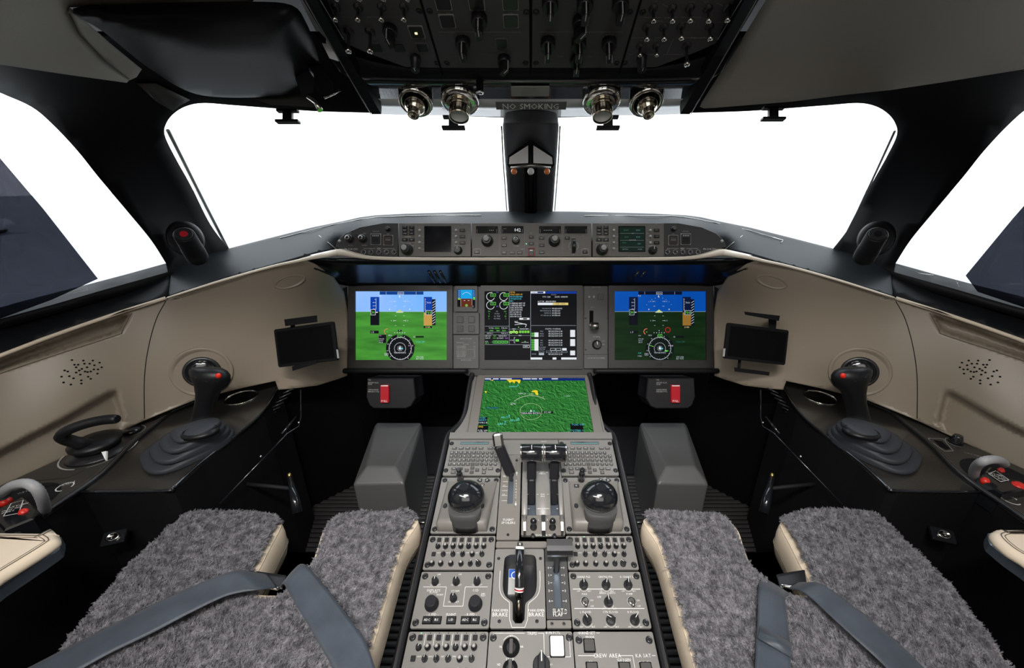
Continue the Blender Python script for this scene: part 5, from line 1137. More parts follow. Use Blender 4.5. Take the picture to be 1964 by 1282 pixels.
def standby():
    t = Thing('standby_display', 'small square standby display with blue sky over brown ground, between left and centre displays', 'display', SF, *q(893, 573), group='standby and annunciator modules')
    a = q(872, 598); b = q(916, 549); e = q(877.5, 589); f = q(911.5, 556)
    mb = MB(); mb.plate(rrect(a[0], b[0], a[1], b[1], .003, 3), [[(e[0], e[1]), (f[0], e[1]), (f[0], f[1]), (e[0], f[1])]], -.009, .003, 'panel_dark'); t.part('bezel', mb)
    mb = MB(); mb.poly([(e[0]-.002, e[1]-.002), (f[0]+.002, e[1]-.002), (f[0]+.002, f[1]+.002), (e[0]-.002, f[1]+.002)], -.004, K_); s = t.part('screen', mb)
    c = Cv(SF, -.0038); c.rect(877.5, 556, 911.5, 573, ec(20, 160, 225)); c.rect(877.5, 573, 911.5, 589, ec(95, 40, 18)); c.rect(877.5, 556, 883, 573, ec(10, 90, 160)); c.rect(905.5, 556, 911.5, 573, ec(10, 90, 160)); c.rect(877.5, 573, 883, 589, K_); c.rect(905.5, 573, 911.5, 589, K_)
    for y in (558, 562, 566, 570): c.ln(879, y, 881.5, y, W_, .7); c.ln(907, y, 909.5, y, W_, .5)
    c.arc(894.5, 570, 9, .5, PI-.5, W_, .5); c.ln(889, 576.5, 892, 576.5, W_, .7); c.ln(897, 576.5, 900, 576.5, W_, .7); c.rect(907, 570, 911, 575, ec(90, 200, 80)); c.rect(878, 572, 882.5, 575, ec(150, 200, 60)); c.disc(894.5, 586, 2.6, ec(120, 170, 80)); c.ln(883.5, 573, 883.5, 588, W_, .4); c.ln(905, 573, 905, 588, W_, .4)
    t.part('horizon_picture', c.mb, parent=s)
    mb = MB(); p = q(908, 588.5); mb.cyl(p, .0045, .003, .014, 'black_plastic', seg=16, bev=.001); t.part('rotary_knob', mb)
    mb = MB(); 
    for x in (893, 903): p = q(x, 593.5); mb.box(p[0]-.003, p[0]+.003, p[1]-.002, p[1]+.002, .003, .0045, 'key_dark'); t.part('push_button', mb); mb = MB()
    # four square switches
    t = Thing('annunciator_switch_panel', 'dark module with four unlit square switches below the standby display', 'control panel', SF, *q(893, 620), group='standby and annunciator modules')
    a = q(869, 641); b = q(919, 600); mb = MB(); mb.prism(rrect(a[0], b[0], a[1], b[1], .002, 3), -.009, .002, 'panel_dark', bev=.0006); t.part('faceplate', mb)
    mb = MB(); mb.line(*q(872, 602.3), *q(889, 602.3), .0006, .0023, 'faint_mark'); mb.line(*q(899, 602.3), *q(915, 602.3), .0006, .0023, 'faint_mark'); p = q(894, 602.3); mb.text('CABIN', p[0], p[1], .003, .0023, 'faint_mark'); t.part('lettering', mb)
    mk_btn('sq_switch', .021, .021, .003, 'key_dark', rim='faint_mark')
    for x in (882.5, 904.5):
        for y in (613.5, 631): u, v = q(x, y); t.inst(LIB['sq_switch'], 'push_button', u, v, .002)
    # placard
    t = Thing('data_plate', 'dark limitations plate with lines of small white print, left of the centre display', 'placard', SF, *q(893, 670))
    a = q(870, 707); b = q(918, 644); mb = MB(); mb.prism(rrect(a[0], b[0], a[1], b[1], .002, 3), -.009, .001, 'panel_dark', bev=.0005); t.part('plate', mb)
    mb = MB()
    for i, (s, y, al) in enumerate((('MINIMUM CRUISE SPEED', 650, 0), ('IN-FLIGHT ICE', 657.5, -1), ('ALTITUDE', 661, 0), ('SLATS EXTENDED', 664.5, -1), ('FLAPS EXTENDED 1', 667.5, -1), ('FLAPS EXTENDED 2', 674, -1), ('FLAPS EXTENDED 3', 677.5, -1), ('FLAPS EXTENDED 4', 681, -1), ('GEAR EXTENDED', 684, -1), ('SEE AFM FOR MORE', 691, 0))):
        p = q(894 if al == 0 else 876, y); mb.text(s, p[0], p[1], .0036, .0013, 'dim_mark', al, 0, .72)
        if al: p = q(912, y); mb.text('%d' % (300-20*i), p[0], p[1], .0034, .0013, 'dim_mark', 1, 0, .8); mb.line(*q(897, y+1), *q(906, y+1), .0004, .0013, 'faint_mark')
    for y in (670.8, 687.5): mb.line(*q(876, y), *q(912, y), .0005, .0013, 'dim_mark')
    t.part('lettering', mb)
    # landing gear module
    t = Thing('landing_gear_panel', 'narrow dark panel with a wheel-tipped lever and a round selector, right of the centre display', 'control panel', SF, *q(1143, 620))
    mb = MB(); a = q(1120, 707); b = q(1165, 549); mb.prism(rrect(a[0], b[0], a[1], b[1], .002, 3), -.009, .002, 'panel_dark', bev=.0006); t.part('faceplate', mb)
    X = lambda v: 860+v/6.1375; Y = lambda v: 540+v/6.1375
    mb = MB()
    def tt(s, x, y, c=.0034, m='dim_mark'): p = q(X(x), Y(y)); mb.text(s, p[0], p[1], c, .0023, m, 0, 0, .8)
    tt('NOSE LDG GEAR', 1740, 67); tt('DN LCK', 1665, 140, .0028, 'faint_mark'); tt('HORN', 1790, 145, .0028, 'faint_mark'); tt('GEAR UP', 1697, 305, .003); tt('AUTOBRAKE', 1740, 652, .0034); tt('RTO', 1665, 705); tt('LOW', 1825, 703, .003); tt('MED', 1825, 742, .003); tt('LDG GR CAUTION-OVERRIDE', 1742, 902, .0036, 'dim_mark'); tt('HI', 1780, 665, .0028)
    mb.line(*q(X(1600), Y(67)), *q(X(1632), Y(67)), .0005, .0023, 'faint_mark'); mb.line(*q(X(1850), Y(67)), *q(X(1880), Y(67)), .0005, .0023, 'faint_mark'); mb.line(*q(X(1585), Y(860)), *q(X(1890), Y(860)), .001, .0023, 'near_black')
    t.part('lettering', mb)
    mb = MB(); a = q(X(1660), Y(520)); b = q(X(1705), Y(345)); mb.box(a[0], b[0], a[1], b[1], .0019, .0026, 'near_black'); t.part('lever_slot', mb)
    mb = MB(); a = q(X(1685), Y(530)); mb.box(a[0]-.004, a[0]+.006, a[1]-.004, a[1]+.004, .002, .034, 'black_plastic')
    lev = t.part('gear_lever', mb); mb = MB(); T = Matrix.Translation((a[0]+.003, a[1], .040)) @ Matrix.Rotation(PI/2, 4, 'Y'); mb.cyl((0, 0), .0115, -.011, .013, 'brushed_metal', seg=24, T=T, bev=.002); t.part('wheel_knob', mb, parent=lev, label='tan grey wheel-shaped knob')
    mb = MB(); p = q(X(1665), Y(515)); mb.cyl(p, .003, .002, .02, 'white_plastic', seg=10); t.part('release_pin', mb)
    mk_btn('gear_btn', .020, .020, .003, 'key_dark', rim='faint_mark'); u, v = q(X(1791), Y(183)); t.inst(LIB['gear_btn'], 'push_button', u, v, .002)
    for dx in (-8, 10): p = q(X(1680+dx*3), Y(183)); mb = MB(); mb.cyl(p, .0035, .002, .004, 'black_gloss', seg=12); t.part('indicator', mb)
    mk_knob('auto_knob', .0155, .016); u, v = q(X(1745), Y(745)); t.inst(LIB['auto_knob'], 'rotary_knob', u, v, .002, .1)
    for x, y in ((1615, 435), (1870, 435), (1615, 805), (1870, 805)): u, v = q(X(x), Y(y)); t.inst(LIB['fastener_small'], 'fastener', u, v, .002)
standby()
# vent/bracket silhouettes on the glossy underside
for s in (-1, 1):
    P = [(822, 512), (838, 511), (846, 540), (836, 543), (820, 530)] if s < 0 else [(1215, 528), (1222, 524), (1230, 512), (1238, 515), (1240, 524), (1226, 536)]
    root = empty('latch_bracket', pt(P[0][0], 525, 1.2)); tag(root, lab2(s, 'small ribbed black fitting under the glareshield above the left display', 'small metallic latch under the glareshield above the right display'), 'bracket')
    mb = MB(); 
    for i in range(3 if s < 0 else 2):
        x = (822+i*11) if s < 0 else (1217+i*12); a = pt(x, 520 if s < 0 else 531, 1.19)-root.location; b = pt(x+(12 if s < 0 else 10), 542 if s < 0 else 519, 1.225 if s < 0 else 1.185)-root.location
        mb.tube([a, b], .004, 'black_gloss' if s < 0 else 'dark_metal', 8); mb.obj('rib', root); mb = MB()

# ---------------------------------------------------------------- lower (map) display on the pedestal throat
MF = fr3(pt(CX, 831, 1.117), pt(CX, 724, 1.3076))
def mq(x, y): return MF.uv(x, y)
t = Thing('map_display', 'tilted lower display showing green terrain with yellow patches and a range ring', 'display', MF, *mq(CX, 780))
a = mq(905, 848)[1]; u0, v0 = mq(915, 831); u1, v1 = mq(1121, 724)
mb = MB(); mb.plate([(u0-.034, v0-.024), (u1+.034, v0-.024), (u1+.022, v1+.022), (u0-.022, v1+.022)], [[(u0, v0), (u1, v0), (u1, v1), (u0, v1)]], -.012, .004, 'panel_grey')
mb.box(u0-.027, u0-.0262, v0, v1, .004, .0043, 'near_black'); mb.box(u1+.0262, u1+.027, v0, v1, .004, .0043, 'near_black'); t.part('bezel', mb)
mb = MB(); mb.poly([(u0-.002, v0-.002), (u1+.002, v0-.002), (u1+.002, v1+.002), (u0-.002, v1+.002)], -.004, 'map_terrain'); scr = t.part('screen', mb)
c = Cv(MF, -.0036); X = lambda v: 860+v/6.1375; Y = lambda v: 700+v/6.1375
def mrect(x0, y0, x1, y1, m): 
    a_ = mq(x0, y0); b_ = mq(x1, y1); c.mb.poly([(a_[0], a_[1]), (b_[0], a_[1]), (b_[0], b_[1]), (a_[0], b_[1])], c.z(), m)
vt = mq(CX, 729)[1]; c.mb.poly([(u0, vt), (u1, vt), (u1, v1), (u0, v1)], c.z(), ec(12, 40, 110))
for x0, x1 in ((430, 500), (525, 590), (610, 745), (875, 970), (980, 1045), (1065, 1105), (1215, 1290)): mrect(X(x0), Y(152), X(x1), Y(163), W_)
for P in ([(480, 172), (530, 168), (525, 180)], [(680, 168), (850, 168), (845, 195), (830, 218), (815, 192), (790, 185), (775, 212), (750, 190), (720, 205), (700, 180)], [(980, 300), (1020, 290), (1050, 295), (1058, 350), (1030, 345), (1015, 315), (985, 312)], [(435, 300), (450, 305), (445, 325), (430, 315)]):
    c.mb.poly([mq(X(x), Y(y)) for x, y in P], c.z(), 'map_yellow')
def earc(x, y, r, a0, a1, w_, m): p = mq(X(x), Y(y)); c.mb.arc(p[0], p[1], r, a0, a1, w_, c.z(), m, 40)
earc(972, 540, .033, 0, 2*PI, .0009, ec(190, 220, 160)); p = mq(X(972), Y(540)); r_ = mq(X(972), Y(356))[1]-p[1]; c.mb.arc(p[0], p[1], r_, PI*.27, PI*.78, .0013, c.z(), ec(215, 225, 200), 40)
mrect(X(848), Y(550), X(1095), Y(574), K_); mrect(X(1105), Y(540), X(1232), Y(562), K_)
def mt(s, x, y, ch, m, al=0): p = mq(X(x), Y(y)); c.mb.text(s, p[0], p[1], ch*.0017, c.z(), m, al, 0, .85)
mt('TERRAIN INTEG', 970, 563, 4, W_); mt('39.5 NM', 1167, 551, 3, W_); mt('042', 975, 337, 4.5, ec(190, 230, 160)); mt('270', 762, 453, 5, W_); mt('NAV 15', 870, 332, 3.6, W_); mt('15', 1118, 373, 3.4, ec(180, 220, 150))
for s, x, y in (('SPRINGS', 765, 250), ('MDLT', 660, 613), ('V1', 712, 608), ('SEEOY', 765, 650), ('HV', 820, 645), ('BJRE', 610, 692), ('H', 668, 690), ('LBO', 862, 800)): mt(s, x, y, 3.6, ec(110, 230, 215))
for x, y in ((820, 235), (716, 590), (825, 628), (668, 668), (1008, 540)): p = mq(X(x), Y(y)); c.mb.poly(circ(p[0], p[1], .0022, 8), c.z(), C_)
mt('RIVERBEND', 515, 503, 4, ec(20, 60, 150)); mt('S LAKE', 1395, 362, 3, ec(170, 215, 200)); c.mb.poly([mq(X(958), Y(548)), mq(X(972), Y(522)), mq(X(986), Y(548))], c.z(), W_)
mrect(X(345), Y(715), X(460), Y(805), K_); mrect(X(368), Y(610), X(450), Y(705), ec(10, 22, 30)); mrect(X(1432), Y(690), X(1598), Y(806), K_); mrect(X(1380), Y(788), X(1432), Y(806), W_)
mt('VOR1', 400, 622, 3.6, C_); mt('ADF1 F', 405, 648, 3.6, C_); mt('VOR2 R', 405, 678, 3.6, W_); mt('FMS', 385, 727, 4, ec(240, 190, 60)); mt('DTK 248', 405, 770, 3.2, W_); mt('ETE 04', 405, 790, 3.2, W_)
mt('TCAS OFF', 1525, 702, 3.8, C_); mt('TFC/TERR 1.2', 1515, 770, 3.4, ec(90, 190, 190)); mt('11 TCAS', 1515, 787, 3.2, ec(90, 190, 190))
t.part('map_symbols', c.mb, parent=scr)
# ================================================================== PEDESTAL
PD = fr3(pt(CX, 1282, .681), pt(CX, 845, 1.09))
def p(x, y, h=0): return PD.uv(x, y, h)
AX = lambda v: 820+v/4.79
AY = lambda v: 820+v/4.79
BX = lambda v: 780+v/4.0917
BY = lambda v: 1020+v/4.0917
UL0, UL1, UR0, UR1 = -.2235, -.0775, .0775, .2235
V = {k: p(CX, y)[1] for k, y in dict(top=843, kb0=912, cc1=916, cc0=1023, r1=1028, r0=1093, v1=1097, v0=1206, z1=1212, bot=1330).items()}
PE = Thing('centre_pedestal', 'grey centre pedestal body with stitched black edging, rising between the two seats', 'pedestal', PD, 0, p(CX, 1060)[1])
def ped_body():
    vb = V['bot']-.05; vt = p(CX, 838)[1]
    mb = MB()
    for s in (-1, 1): mb.box(min(s*.226, s*.234), max(s*.226, s*.234), vb, vt, -.42, -.002, 'near_black')
    mb.box(-.226, .226, vb, vt, -.34, -.33, 'near_black'); mb.box(-.226, .226, vt-.01, vt+.012, -.3, .004, 'panel_light'); PE.part('body', mb)
    for s in (-1, 1):
        # edging follows the pedestal side then sweeps in round the lower display
        P = [(PD.w(s*.2335, vb, .002)), PD.w(s*.2335, p(CX, 1100)[1], .002), PD.w(s*.2335, p(CX, 950)[1], .002), PD.w(s*.2335, p(CX, 860)[1], .002)]
        P += [pt(CX+s*x, y, d) for x, y, d in ((159, 836, 1.105), (148, 824, 1.13), (134, 810, 1.16), (126, 790, 1.19), (121, 760, 1.235), (116, 730, 1.285), (112, 717, 1.30))]
        P = crom(P, 5); mb = MB(); mb.tube(P, .0075, 'black_plastic', 10); PE_o = mb.obj('edging', PE.root)
        inv = (Matrix.Translation(PE.root.location) @ PD.rot.to_4x4()).inverted(); PE_o.data.transform(inv)
        mb = MB(); mb.tube([a+PD.n*.0066+Vector((s*.001, 0, 0)) for a in P], .0007, 'dark_thread', 5); o = mb.obj('stitching', PE_o); o.data.transform(inv)
    # side skins under the lower display
    for s in (-1, 1):
        mb = MB(); top = [pt(CX+s*x, y, d) for x, y, d in ((159, 840, 1.10), (134, 811, 1.16), (124, 780, 1.205), (116, 730, 1.285), (112, 716, 1.30))]
        mb.loft([top, [Vector((a.x, a.y+.05, .25)) for a in top]], 'near_black', closed=False, caps=False); o = mb.obj('side_skin', PE.root); o.data.transform((Matrix.Translation(PE.root.location) @ PD.rot.to_4x4()).inverted()); q_ = o.modifiers.new('s', 'SOLIDIFY'); q_.thickness = .004
ped_body()
mb = MB(); w0 = mq(905, 848)[1]
# throat plate between lower display and pedestal top
P = [(mq(CX-113, 716)), (mq(CX+113, 716)), (mq(CX+124, 780)), (mq(CX+134, 811)), (mq(CX+158, 840)), (mq(CX-158, 840)), (mq(CX-134, 811)), (mq(CX-124, 780))]
t = Thing('throat_plate', 'grey surround plate flaring below the lower map display', 'panel', MF, *mq(CX, 835)); u0, v0 = mq(915, 831); u1, v1 = mq(1121, 724)
mb.plate(P, [[(u0-.03, v0-.02), (u1+.03, v0-.02), (u1+.02, v1+.018), (u0-.02, v1+.018)]], -.012, -.004, 'panel_light'); t.part('plate', mb)
# ---- hardware sizes
mk_screw('dzus', .0062)
mk_pointer('pd_pointer', .0078, .014); mk_pointer('pd_pointer_small', .0052, .011); mk_knob('pd_knob', .0072, .015); mk_knob('pd_cap', .0054, .009); mk_knob('pd_big', .0135, .018, mark=None)
mb = MB(); mb.lathe([(.0054, 0), (.0054, .005), (.0042, .006), (.0040, .011), (.0034, .012)], 'black_plastic', 18, mats=['black_plastic', 'black_plastic', 'black_plastic', 'black_plastic', 'panel_grey']); mb.poly([(-.0022, -.0016), (.0022, -.0016), (0, .0026)], .0122, 'dim_mark'); lib('pd_vol', mb)
mb = MB(); mb.poly(circ(0, 0, .0085, 18), .0004, 'dim_mark'); mb.lathe([(.0075, 0), (.0075, .002), (.004, .003)], 'brushed_metal', 18); lib('pd_tog_base', mb)
mb = MB(); R = Matrix.Rotation(.8, 4, 'X'); mb.lathe([(.0022, .002), (.002, .007), (.0032, .011), (.0036, .0135), (.0024, .0155), (0, .016)], 'chrome', 14, T=R, mats=['brushed_metal']*5); lib('pd_tog_lever', mb)
mk_btn('pd_led_btn', .0085, .0085, .003, 'key_dark', rim=None); mk_btn('pd_key', .0098, .0085, .0026, 'key_face'); mk_btn('pd_fkey', .0125, .0075, .0026, 'key_face'); mk_btn('pd_wbtn', .0155, .0105, .003, 'key_dark', rim='near_black')
mb = MB(); mb.cyl((0, 0), .0048, 0, .0026, 'key_face', seg=14, bev=.0008); lib('pd_rkey', mb)
PG = 'pedestal control panels'
class Pn(PP): pass
def fplate(t, u0, u1, v0, v1, m='panel_light', holes=(), z0=-.006):
    mb = MB(); 
    if holes: mb.plate(rrect(u0, u1, v0, v1, .003, 3), list(holes), z0, 0, m)
    else: mb.prism(rrect(u0, u1, v0, v1, .003, 3), z0, 0, m, bev=.0007)
    t.part('faceplate', mb)
def fast(t, L, me='dzus'):
    for u, v in L: t.inst(LIB[me], 'fastener', u, v, 0)
def corners(u0, u1, v0, v1, d=.0085): return [(u0+d, v0+d), (u1-d, v0+d), (u0+d, v1-d), (u1-d, v1-d)]
# ---- keyboards
def keyboard(s):
    u0, u1 = (UL0, UL1) if s < 0 else (UR0, UR1); D = 0 if s < 0 else UR0-UL0
    t = Pn('keyboard_panel', lab2(s, 'keyboard panel at the top left of the pedestal, behind the metal-tipped spoiler lever', 'keyboard panel at the top right of the pedestal, beside the thrust lever grips'), 'keyboard', PD, (u0+u1)/2, (V['kb0']+V['top'])/2, PG)
    fplate(t, u0, u1, V['kb0'], V['top']-.002); fast(t, [(u0+.007, V['top']-.015), (u1-.007, V['top']-.015), (u0+.0065, V['kb0']+.014), (u1-.0065, V['kb0']+.014)])
    kx = lambda X_: p(AX(X_), AY(300))[0]
    vs = lambda Y_: p(CX, AY(Y_))[1]
    mb = MB(); a = u0+.031; mb.box(a, a+.078, vs(158), vs(135), 0, .0012, 'black_gloss'); mb.box(a+.002, a+.076, vs(157), vs(145), .0012, .0014, 'lcd_cyan'); t.part('readout_window', mb, label='narrow readout glowing faint cyan')
    lt = MB(); n = 0; ABC = 'ABCDEFG123HIJKLMN456OPQRSTU789VWXYZ./-0+'
    for r, Y_ in enumerate((236, 268, 303, 341)):
        for c_ in range(11):
            u = u0+.0135+c_*.0118; v = vs(Y_)
            if c_ == 10 and r == 0: continue
            rd = 7 <= c_ <= 9 or (r == 3 and c_ == 10)
            t.inst(LIB['pd_rkey' if rd else 'pd_key'], 'key', u, v, 0); 
            if c_ < 10: lt.text(ABC[n], u, v, .0042, .0029, 'white_mark'); n += 1
            else: lt.text(('', 'CLR', 'SP', 'DEL')[r], u, v, .0026, .0029, 'white_mark', wid=.8)
    for i, w_ in enumerate(('FPL', 'MAP', 'CHT', 'SYS', 'CAS')): u = u0+.0175+i*.0178; t.inst(LIB['pd_fkey'], 'key', u, vs(195), 0); lt.text(w_, u, vs(195), .0030, .0029, 'white_mark')
    for i, w_ in enumerate(('TUN', 'NAV')): u = u0+.1135+i*.016; t.inst(LIB['pd_fkey'], 'key', u, vs(195), 0); lt.text(w_, u, vs(195), .0030, .0029, 'white_mark')
    for X_, Y_, w_, k in ((242, 383, 'CKL', 'pd_fkey'), (236, 418, 'DSPL', 'pd_fkey'), (360, 397, '<', 'pd_key'), (412, 376, '+', 'pd_key'), (406, 415, '-', 'pd_key'), (456, 395, '>', 'pd_key'), (523, 383, 'PREV', 'pd_fkey'), (580, 383, 'EXEC', 'pd_fkey'), (518, 418, 'OK', 'pd_key')) + (((300, 383, 'BK', 'pd_fkey'),)):
        u, v = p(AX(X_), AY(Y_)); u += D; t.inst(LIB[k], 'key', u, v, 0); lt.text(w_, u, v, .0028, .0029, 'white_mark', wid=.85)
    t.part('key_legends', lt)
keyboard(-1); keyboard(1)
# ---- cursor control units
def cursor(s):
    D = 0 if s < 0 else UR0-UL0; u0, u1 = UL0+D, UL1+D
    t = Pn('cursor_control_panel', lab2(s, 'cursor control panel with a large glossy black palm dome, left of the spoiler lever slot', 'cursor control panel with a large glossy black palm dome, right of the thrust levers'), 'control panel', PD, (u0+u1)/2, (V['cc0']+V['cc1'])/2, PG)
    fplate(t, u0, u1, V['cc0'], V['cc1']); fast(t, corners(u0, u1, V['cc0'], V['cc1'], .0088))
    def a(X_, Y_, h=0): u, v = p(AX(X_), AY(Y_), h); return (u+D, v)
    # swept housing rising towards the rear
    mb = MB(); L0, R0 = u0+.016, u1-.020; vT = a(0, 500)[1]; vB = V['cc0']+.004
    rows = []
    N = 9
    for i in range(N):
        f = i/(N-1); v = vT+(vB-vT)*min(1, f*1.02); h = .002+.034*(f**1.25); l = L0+.000; r = (u1-.006)+(-.014)*f
        if s > 0 and False: pass
        prof = [(l, -.001), (l, h*.85), (l+.006, h), (r-.006, h), (r, h*.85), (r, -.001)]
        rows.append([(x, v, z) for x, z in prof])
    rows.append([(x, vB-.001, z) for x, z in [(L0+.001, -.001), (L0+.001, .0), (L0+.006, .0), (r-.006, .0), (r-.001, .0), (r-.001, -.001)]])
    mb.loft(rows, 'panel_grey', closed=False, caps=False, smooth=True); mb.loft([rows[0], [(x, vT-.0001, -.001) for x, v, z in rows[0]]], 'panel_grey', closed=False, caps=False); t.part('wrist_housing', mb)
    # column
    dcv = a(343, 628, .068)[1]; c = (a(343, 628, .068)[0]+(.002 if s < 0 else -.002), (dcv+vB)/2); ky_ = (dcv-vB)/2+.004; mb = MB(); rr = []
    for z, kx, ky, dy in ((.0, .034, ky_, -.002), (.030, .033, ky_, -.002), (.045, .034, ky_, 0), (.060, .036, ky_, .004)):
        rr.append([(c[0]+kx*math.copysign(abs(math.cos(q_))**.6, math.cos(q_)), c[1]+dy+ky*math.copysign(abs(math.sin(q_))**.6, math.sin(q_)), z) for q_ in [2*PI*k/28 for k in range(28)]])
    mb.loft(rr, 'panel_dark'); t.part('dome_column', mb)  # darker grey puts the shading below the dome into the colour
    dc = a(343, 628, .068); mb = MB(); rr = []; sg_ = -1 if s < 0 else 1
    for k in range(1, 12):
        ph = -PI/2+PI*k/12; z = .068+(.034 if ph > 0 else .018)*math.sin(ph); rad = math.cos(ph)
        ring = []
        for j in range(32):
            th = 2*PI*j/32; x_ = .041*math.cos(th); y_ = .036*math.sin(th); bulge = 1+.12*math.cos(th-(-.7 if s < 0 else -2.4))
            ring.append((dc[0]+x_*rad*bulge, dc[1]+y_*rad*bulge, z))
        rr.append(ring)
    mb.loft(rr, 'black_gloss'); t.part('palm_dome', mb, label='glossy black rounded palm dome')
    # stacked joystick knob ahead of the dome
    j = a(303, 490); mb = MB(); mb.lathe([(.0085, 0), (.0085, .006), (.0065, .009), (.0065, .016), (.0075, .018), (.0075, .028), (.0055, .030), (.0062, .036), (.0062, .044), (.005, .046)], 'black_gloss', 18, (j[0], j[1], 0)); t.part('joystick_knob', mb)
    for X_, Y_, n_ in ((485, 493, 1), (545, 493, 0), (505, 538, 2)):
        x, y = a(X_, Y_); mb = MB(); th = {1: PI, 0: 0, 2: -PI/2}[n_]
        P = [(x+r_*math.cos(th+q_), y+r_*math.sin(th+q_)) for r_, q_ in ((.0085, 0), (.0065, 1.2), (.006, 2.3), (.006, -2.3), (.0065, -1.2))]
        mb.prism(P, .001, .0042, 'key_dark', bev=.0006); mb.pline([(x+.003*math.cos(th+q_), y+.003*math.sin(th+q_)) for q_ in (2.1, 0, -2.1)], .0009, .0044, 'white_mark'); t.part('arrow_button', mb)
    for X_, Y_ in ((172, 772), (508, 772)):
        x, y = a(X_, Y_); mb = MB(); mb.prism([(x+.0048*math.cos(q_)*1.0, y+.0065*math.sin(q_)) for q_ in [2*PI*k/16 for k in range(16)]], .012, .024, 'key_dark', bev=.0015); t.part('side_button', mb)
    mb = MB(); x, y = a(515, 468); mb.text('SRC DSPL', x, y, .0028, .0006, 'white_mark')
    if s > 0: x, y = a(360, 560); x = p(AX(1367), AY(553))[0]; y = p(AX(1367), AY(553))[1]; mb.box(x-.006, x+.006, y-.004, y+.004, .003, .007, 'key_dark'); mb.text('SEL', x, y, .003, .0072, 'white_mark')
    t.part('lettering', mb)
cursor(-1); cursor(1)
# ---- centre strip and spoiler panel
vTop = V['top']-.002; vSp = p(CX, 872)[1]; vS0 = p(CX, 1036)[1]
t = Pn('blank_strip', 'plain grey strip across the pedestal ahead of the thrust levers', 'panel', PD, 0, (vTop+vSp)/2); fplate(t, UL1+.002, UR0-.002, vSp, vTop)
mb = MB(); u, v = p(AX(1067), AY(132)); mb.text('THRUST', u, v, .003, .0004, 'white_mark'); t.part('lettering', mb)
us0, us1 = UL1+.002, p(AX(852), AY(700))[0]-.0005
t = Pn('flight_spoiler_selector', 'grey flight spoilers panel with a long lever slot and upright white lettering', 'control panel', PD, (us0+us1)/2, (vSp+vS0)/2, PG)
sl0 = p(AX(765), AY(560))[0]; sw = .0065; svT, svB = p(CX, AY(430))[1], p(CX, AY(703))[1]
fplate(t, us0, us1, vS0, vSp-.002, 'panel_grey', holes=[[(sl0-sw, svB), (sl0+sw, svB), (sl0+sw, svT), (sl0-sw, svT)]])
mb = MB(); mb.box(sl0-sw, sl0+sw, svB, svT, -.010, -.006, 'steel_blue'); t.part('slot_liner', mb)
mb = MB()
for i, Y_ in enumerate((455, 500, 545, 583, 628, 675)): v = p(CX, AY(Y_))[1]; mb.line(sl0-.021, v, sl0-sw-.001, v, .0008, .0004, 'white_mark'); mb.text(('ARM', '0', '1/4', '1/2', '3/4', 'MAX')[i], sl0-.0165, v+.003, .0032, .0004, 'white_mark') if i % 2 == 0 else None
u = p(AX(815), AY(560))[0]
for i, ch in enumerate('RETRACT'): mb.text(ch, u, p(CX, AY(492+i*26))[1], .0042, .0004, 'white_mark')
for Y_, d in ((425, 1), (703, -1)): v = p(CX, AY(Y_))[1]; mb.poly([(u-.0028, v), (u+.0028, v), (u, v+.006*d)], .0004, 'white_mark'); mb.line(u, v, u, v-.006*d, .0012, .0004, 'white_mark')
uu = (us0+us1)/2
for s_, Y_ in (('FLIGHT', 850), ('SPOILERS', 878)): mb.text(s_, uu, p(CX, AY(Y_))[1], .0054, .0004, 'white_mark')
mb.line(us1-.012, svB-.01, us1-.012, vSp-.002, .0004, .0004, 'near_black'); t.part('lettering', mb)
fast(t, [(uu, p(CX, AY(988))[1]), (p(AX(820), AY(300))[0], p(CX, AY(305))[1])], 'fastener_small')
# lever
def rodbox(a, b, wx, wy, m, mb, taper=1):
    a, b = Vector(a), Vector(b); d = (b-a).normalized(); x = Vector((1, 0, 0)); y = d.cross(x).normalized(); x = y.cross(d); rings = []
    for c_, k in ((a, 1), (a+d*.002, 1.0), (b-d*.004, taper), (b, taper*.82)):
        rings.append([c_+x*(wx*k*sx_)+y*(wy*k*sy_) for sx_, sy_ in ((1, .5), (.6, 1), (-.6, 1), (-1, .5), (-1, -.5), (-.6, -1), (.6, -1), (1, -.5))])
    mb.loft(rings, m, smooth=False)
LV = Thing('spoiler_lever', 'slanted black spoiler lever with a chrome head, standing in the flight spoilers slot', 'lever', PD, sl0, p(CX, AY(430))[1])
b0 = (*p(AX(770), AY(490), -.004), -.004); b1 = (*p(AX(762), AY(420), .012), .012); b2 = (*p(AX(655), AY(165), .075), .075); b3 = (*p(AX(640), AY(55), .098), .098)
mb = MB(); rodbox(b0, b1, .004, .004, 'dark_metal', mb); LV.part('shaft', mb)
mb = MB(); rodbox(b1, b2, .0125, .0085, 'black_plastic', mb); LV.part('grip', mb)
mb = MB(); rodbox(b2, b3, .0128, .0095, 'brushed_metal', mb); LV.part('head', mb, label='brushed metal head')
mb = MB(); d = (Vector(b3)-Vector(b2)).normalized(); Tm = Matrix.Translation(Vector(b3)) @ d.to_track_quat('Z', 'Y').to_matrix().to_4x4(); mb.lathe([(.0045, -.001), (.0042, .002), (.003, .0024)], 'black_gloss', 14, T=Tm); LV.part('thumb_button', mb)
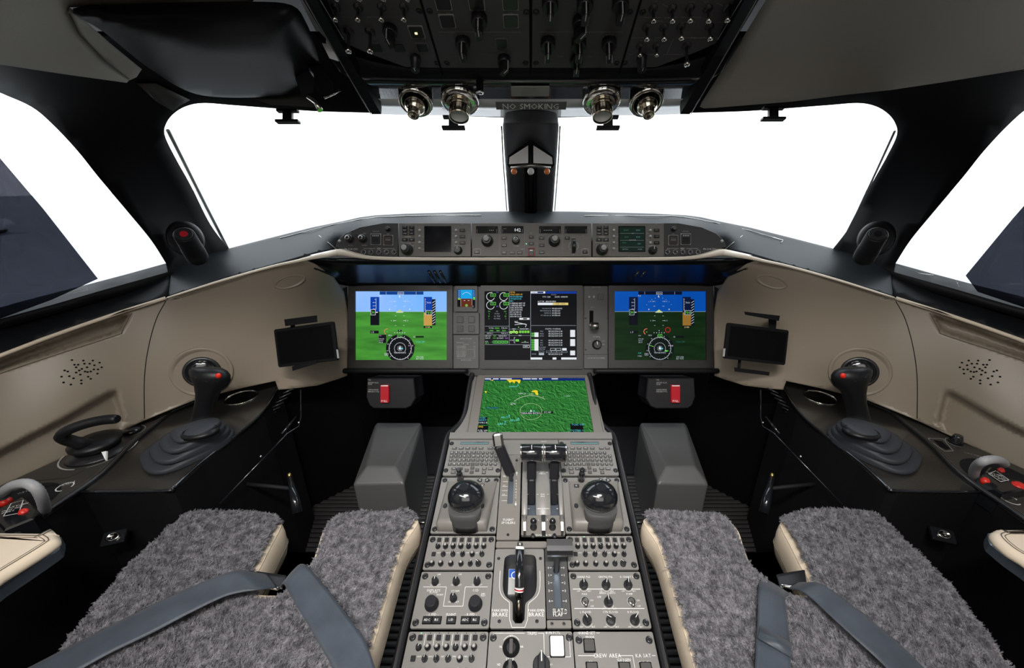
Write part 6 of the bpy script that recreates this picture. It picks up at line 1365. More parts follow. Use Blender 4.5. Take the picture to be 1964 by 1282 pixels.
# ---- thrust lever quadrant
uq0, uq1 = p(AX(862), AY(700))[0]+.001, UR0-.0015; vq0 = V['cc0']-.006
QT = Pn('thrust_quadrant', 'grey thrust lever quadrant with two slots and an arched centre plate, MAX REV marked', 'quadrant', PD, (uq0+uq1)/2, (vSp+vq0)/2)
uc = p(AX(1056), AY(600))[0]; uL = p(AX(956), AY(600))[0]; uR = p(AX(1160), AY(600))[0]; hw = .0098
vA = p(CX, AY(335))[1]; vB_ = p(CX, AY(815))[1]
def arch(v): f = (v-vB_)/(vA-vB_); return .003+.016*math.sin(PI*min(1, max(0, f)))**.8
mb = MB(); cols = [(uq0, uL-hw), (uL+hw, uR-hw), (uR+hw, uq1)]
for a_, b_ in cols:
    rr = []
    for i in range(17):
        v = vB_+(vA-vB_)*i/16; h = arch(v); rr.append([(a_, v, -.006), (a_, v, h-.001), (a_+.001, v, h), (b_-.001, v, h), (b_, v, h-.001), (b_, v, -.006)])
    mb.loft(rr, 'panel_light', closed=False, caps=False, smooth=True)
QT.part('arched_cover', mb)
mb = MB(); mb.plate(rrect(uq0, uq1, vq0, vSp-.002, .003, 3), [[(uL-hw, vB_), (uL+hw, vB_), (uL+hw, vA), (uL-hw, vA)], [(uR-hw, vB_), (uR+hw, vB_), (uR+hw, vA), (uR-hw, vA)]], -.006, .0015, 'panel_grey'); QT.part('faceplate', mb)
mb = MB(); mb.box(uL-hw-.001, uR+hw+.001, vB_, vA, -.014, -.010, 'steel_blue'); QT.part('slot_liner', mb)
mb = MB()
for Y_, s_ in ((425, 'RET'), (440, 'THROT'), (628, 'IDLE'), (645, 'IDLE'), (742, 'MAX REV')):
    v = p(AX(1056), AY(Y_), .012)[1]; h = arch(v)+.0008; mb.text(s_, uc, v, .0034, h, 'white_mark')
    if Y_ != 440 and Y_ != 645:
        for q_ in (-1, 1): mb.line(uc+q_*.010, v, uc+q_*.0145, v, .0007, h, 'white_mark'); mb.line(uc+q_*.031, v, uc+q_*.036, v, .0007, h, 'white_mark')
mb.text('ENGINE RUN', uc, p(CX, AY(998))[1], .0042, .002, 'white_mark')
for q_, s_ in ((-1, 'L'), (1, 'R')): mb.text(s_, uc+q_*.010, p(CX, AY(855))[1], .004, .002, 'white_mark')
QT.part('lettering', mb)
fast(QT, [(uc-.024, p(CX, AY(993))[1]), (uc+.024, p(CX, AY(993))[1])])
for k, (ul, X_) in enumerate(((uL, 957), (uR, 1172))):
    t = Thing('thrust_lever', ('left', 'right')[k]+' thrust lever with black and chrome roller grip, '+('next to the spoiler lever' if k == 0 else 'next to the right keyboard'), 'lever', PD, ul, (vA+vB_)/2, group='thrust levers')
    H_ = .105; g_ = p(AX(X_), AY(235), H_); a0 = (ul, p(CX, AY(690))[1], -.004); a1 = (g_[0], g_[1], H_-.01)
    mb = MB(); A_ = Vector(a0); B_ = Vector(a1); mid = (*p(AX(955 if k == 0 else 1163), AY(470), .045), .045)
    for q0, q1, w0_, w1_ in ((a0, mid, .0088, .0088), (mid, a1, .0112, .0108)): rodbox(q0, q1, w0_, .006, 'black_plastic', mb)
    t.part('arm', mb)
    gw = .026; T = Matrix.Translation((g_[0], g_[1], H_)) @ Matrix.Rotation(PI/2, 4, 'Y')
    mb = MB(); mb.lathe([(.019, -gw), (.0205, -gw+.002), (.0205, gw-.002), (.019, gw)], 'black_gloss', 32, T=T); gr = t.part('roller_grip', mb)
    mb = MB(); T2 = T
    for z0_, z1_ in ((-gw-.0005, -gw+.003), (gw-.003, gw+.0005)): mb.lathe([(.0198, z0_), (.0210, z0_+.0005), (.0210, z1_-.0005), (.0198, z1_)], 'chrome', 32, T=T)
    t.part('end_ring', mb, parent=gr, label='chrome end bands'); mb = MB()
    for ang in (PI*.5, ): mb.box(-.001, .001, -gw+.003, gw-.003, .0183, .0189, 'white_mark', T=Matrix.Translation((g_[0], g_[1], H_)) @ Matrix.Rotation(0, 4, 'X') @ Matrix.Rotation(PI/2, 4, 'Z')) if False else None
    T3 = Matrix.Translation((g_[0], g_[1], H_)); mb.box(-.0007, .0007, -.006, .006, .0203, .0209, 'white_mark', T=T3); t.part('index_mark', mb, parent=gr)
    mb = MB(); c_ = p(AX(936 if k == 0 else 1188), AY(450), .05); mb.tube([(c_[0]-.006, c_[1], .05), (c_[0]+.006, c_[1], .05)], .004, 'black_plastic', 10); t.part('release_catch', mb)
# engine run switches and guards
for k, X_ in enumerate((973, 1147)):
    c_ = p(AX(X_), AY(925)); t = Thing('engine_run_switch', ('left', 'right')[k]+' black ball-topped engine run switch at the foot of the quadrant', 'switch', PD, *c_, group='engine run switches')
    mb = MB(); mb.lathe([(.008, .0015), (.0075, .005), (.004, .006), (.004, .012)], 'dark_metal', 18, (c_[0], c_[1], 0)); t.part('base', mb)
    mb = MB(); mb.lathe([(.003, .010)]+[(.0072*math.cos(a_), .020+.008*math.sin(a_)) for a_ in [(-1.1+2.6*i/9) for i in range(10)]], 'black_gloss', 20, (c_[0], c_[1]+.004, 0)); t.part('ball_lever', mb)
for k, X_ in enumerate((893, 1064, 1232)):
    c_ = p(AX(X_), AY(915)); mb = MB(); w_ = .004 if k == 1 else .0026
    rr = []
    for f, h in ((0, .002), (.15, .022), (.5, .020), (.85, .012), (1, .002)):
        v = c_[1]+.022-f*.044; rr.append([(c_[0]-w_, v, .0015), (c_[0]-w_, v, h), (c_[0]+w_, v, h), (c_[0]+w_, v, .0015)])
    mb.loft(rr, 'dark_metal' if k == 1 else 'brushed_metal', smooth=False); QT.part('metal_guard', mb, label='bright metal guard fin')
for k, X_ in enumerate((892, 1063, 1232)): u, v = p(AX(X_), AY(838)); mb = MB(); mb.box(u-.005, u+.005, v-.003, v+.003, .0015, .010, 'brushed_metal'); QT.part('guard_hinge', mb)

# ---- radio / audio panels
def audio(D, v0, v1, label, off=None):
    u0, u1 = UL0+D, UL1+D
    t = Pn('audio_control_panel', label, 'control panel', PD, (u0+u1)/2, (v0+v1)/2, PG)
    fplate(t, u0, u1, v0, v1); fast(t, corners(u0, u1, v0, v1, .009))
    H_ = v1-v0; mb = MB(); vb = [v1-.17*H_, v1-.36*H_, v1-.60*H_, v1-.86*H_]
    for c_ in range(7):
        u = u0+.0235+c_*.0165
        t.inst(LIB['pd_led_btn'], 'push_button', u, v1-.14*H_); t.inst(LIB['pd_vol' if (c_*3+int(D*50)) % 4 else 'pd_cap'], 'volume_knob', u, v1-.345*H_, 0, (-.4, .3, 0, .8, -.2, .5, 0)[c_])
        mb.poly(circ(u, v1-.035*H_, .0009, 8), .0004, 'green_led' if (c_ == (1 if D else 0) and (D or v1 < V['v0'])) or (c_ == 0 and False) else 'near_black')
        mb.line(u+.0083, v1-.05*H_, u+.0083, v1-.30*H_, .0007, .0004, 'white_mark') if c_ < 6 else None
        mb.text(('COM1', 'COM2', 'HF1', 'HF2', 'SAT', 'INT', 'PA')[c_], u, v1-.255*H_, .0022, .0004, 'white_mark', wid=.8)
    t.inst(LIB['pd_led_btn'], 'push_button', u0+.0175, vb[2]+.03*H_)
    for c_ in range(5): u = u0+.038+c_*.0205; t.inst(LIB['pd_pointer_small' if c_ != 3 else 'pd_vol'], 'rotary_knob', u, vb[2]+.02*H_, 0, (0, .1, -.5, 0, .2)[c_]); mb.text(('NAV1', 'NAV2', 'ADF', 'DME', 'MKR')[c_], u-.0105, vb[2]+.075*H_, .0022, .0004, 'white_mark')
    for c_ in range(6): u = u0+(.0185, .0365, .0575, .0785, .0975, .1145)[c_]; t.inst(LIB['pd_vol' if c_ < 4 else 'pd_pointer_small'], 'rotary_knob', u, vb[3]+.01*H_, 0, (0, 0, 0, .2, -.4, .9)[c_], sc=1.15 if c_ == 5 else 1)
    t.part('lettering', mb)
audio(0, V['r0'], V['r1'], 'audio panel crowded with small knobs below the left palm dome')
audio(UR0-UL0, V['r0'], V['r1'], 'audio panel crowded with small knobs, one green light, below the right palm dome')
audio(0, V['z1']-(V['r1']-V['r0']), V['z1'], 'audio panel crowded with small knobs at the bottom left corner of the pedestal')
# ---- reversion / display panel (left)
def reversion():
    u0, u1, v0, v1 = UL0, UL1, V['v0'], V['v1']
    t = Pn('display_reversion_panel', 'grey panel with two big black dials, left of the brake handle', 'control panel', PD, (u0+u1)/2, (v0+v1)/2, PG)
    fplate(t, u0, u1, v0, v1); fast(t, corners(u0, u1, v0, v1, .009))
    B = lambda X_, Y_: p(BX(X_), BY(Y_))
    for X_ in (225, 390, 553): t.inst(LIB['pd_knob'], 'rotary_knob', *B(X_, 400))
    t.inst(LIB['pd_knob'], 'rotary_knob', *B(368, 530)); t.inst(LIB['pd_big'], 'dial', *B(198, 575)); t.inst(LIB['pd_big'], 'dial', *B(540, 575))
    mb = MB(); P = [B(130, 436), B(312, 436), B(290, 587), B(440, 587), B(460, 436), B(636, 436)]; 
    vL = B(300, 436)[1]; vK = B(300, 587)[1]; xs = [B(130, 436)[0], B(312, 436)[0], B(290, 587)[0], B(440, 587)[0], B(460, 436)[0], B(636, 436)[0]]
    mb.pline([(xs[0], vL), (xs[1], vL), (xs[1], vK), (xs[4], vK), (xs[4], vL), (xs[5], vL)], .0008, .0004, 'white_mark')
    for s_, X_, Y_, c_ in (('OFF', 255, 338, .003), ('OFF', 420, 338, .003), ('DISPLAYS', 214, 462, .0042), ('FLOOD', 214, 478, .0034), ('CCD', 543, 462, .0042), ('OFF   BRT', 225, 420, .0032), ('OFF   BRT', 390, 420, .0032), ('OFF   BRT', 553, 420, .0032), ('STORM', 382, 468, .0034), ('OFF   BRT', 368, 553, .0032), ('- L PFD -', 205, 652, .004), ('FLIGHT', 350, 652, .004), ('- R PFD -', 505, 652, .004), ('NORM', 262, 497, .003), ('DIM', 600, 490, .003), ('TEST', 600, 505, .003)):
        u, v = B(X_, Y_); mb.text(s_, u, v, c_, .0004, 'white_mark')
    for X_, s_ in ((162, 'ADC'), (236, 'IRS'), (350, 'L/D'), (462, 'ADC'), (535, 'IRS')): u, v = B(X_, 698); b = t.inst(LIB['pd_wbtn'], 'push_button', u, v); mb.text(s_, u, v, .0038, .0033, 'white_mark')
    t.part('lettering', mb)
reversion()
# ---- lighting panel (right)
def lights():
    u0, u1, v0, v1 = UR0, UR1, V['v0'], V['v1']
    t = Pn('lighting_panel', 'grey panel with rows of black knobs and two small toggles, right of the flap lever', 'control panel', PD, (u0+u1)/2, (v0+v1)/2, PG)
    fplate(t, u0, u1, v0, v1); fast(t, corners(u0, u1, v0, v1, .009)); B = lambda X_, Y_: p(BX(X_), BY(Y_))
    mb = MB()
    for Y_ in (453, 605): v = B(1500, Y_)[1]; mb.line(u0+.006, v, u1-.006, v, .0011, .0004, 'white_mark')
    for X_, Y_, rz in ((1388, 425, 0), (1563, 425, -.3), (1735, 425, -.1), (1582, 560, .1), (1415, 700, .5), (1600, 700, 1.1), (1788, 700, -.7)):
        u, v = B(X_, Y_); t.inst(LIB['pd_pointer'], 'rotary_knob', u, v, 0, rz, sc=1.1); mb.arc(u, v, .0105, PI*1.15, PI*1.85, .0005, .0004, 'white_mark', 14); mb.text('OFF', u-.011, v-.010, .0026, .0004, 'white_mark'); mb.text('BRT', u+.011, v-.010, .0026, .0004, 'white_mark')
    for X_, Y_ in ((1400, 550), (1765, 550)):
        u, v = B(X_, Y_); b = t.inst(LIB['pd_tog_base'], 'toggle_switch', u, v); l = bpy.data.objects.new('lever', LIB['pd_tog_lever']); COL.objects.link(l); l.parent = b
        mb.text('ON', u+.013, v+.002, .0028, .0004, 'white_mark'); mb.text('OFF', u+.013, v-.008, .0028, .0004, 'white_mark')
    for s_, X_, Y_ in (('L CHART FLD', 1380, 357), ('CENTRE PNL', 1560, 357), ('R CHART FLD', 1740, 357), ('PAX', 1397, 492), ('PUMP', 1750, 492), ('AREA LIGHTS', 1575, 483), ('OFF', 1510, 515), ('L FLOOD', 1405, 633), ('CTR FLOOD', 1600, 633), ('R FLOOD', 1780, 633)): u, v = B(X_, Y_); mb.text(s_, u, v, .0036, .0004, 'white_mark')
    t.part('lettering', mb)
lights()
# ---- brake panel with deep recess
B = lambda X_, Y_, h=0: p(BX(X_), BY(Y_), h)
ub0, ub1 = UL1+.002, p(BX(1090), BY(500))[0]-.001; vb0, vb1 = V['v0'], V['cc0']-.012
vb1 = B(800, 138)[1]
t = Pn('blank_strip', 'narrow plain grey strip directly ahead of the brake handle recess', 'panel', PD, 0, vb1+.012); fplate(t, UL1+.002, p(BX(1098), BY(100))[0], vb1+.003, B(800, 76)[1], 'panel_grey')
t = Pn('parking_brake_panel', 'grey parking brake panel with a deep rounded recess outlined in white', 'control panel', PD, (ub0+ub1)/2, (vb0+vb1)/2, PG)
ul, ur = B(758, 350)[0], B(1020, 350)[0]; vt_, vm = B(890, 182)[1], B(890, 560)[1]; uh = B(880, 600)[0]; vlow = B(880, 722)[1]
rec = crom2([(ul+.012, vt_), (ur-.012, vt_), (ur-.002, vt_-.006), (ur, vt_-.02), (ur, vm+.03), (ur-.006, vm+.012), (ur-.02, vm+.001), (uh+.013, vm-.003)], 3)[:-1] + [(uh+.012, vm-.004), (uh+.011, vlow+.006), (uh+.006, vlow), (uh-.006, vlow), (uh-.011, vlow+.006), (uh-.012, vm-.004)] + crom2([(uh-.013, vm-.003), (ul+.02, vm+.001), (ul+.006, vm+.012), (ul, vm+.03), (ul, vt_-.02), (ul+.002, vt_-.006), (ul+.012, vt_)], 3)[1:-1]
fplate(t, ub0, ub1, vb0, vb1, 'panel_light', holes=[rec])
mb = MB(); n_ = len(rec); mb.add([(x, y, 0) for x, y in rec]+[(x, y, -.045) for x, y in inset(rec, .004)] if False else [(x, y, 0) for x, y in rec]+[(x, y, -.045) for x, y in rec], [(i, (i+1) % n_, n_+(i+1) % n_, n_+i) for i in range(n_)], 'panel_dark', True)
mb.box(ul-.002, ur+.002, vlow-.002, vt_+.002, -.048, -.045, 'black_plastic'); t.part('recess_tray', mb)
mb = MB(); out = []
for x, y in rec:
    cx_ = uh; d = .0065; out.append((x+(d if x > uh+.014 else (-d if x < uh-.014 else (d*.9 if x > uh else -d*.9))), y-(d if y < vlow+.004 else 0)+(.010 if y > vt_-.001 else 0)))
L_ = [q_ for q_ in out if q_[1] < vt_-.028]
mid_ = len(L_)
mb.pline(L_, .0009, .0005, 'white_mark')
for q_ in (-1, 1):
    for s_, Y_, c_ in (('PARK/EMER', 620, .0042), ('BRAKE', 652, .0066)): mb.text(s_, B(735 if q_ < 0 else 1020, Y_)[0], B(800, Y_)[1], c_, .0005, 'white_mark')
t.part('lettering', mb); fast(t, [B(722, 212), B(1050, 212), B(727, 705), B(1022, 705)], 'fastener_small')
# card lying in the tray
c0 = B(850, 400, -.03); T = Thing('instruction_card', 'blue and white card tucked inside the parking brake recess', 'card', PD, *c0)
mb = MB(); xa, xb = B(797, 400, -.036)[0], B(880, 400, -.036)[0]; ya, yb = B(800, 492, -.036)[1], B(800, 292, -.036)[1]; ym = ya+(yb-ya)*.66
mb.box(xa, xb, ya, yb, -.044, -.0375, 'placard'); mb.box(xa+.001, xb, ym, yb-.001, -.0375, -.037, 'blue_card'); cx_ = (xa*.6+xb*.4); mb.arc(cx_+.004, ym+.004, .0065, 0, 2*PI, .0016, -.0366, 'white_plastic'); mb.poly(circ(cx_+.004, ym+.004, .005, 16), -.0368, 'blue_card'); T.part('card', mb)
# brake handle
hb = Thing('brake_handle', 'upright parking brake handle with chrome tip, black grip and a red-white band', 'handle', PD, uh, (vt_+vm)/2)
pts_ = [(880, 700, -.012), (880, 600, .004), (882, 470, .020), (884, 440, .024), (888, 140, .052), (889, 118, .054), (890, 85, .058)]
W3 = [Vector((*B(x, y, h), h)) for x, y, h in pts_]
mb = MB(); mb.tube([W3[0], W3[1], W3[2]], [.0075, .0078, .0080], 'smoked_clear', 20); mb.tube([W3[0], W3[1]+(W3[2]-W3[1])*.5], .004, 'brushed_metal', 12); hb.part('lower_sleeve', mb, label='smoky translucent lower sleeve')
mb = MB(); d = (W3[3]-W3[2]); mb.tube([W3[2], W3[2]+d*.3], [.0088, .0088], 'white_plastic', 20); mb.tube([W3[2]+d*.3, W3[2]+d*.7], [.0089, .0089], 'red_plastic', 20); mb.tube([W3[2]+d*.7, W3[3]], .0088, 'white_plastic', 20); hb.part('colour_band', mb, label='red band between white bands')
mb = MB(); mb.tube([W3[3], W3[3]+(W3[4]-W3[3])*.02, W3[4]], [.0084, .0089, .0089], 'black_gloss', 24); hb.part('grip', mb)
mb = MB(); mb.tube([W3[4], W3[4]+(W3[5]-W3[4])*.5, W3[5]], [.0090, .0090, .0080], 'white_plastic', 20); hb.part('collar', mb, label='white collar')
mb = MB(); mb.tube([W3[5], W3[6]-(W3[6]-W3[5])*.2, W3[6]], [.0058, .0056, .0046], 'brushed_metal', 16); hb.part('tip', mb, label='metal tip')
# ---- flap panel and lever
uf0, uf1 = p(BX(1092), BY(500))[0]+.0005, UR0-.002
t = Pn('slat_flap_selector', 'dark slat and flap panel with slot numbered 0 to 4, right of the brake recess', 'control panel', PD, (uf0+uf1)/2, (vb0+vb1)/2, PG)
fc = B(1180, 430)[0]; fT, fB = B(1180, 262)[1], B(1180, 598)[1]; fw = .0075; vf0 = B(1180, 690)[1]
mb = MB(); mb.plate(rrect(uf0, uf1, vf0, vb1, .002, 2), [[(fc-fw, fB), (fc+fw, fB), (fc+fw, fT), (fc-fw, fT)]], -.006, .001, 'panel_dark'); mb.prism(rrect(uf0, uf1, vb0, vf0-.001, .002, 2), -.006, .0005, 'panel_grey', bev=.0006); t.part('faceplate', mb)
mb = MB(); mb.box(fc-fw-.001, fc+fw+.001, fB-.001, fT+.001, -.014, -.010, 'steel_blue'); t.part('slot_liner', mb)
mb = MB()
for Y_, s_ in ((287, '0'), (345, '1'), (405, '2'), (468, '3'), (548, '4')):
    v = B(1180, Y_)[1]
    for q_ in (-1, 1): mb.text(s_, fc+q_*.016, v, .0046, .0014, 'white_mark'); mb.line(fc+q_*.0095, v, fc+q_*.013, v, .0008, .0014, 'white_mark')
for s_, Y_ in (('SLAT', 622), ('FLAP', 653)): mb.text(s_, fc, B(1180, Y_)[1], .0062, .0014, 'white_mark')
t.part('lettering', mb); fast(t, [B(1140, 725), B(1234, 725)], 'fastener_small')
mb = MB(); u, v = B(1243, 633); mb.lathe([(.0045, .001), (.0045, .003), (.003, .0032), (.0028, .0022)], 'brushed_metal', 14, (u, v, 0)); t.part('jack_socket', mb)
t = Thing('flap_lever', 'T-shaped metal slat and flap lever standing at position 0', 'lever', PD, fc, fT)
h0 = .060; a_ = B(1200, 140, h0); mb = MB(); rodbox((fc, B(1170, 300)[1], -.006), (a_[0]-.004, a_[1]-.004, h0-.012), .0055, .004, 'black_plastic', mb); t.part('stem', mb)
cxx = B(1200, 110, h0)[0]; y0_, y1_ = B(1200, 172, h0)[1], B(1200, 52, h0+.006)[1]; hw_ = (B(1303, 130, h0)[0]-B(1100, 130, h0)[0])/2
mb = MB(); rr = [[(cxx+sx_*(hw_), v, z) for sx_ in (-1, 1)] for v, z in ()]
prof = [(y0_, h0-.014), (y0_-.0015, h0-.004), (y0_+.003, h0+.004), (y0_+(y1_-y0_)*.45, h0+.006), (y1_-.003, h0+.008), (y1_, h0+.003), (y1_-.004, h0-.006), (y0_+.010, h0-.014)]
mb.loft([[(cxx+x_*hw_, v+(z_ if False else 0), z) for v, z in prof] for x_ in (-1, -.97, .97, 1)], 'dark_metal', smooth=False); t.part('paddle', mb, label='brushed metal paddle')
# ---- bottom row: trim panel, handset panel
def bottom():
    v1 = V['z1']; v0 = V['bot']
    t = Pn('trim_panel', 'grey trim panel with a round recessed rotary and a clear-guarded square switch, below the brake panel', 'control panel', PD, 0, (v0+v1)/2, PG)
    ucx = B(820, 910)[0]; vcx = B(820, 910)[1]; uc2, vc2 = B(812, 1075)
    mb = MB(); mb.plate(rrect(UL1+.002, UR0-.002, v0, v1, .003, 3), [circ(ucx, vcx, .0155, 28), circ(uc2, vc2, .013, 28)], -.006, 0, 'panel_light'); t.part('faceplate', mb)
    for c_, d_, r_ in ((ucx, vcx, .0155), (uc2, vc2, .013)):
        mb = MB(); mb.lathe([(r_, 0), (r_*.95, -.010), (.002, -.0105)], 'near_black', 28, (c_, d_, 0)); t.part('recess', mb)
        mb = MB(); mb.lathe([(r_*.6, -.010), (r_*.58, .0), (r_*.5, .001)], 'black_plastic', 24, (c_, d_, 0)); mb.box(c_-.0032, c_+.0032, d_-.011, d_+.011, 0, .008, 'key_face', b=.001); t.part('rotary_knob', mb)
    mb = MB(); P = [B(790, 835), B(900, 835)]; mb.text('TRIMS', B(985, 800)[0], B(985, 800)[1], .0048, .0004, 'white_mark'); mb.text('RUN FCTL', B(1150, 796)[0], B(1150, 796)[1], .004, .0004, 'white_mark'); mb.text('LH', B(822, 818)[0], B(822, 818)[1], .0034, .0004, 'white_mark'); mb.text('STAB', B(812, 1003)[0], B(812, 1003)[1], .0040, .0004, 'white_mark'); mb.arc(ucx, vcx, .0175, PI*.2, PI*.8, .0007, .0004, 'white_mark', 16)
    vln = B(900, 800)[1]; mb.line(UL1+.008, vln, B(925, 800)[0], vln, .0008, .0004, 'white_mark'); mb.line(B(1030, 800)[0], vln, B(1075, 800)[0], vln, .0008, .0004, 'white_mark'); xg0, xg1 = B(1078, 900)[0], B(1280, 900)[0]; vg = B(1100, 985)[1]; mb.pline([(xg0, vln), (xg0, vg), (xg1, vg), (xg1, B(1280, 850)[1])], .0008, .0004, 'white_mark')
    for X_, s_ in ((740, 'NL'), (905, 'NR'), (725, 'ND'), (1130, 'NU')): u, v = B(X_, 905 if X_ in (740, 905) else 1045); mb.text(s_, u, v, .0032, .0004, 'white_mark')
    t.part('lettering', mb); fast(t, [B(680, 835), B(1275, 832)])
    u, v = B(1180, 905); mb = MB(); mb.box(u-.0135, u+.0135, v-.0165, v+.0165, 0, .004, 'black_gloss', b=.002); g_ = t.part('guarded_switch', mb); mb = MB(); mb.box(u-.0118, u+.0118, v-.0148, v+.0148, .004, .0065, 'white_plastic', b=.002); t.part('guard_cover', mb, parent=g_, label='pale glossy hinged cover')
    u, v = B(1057, 1060); t.inst(LIB['pd_pointer'], 'rotary_knob', u, v, 0, 0, sc=1.9)
    t = Pn('handset_panel', 'grey handset and crew area panel with square grey buttons, bottom right of the pedestal', 'control panel', PD, (UR0+UR1)/2, (v0+v1)/2, PG); fplate(t, UR0, UR1, v0, v1); fast(t, [(UR0+.0095, v1-.013), (UR1-.0095, v1-.013)])
    mk_btn('square_key', .0185, .0185, .004, 'key_dark', top='key_face', rim='near_black'); mb = MB()
    for X_, Y_ in ((1433, 897), (1455, 1085), (1712, 1085), (1880, 1085)): u, v = B(X_, Y_); t.inst(LIB['square_key'], 'push_button', u, v)
    for s_, X_, Y_, c_ in (('HANDSET', 1418, 797, .0046), ('MODE', 1440, 830, .004), ('CREW AREA', 1575, 975, .0058), ('KA SAT', 1858, 975, .0052), ('OXYGEN', 1705, 1008, .004), ('ALARM', 1705, 1026, .004), ('FA', 1448, 1028, .004), ('GND TX', 1870, 1030, .004)): u, v = B(X_, Y_); mb.text(s_, u, v, c_, .0004, 'white_mark')
    v = B(1500, 975)[1]; w_ = p(BX(1500), BY(975))
    for x0_, x1_ in ((1345, 1478), (1665, 1775), (1925, 1952)): mb.line(B(x0_, 975)[0], v, B(x1_, 975)[0], v, .0008, .0004, 'white_mark')
    x = B(1778, 1000)[0]; mb.line(x, v, x, v-.05, .0008, .0004, 'white_mark'); v = B(1500, 797)[1]; mb.line(B(1340, 797)[0], v, B(1365, 797)[0], v, .0007, .0004, 'white_mark'); mb.line(B(1488, 797)[0], v, B(1515, 797)[0], v, .0007, .0004, 'white_mark')
    t.part('lettering', mb)
bottom()
# ================================================================== FOOTWELL
for s in (-1, 1):
    X = (lambda x: x) if s < 0 else (lambda x: 2*CX-x)
    A, B_, C, D = pt(X(723), 811, 1.55), pt(X(807), 811, 1.55), pt(X(703), 895, 1.25), pt(X(757), 895, 1.25)
    E, F_, G_2, H_2 = pt(X(677), 930, 1.22), pt(X(775), 928, 1.22), pt(X(718), 818, 1.56), pt(X(810), 818, 1.56)
    fl_ = lambda v: Vector((v.x, v.y, .003))
    me = bpy.data.meshes.new('cover'); vs = [A, B_, C, D, E, F_, G_2, H_2, fl_(E), fl_(F_), fl_(G_2), fl_(H_2)]
    me.from_pydata(vs, [], [(0, 2, 3, 1), (0, 6, 4, 2), (1, 3, 5, 7), (2, 4, 5, 3), (4, 8, 9, 5), (6, 10, 8, 4), (7, 5, 9, 11), (0, 1, 7, 6), (6, 7, 11, 10)]); me.materials.append(M['cover_grey'])
    bm = bmesh.new(); bm.from_mesh(me); bmesh.ops.recalc_face_normals(bm, faces=bm.faces); bm.to_mesh(me); bm.free()
    o = bpy.data.objects.new('pedal_cover', me); COL.objects.link(o); tag(o, 'long grey angular cover running down the %s footwell' % lab2(s, 'left', 'right'), 'cover')
    bv = o.modifiers.new('bevel', 'BEVEL'); bv.width = .006; bv.segments = 3
    # pull handle unit
    fr = Frame(pt(CX, 750, 1.272), (1, 0, 0), UPC); U = lambda x, y: fr.uv(x, y); k = 1.272/F
    t = Thing('pull_handle_unit', 'dark box with a red PULL handle under the %s display' % lab2(s, 'left', 'right'), 'handle unit', fr, *U(X(748), 755))
    mb = MB(); mb.prism([U(X(x), y) for x, y in ((704, 726), (793, 726), (797, 765), (788, 780), (778, 784), (716, 784), (708, 778), (702, 762))], -.10, 0, 'panel_dark' if False else 'black_plastic', bev=.003); t.part('housing', mb)
    a = U(X(732) if s < 0 else 1285, 772); b = U(X(748) if s < 0 else 1302, 738)
    mb = MB(); mb.box(a[0], b[0], a[1], b[1], 0, .012, 'red_plastic', b=.002); mb.box(a[0]+.002, b[0]-.002, b[1]-.004, b[1]-.001, .012, .0126, 'white_mark'); h_ = t.part('pull_handle', mb, label='red pull handle')
    mb = MB(); mb.text('PULL', (a[0]+b[0])/2, a[1]+.006, .0062, .0124, 'white_plastic'); t.part('handle_text', mb, parent=h_)
    mb = MB(); x0 = 706 if s < 0 else 1259
    for i, (w_, y) in enumerate((('FUEL', 729), ('SHUTOFF VALVE', 734.5), ('CLOSE', 737.5), ('PARKING BRAKE', 748), ('EMERGENCY PULL', 751.5))): c_ = U(x0, y); mb.text(w_, c_[0], c_[1], .0042, .0004, 'dim_mark', -1, 0, .72)
    t.part('lettering', mb)
    # small brass-tipped canister clipped in the footwell
    P = [pt(X(554), 908, 1.03), pt(X(556), 916, 1.03), pt(X(566), 960, 1.0), pt(X(570), 985, .99)]
    root = empty('canister', P[3]); tag(root, 'dark canister with a brass tip clipped beside the %s console' % lab2(s, 'left', 'right'), 'canister')
    mb = MB(); mb.tube([p_-P[3] for p_ in P[1:]], [.007, .011, .012], 'black_gloss', 14); mb.obj('body', root)
    mat('brass', (.6, .42, .15), .3, metal=1) if 'brass' not in M else None
    mb = MB(); mb.tube([P[0]-P[3], P[1]-P[3]], [.004, .006], 'brass', 12); mb.obj('tip', root)
    mb = MB(); mb.tube([(P[1]+P[2])/2-P[3], (P[1]+P[2])/2-P[3]+Vector((s*.16, .02, 0))], .005, 'black_matte', 8); mb.obj('wall_clip', root)
    mb = MB(); a_ = pt(X(803), 1003, 1.02); b_ = pt(X(819), 1003, 1.02); mb.tube([a_, b_], .0022, 'chrome', 8); o = mb.obj('seat_rail_pin'); tag(o, 'bright rail pin between the %s seat and the pedestal' % lab2(s, 'left', 'right'), 'rail')
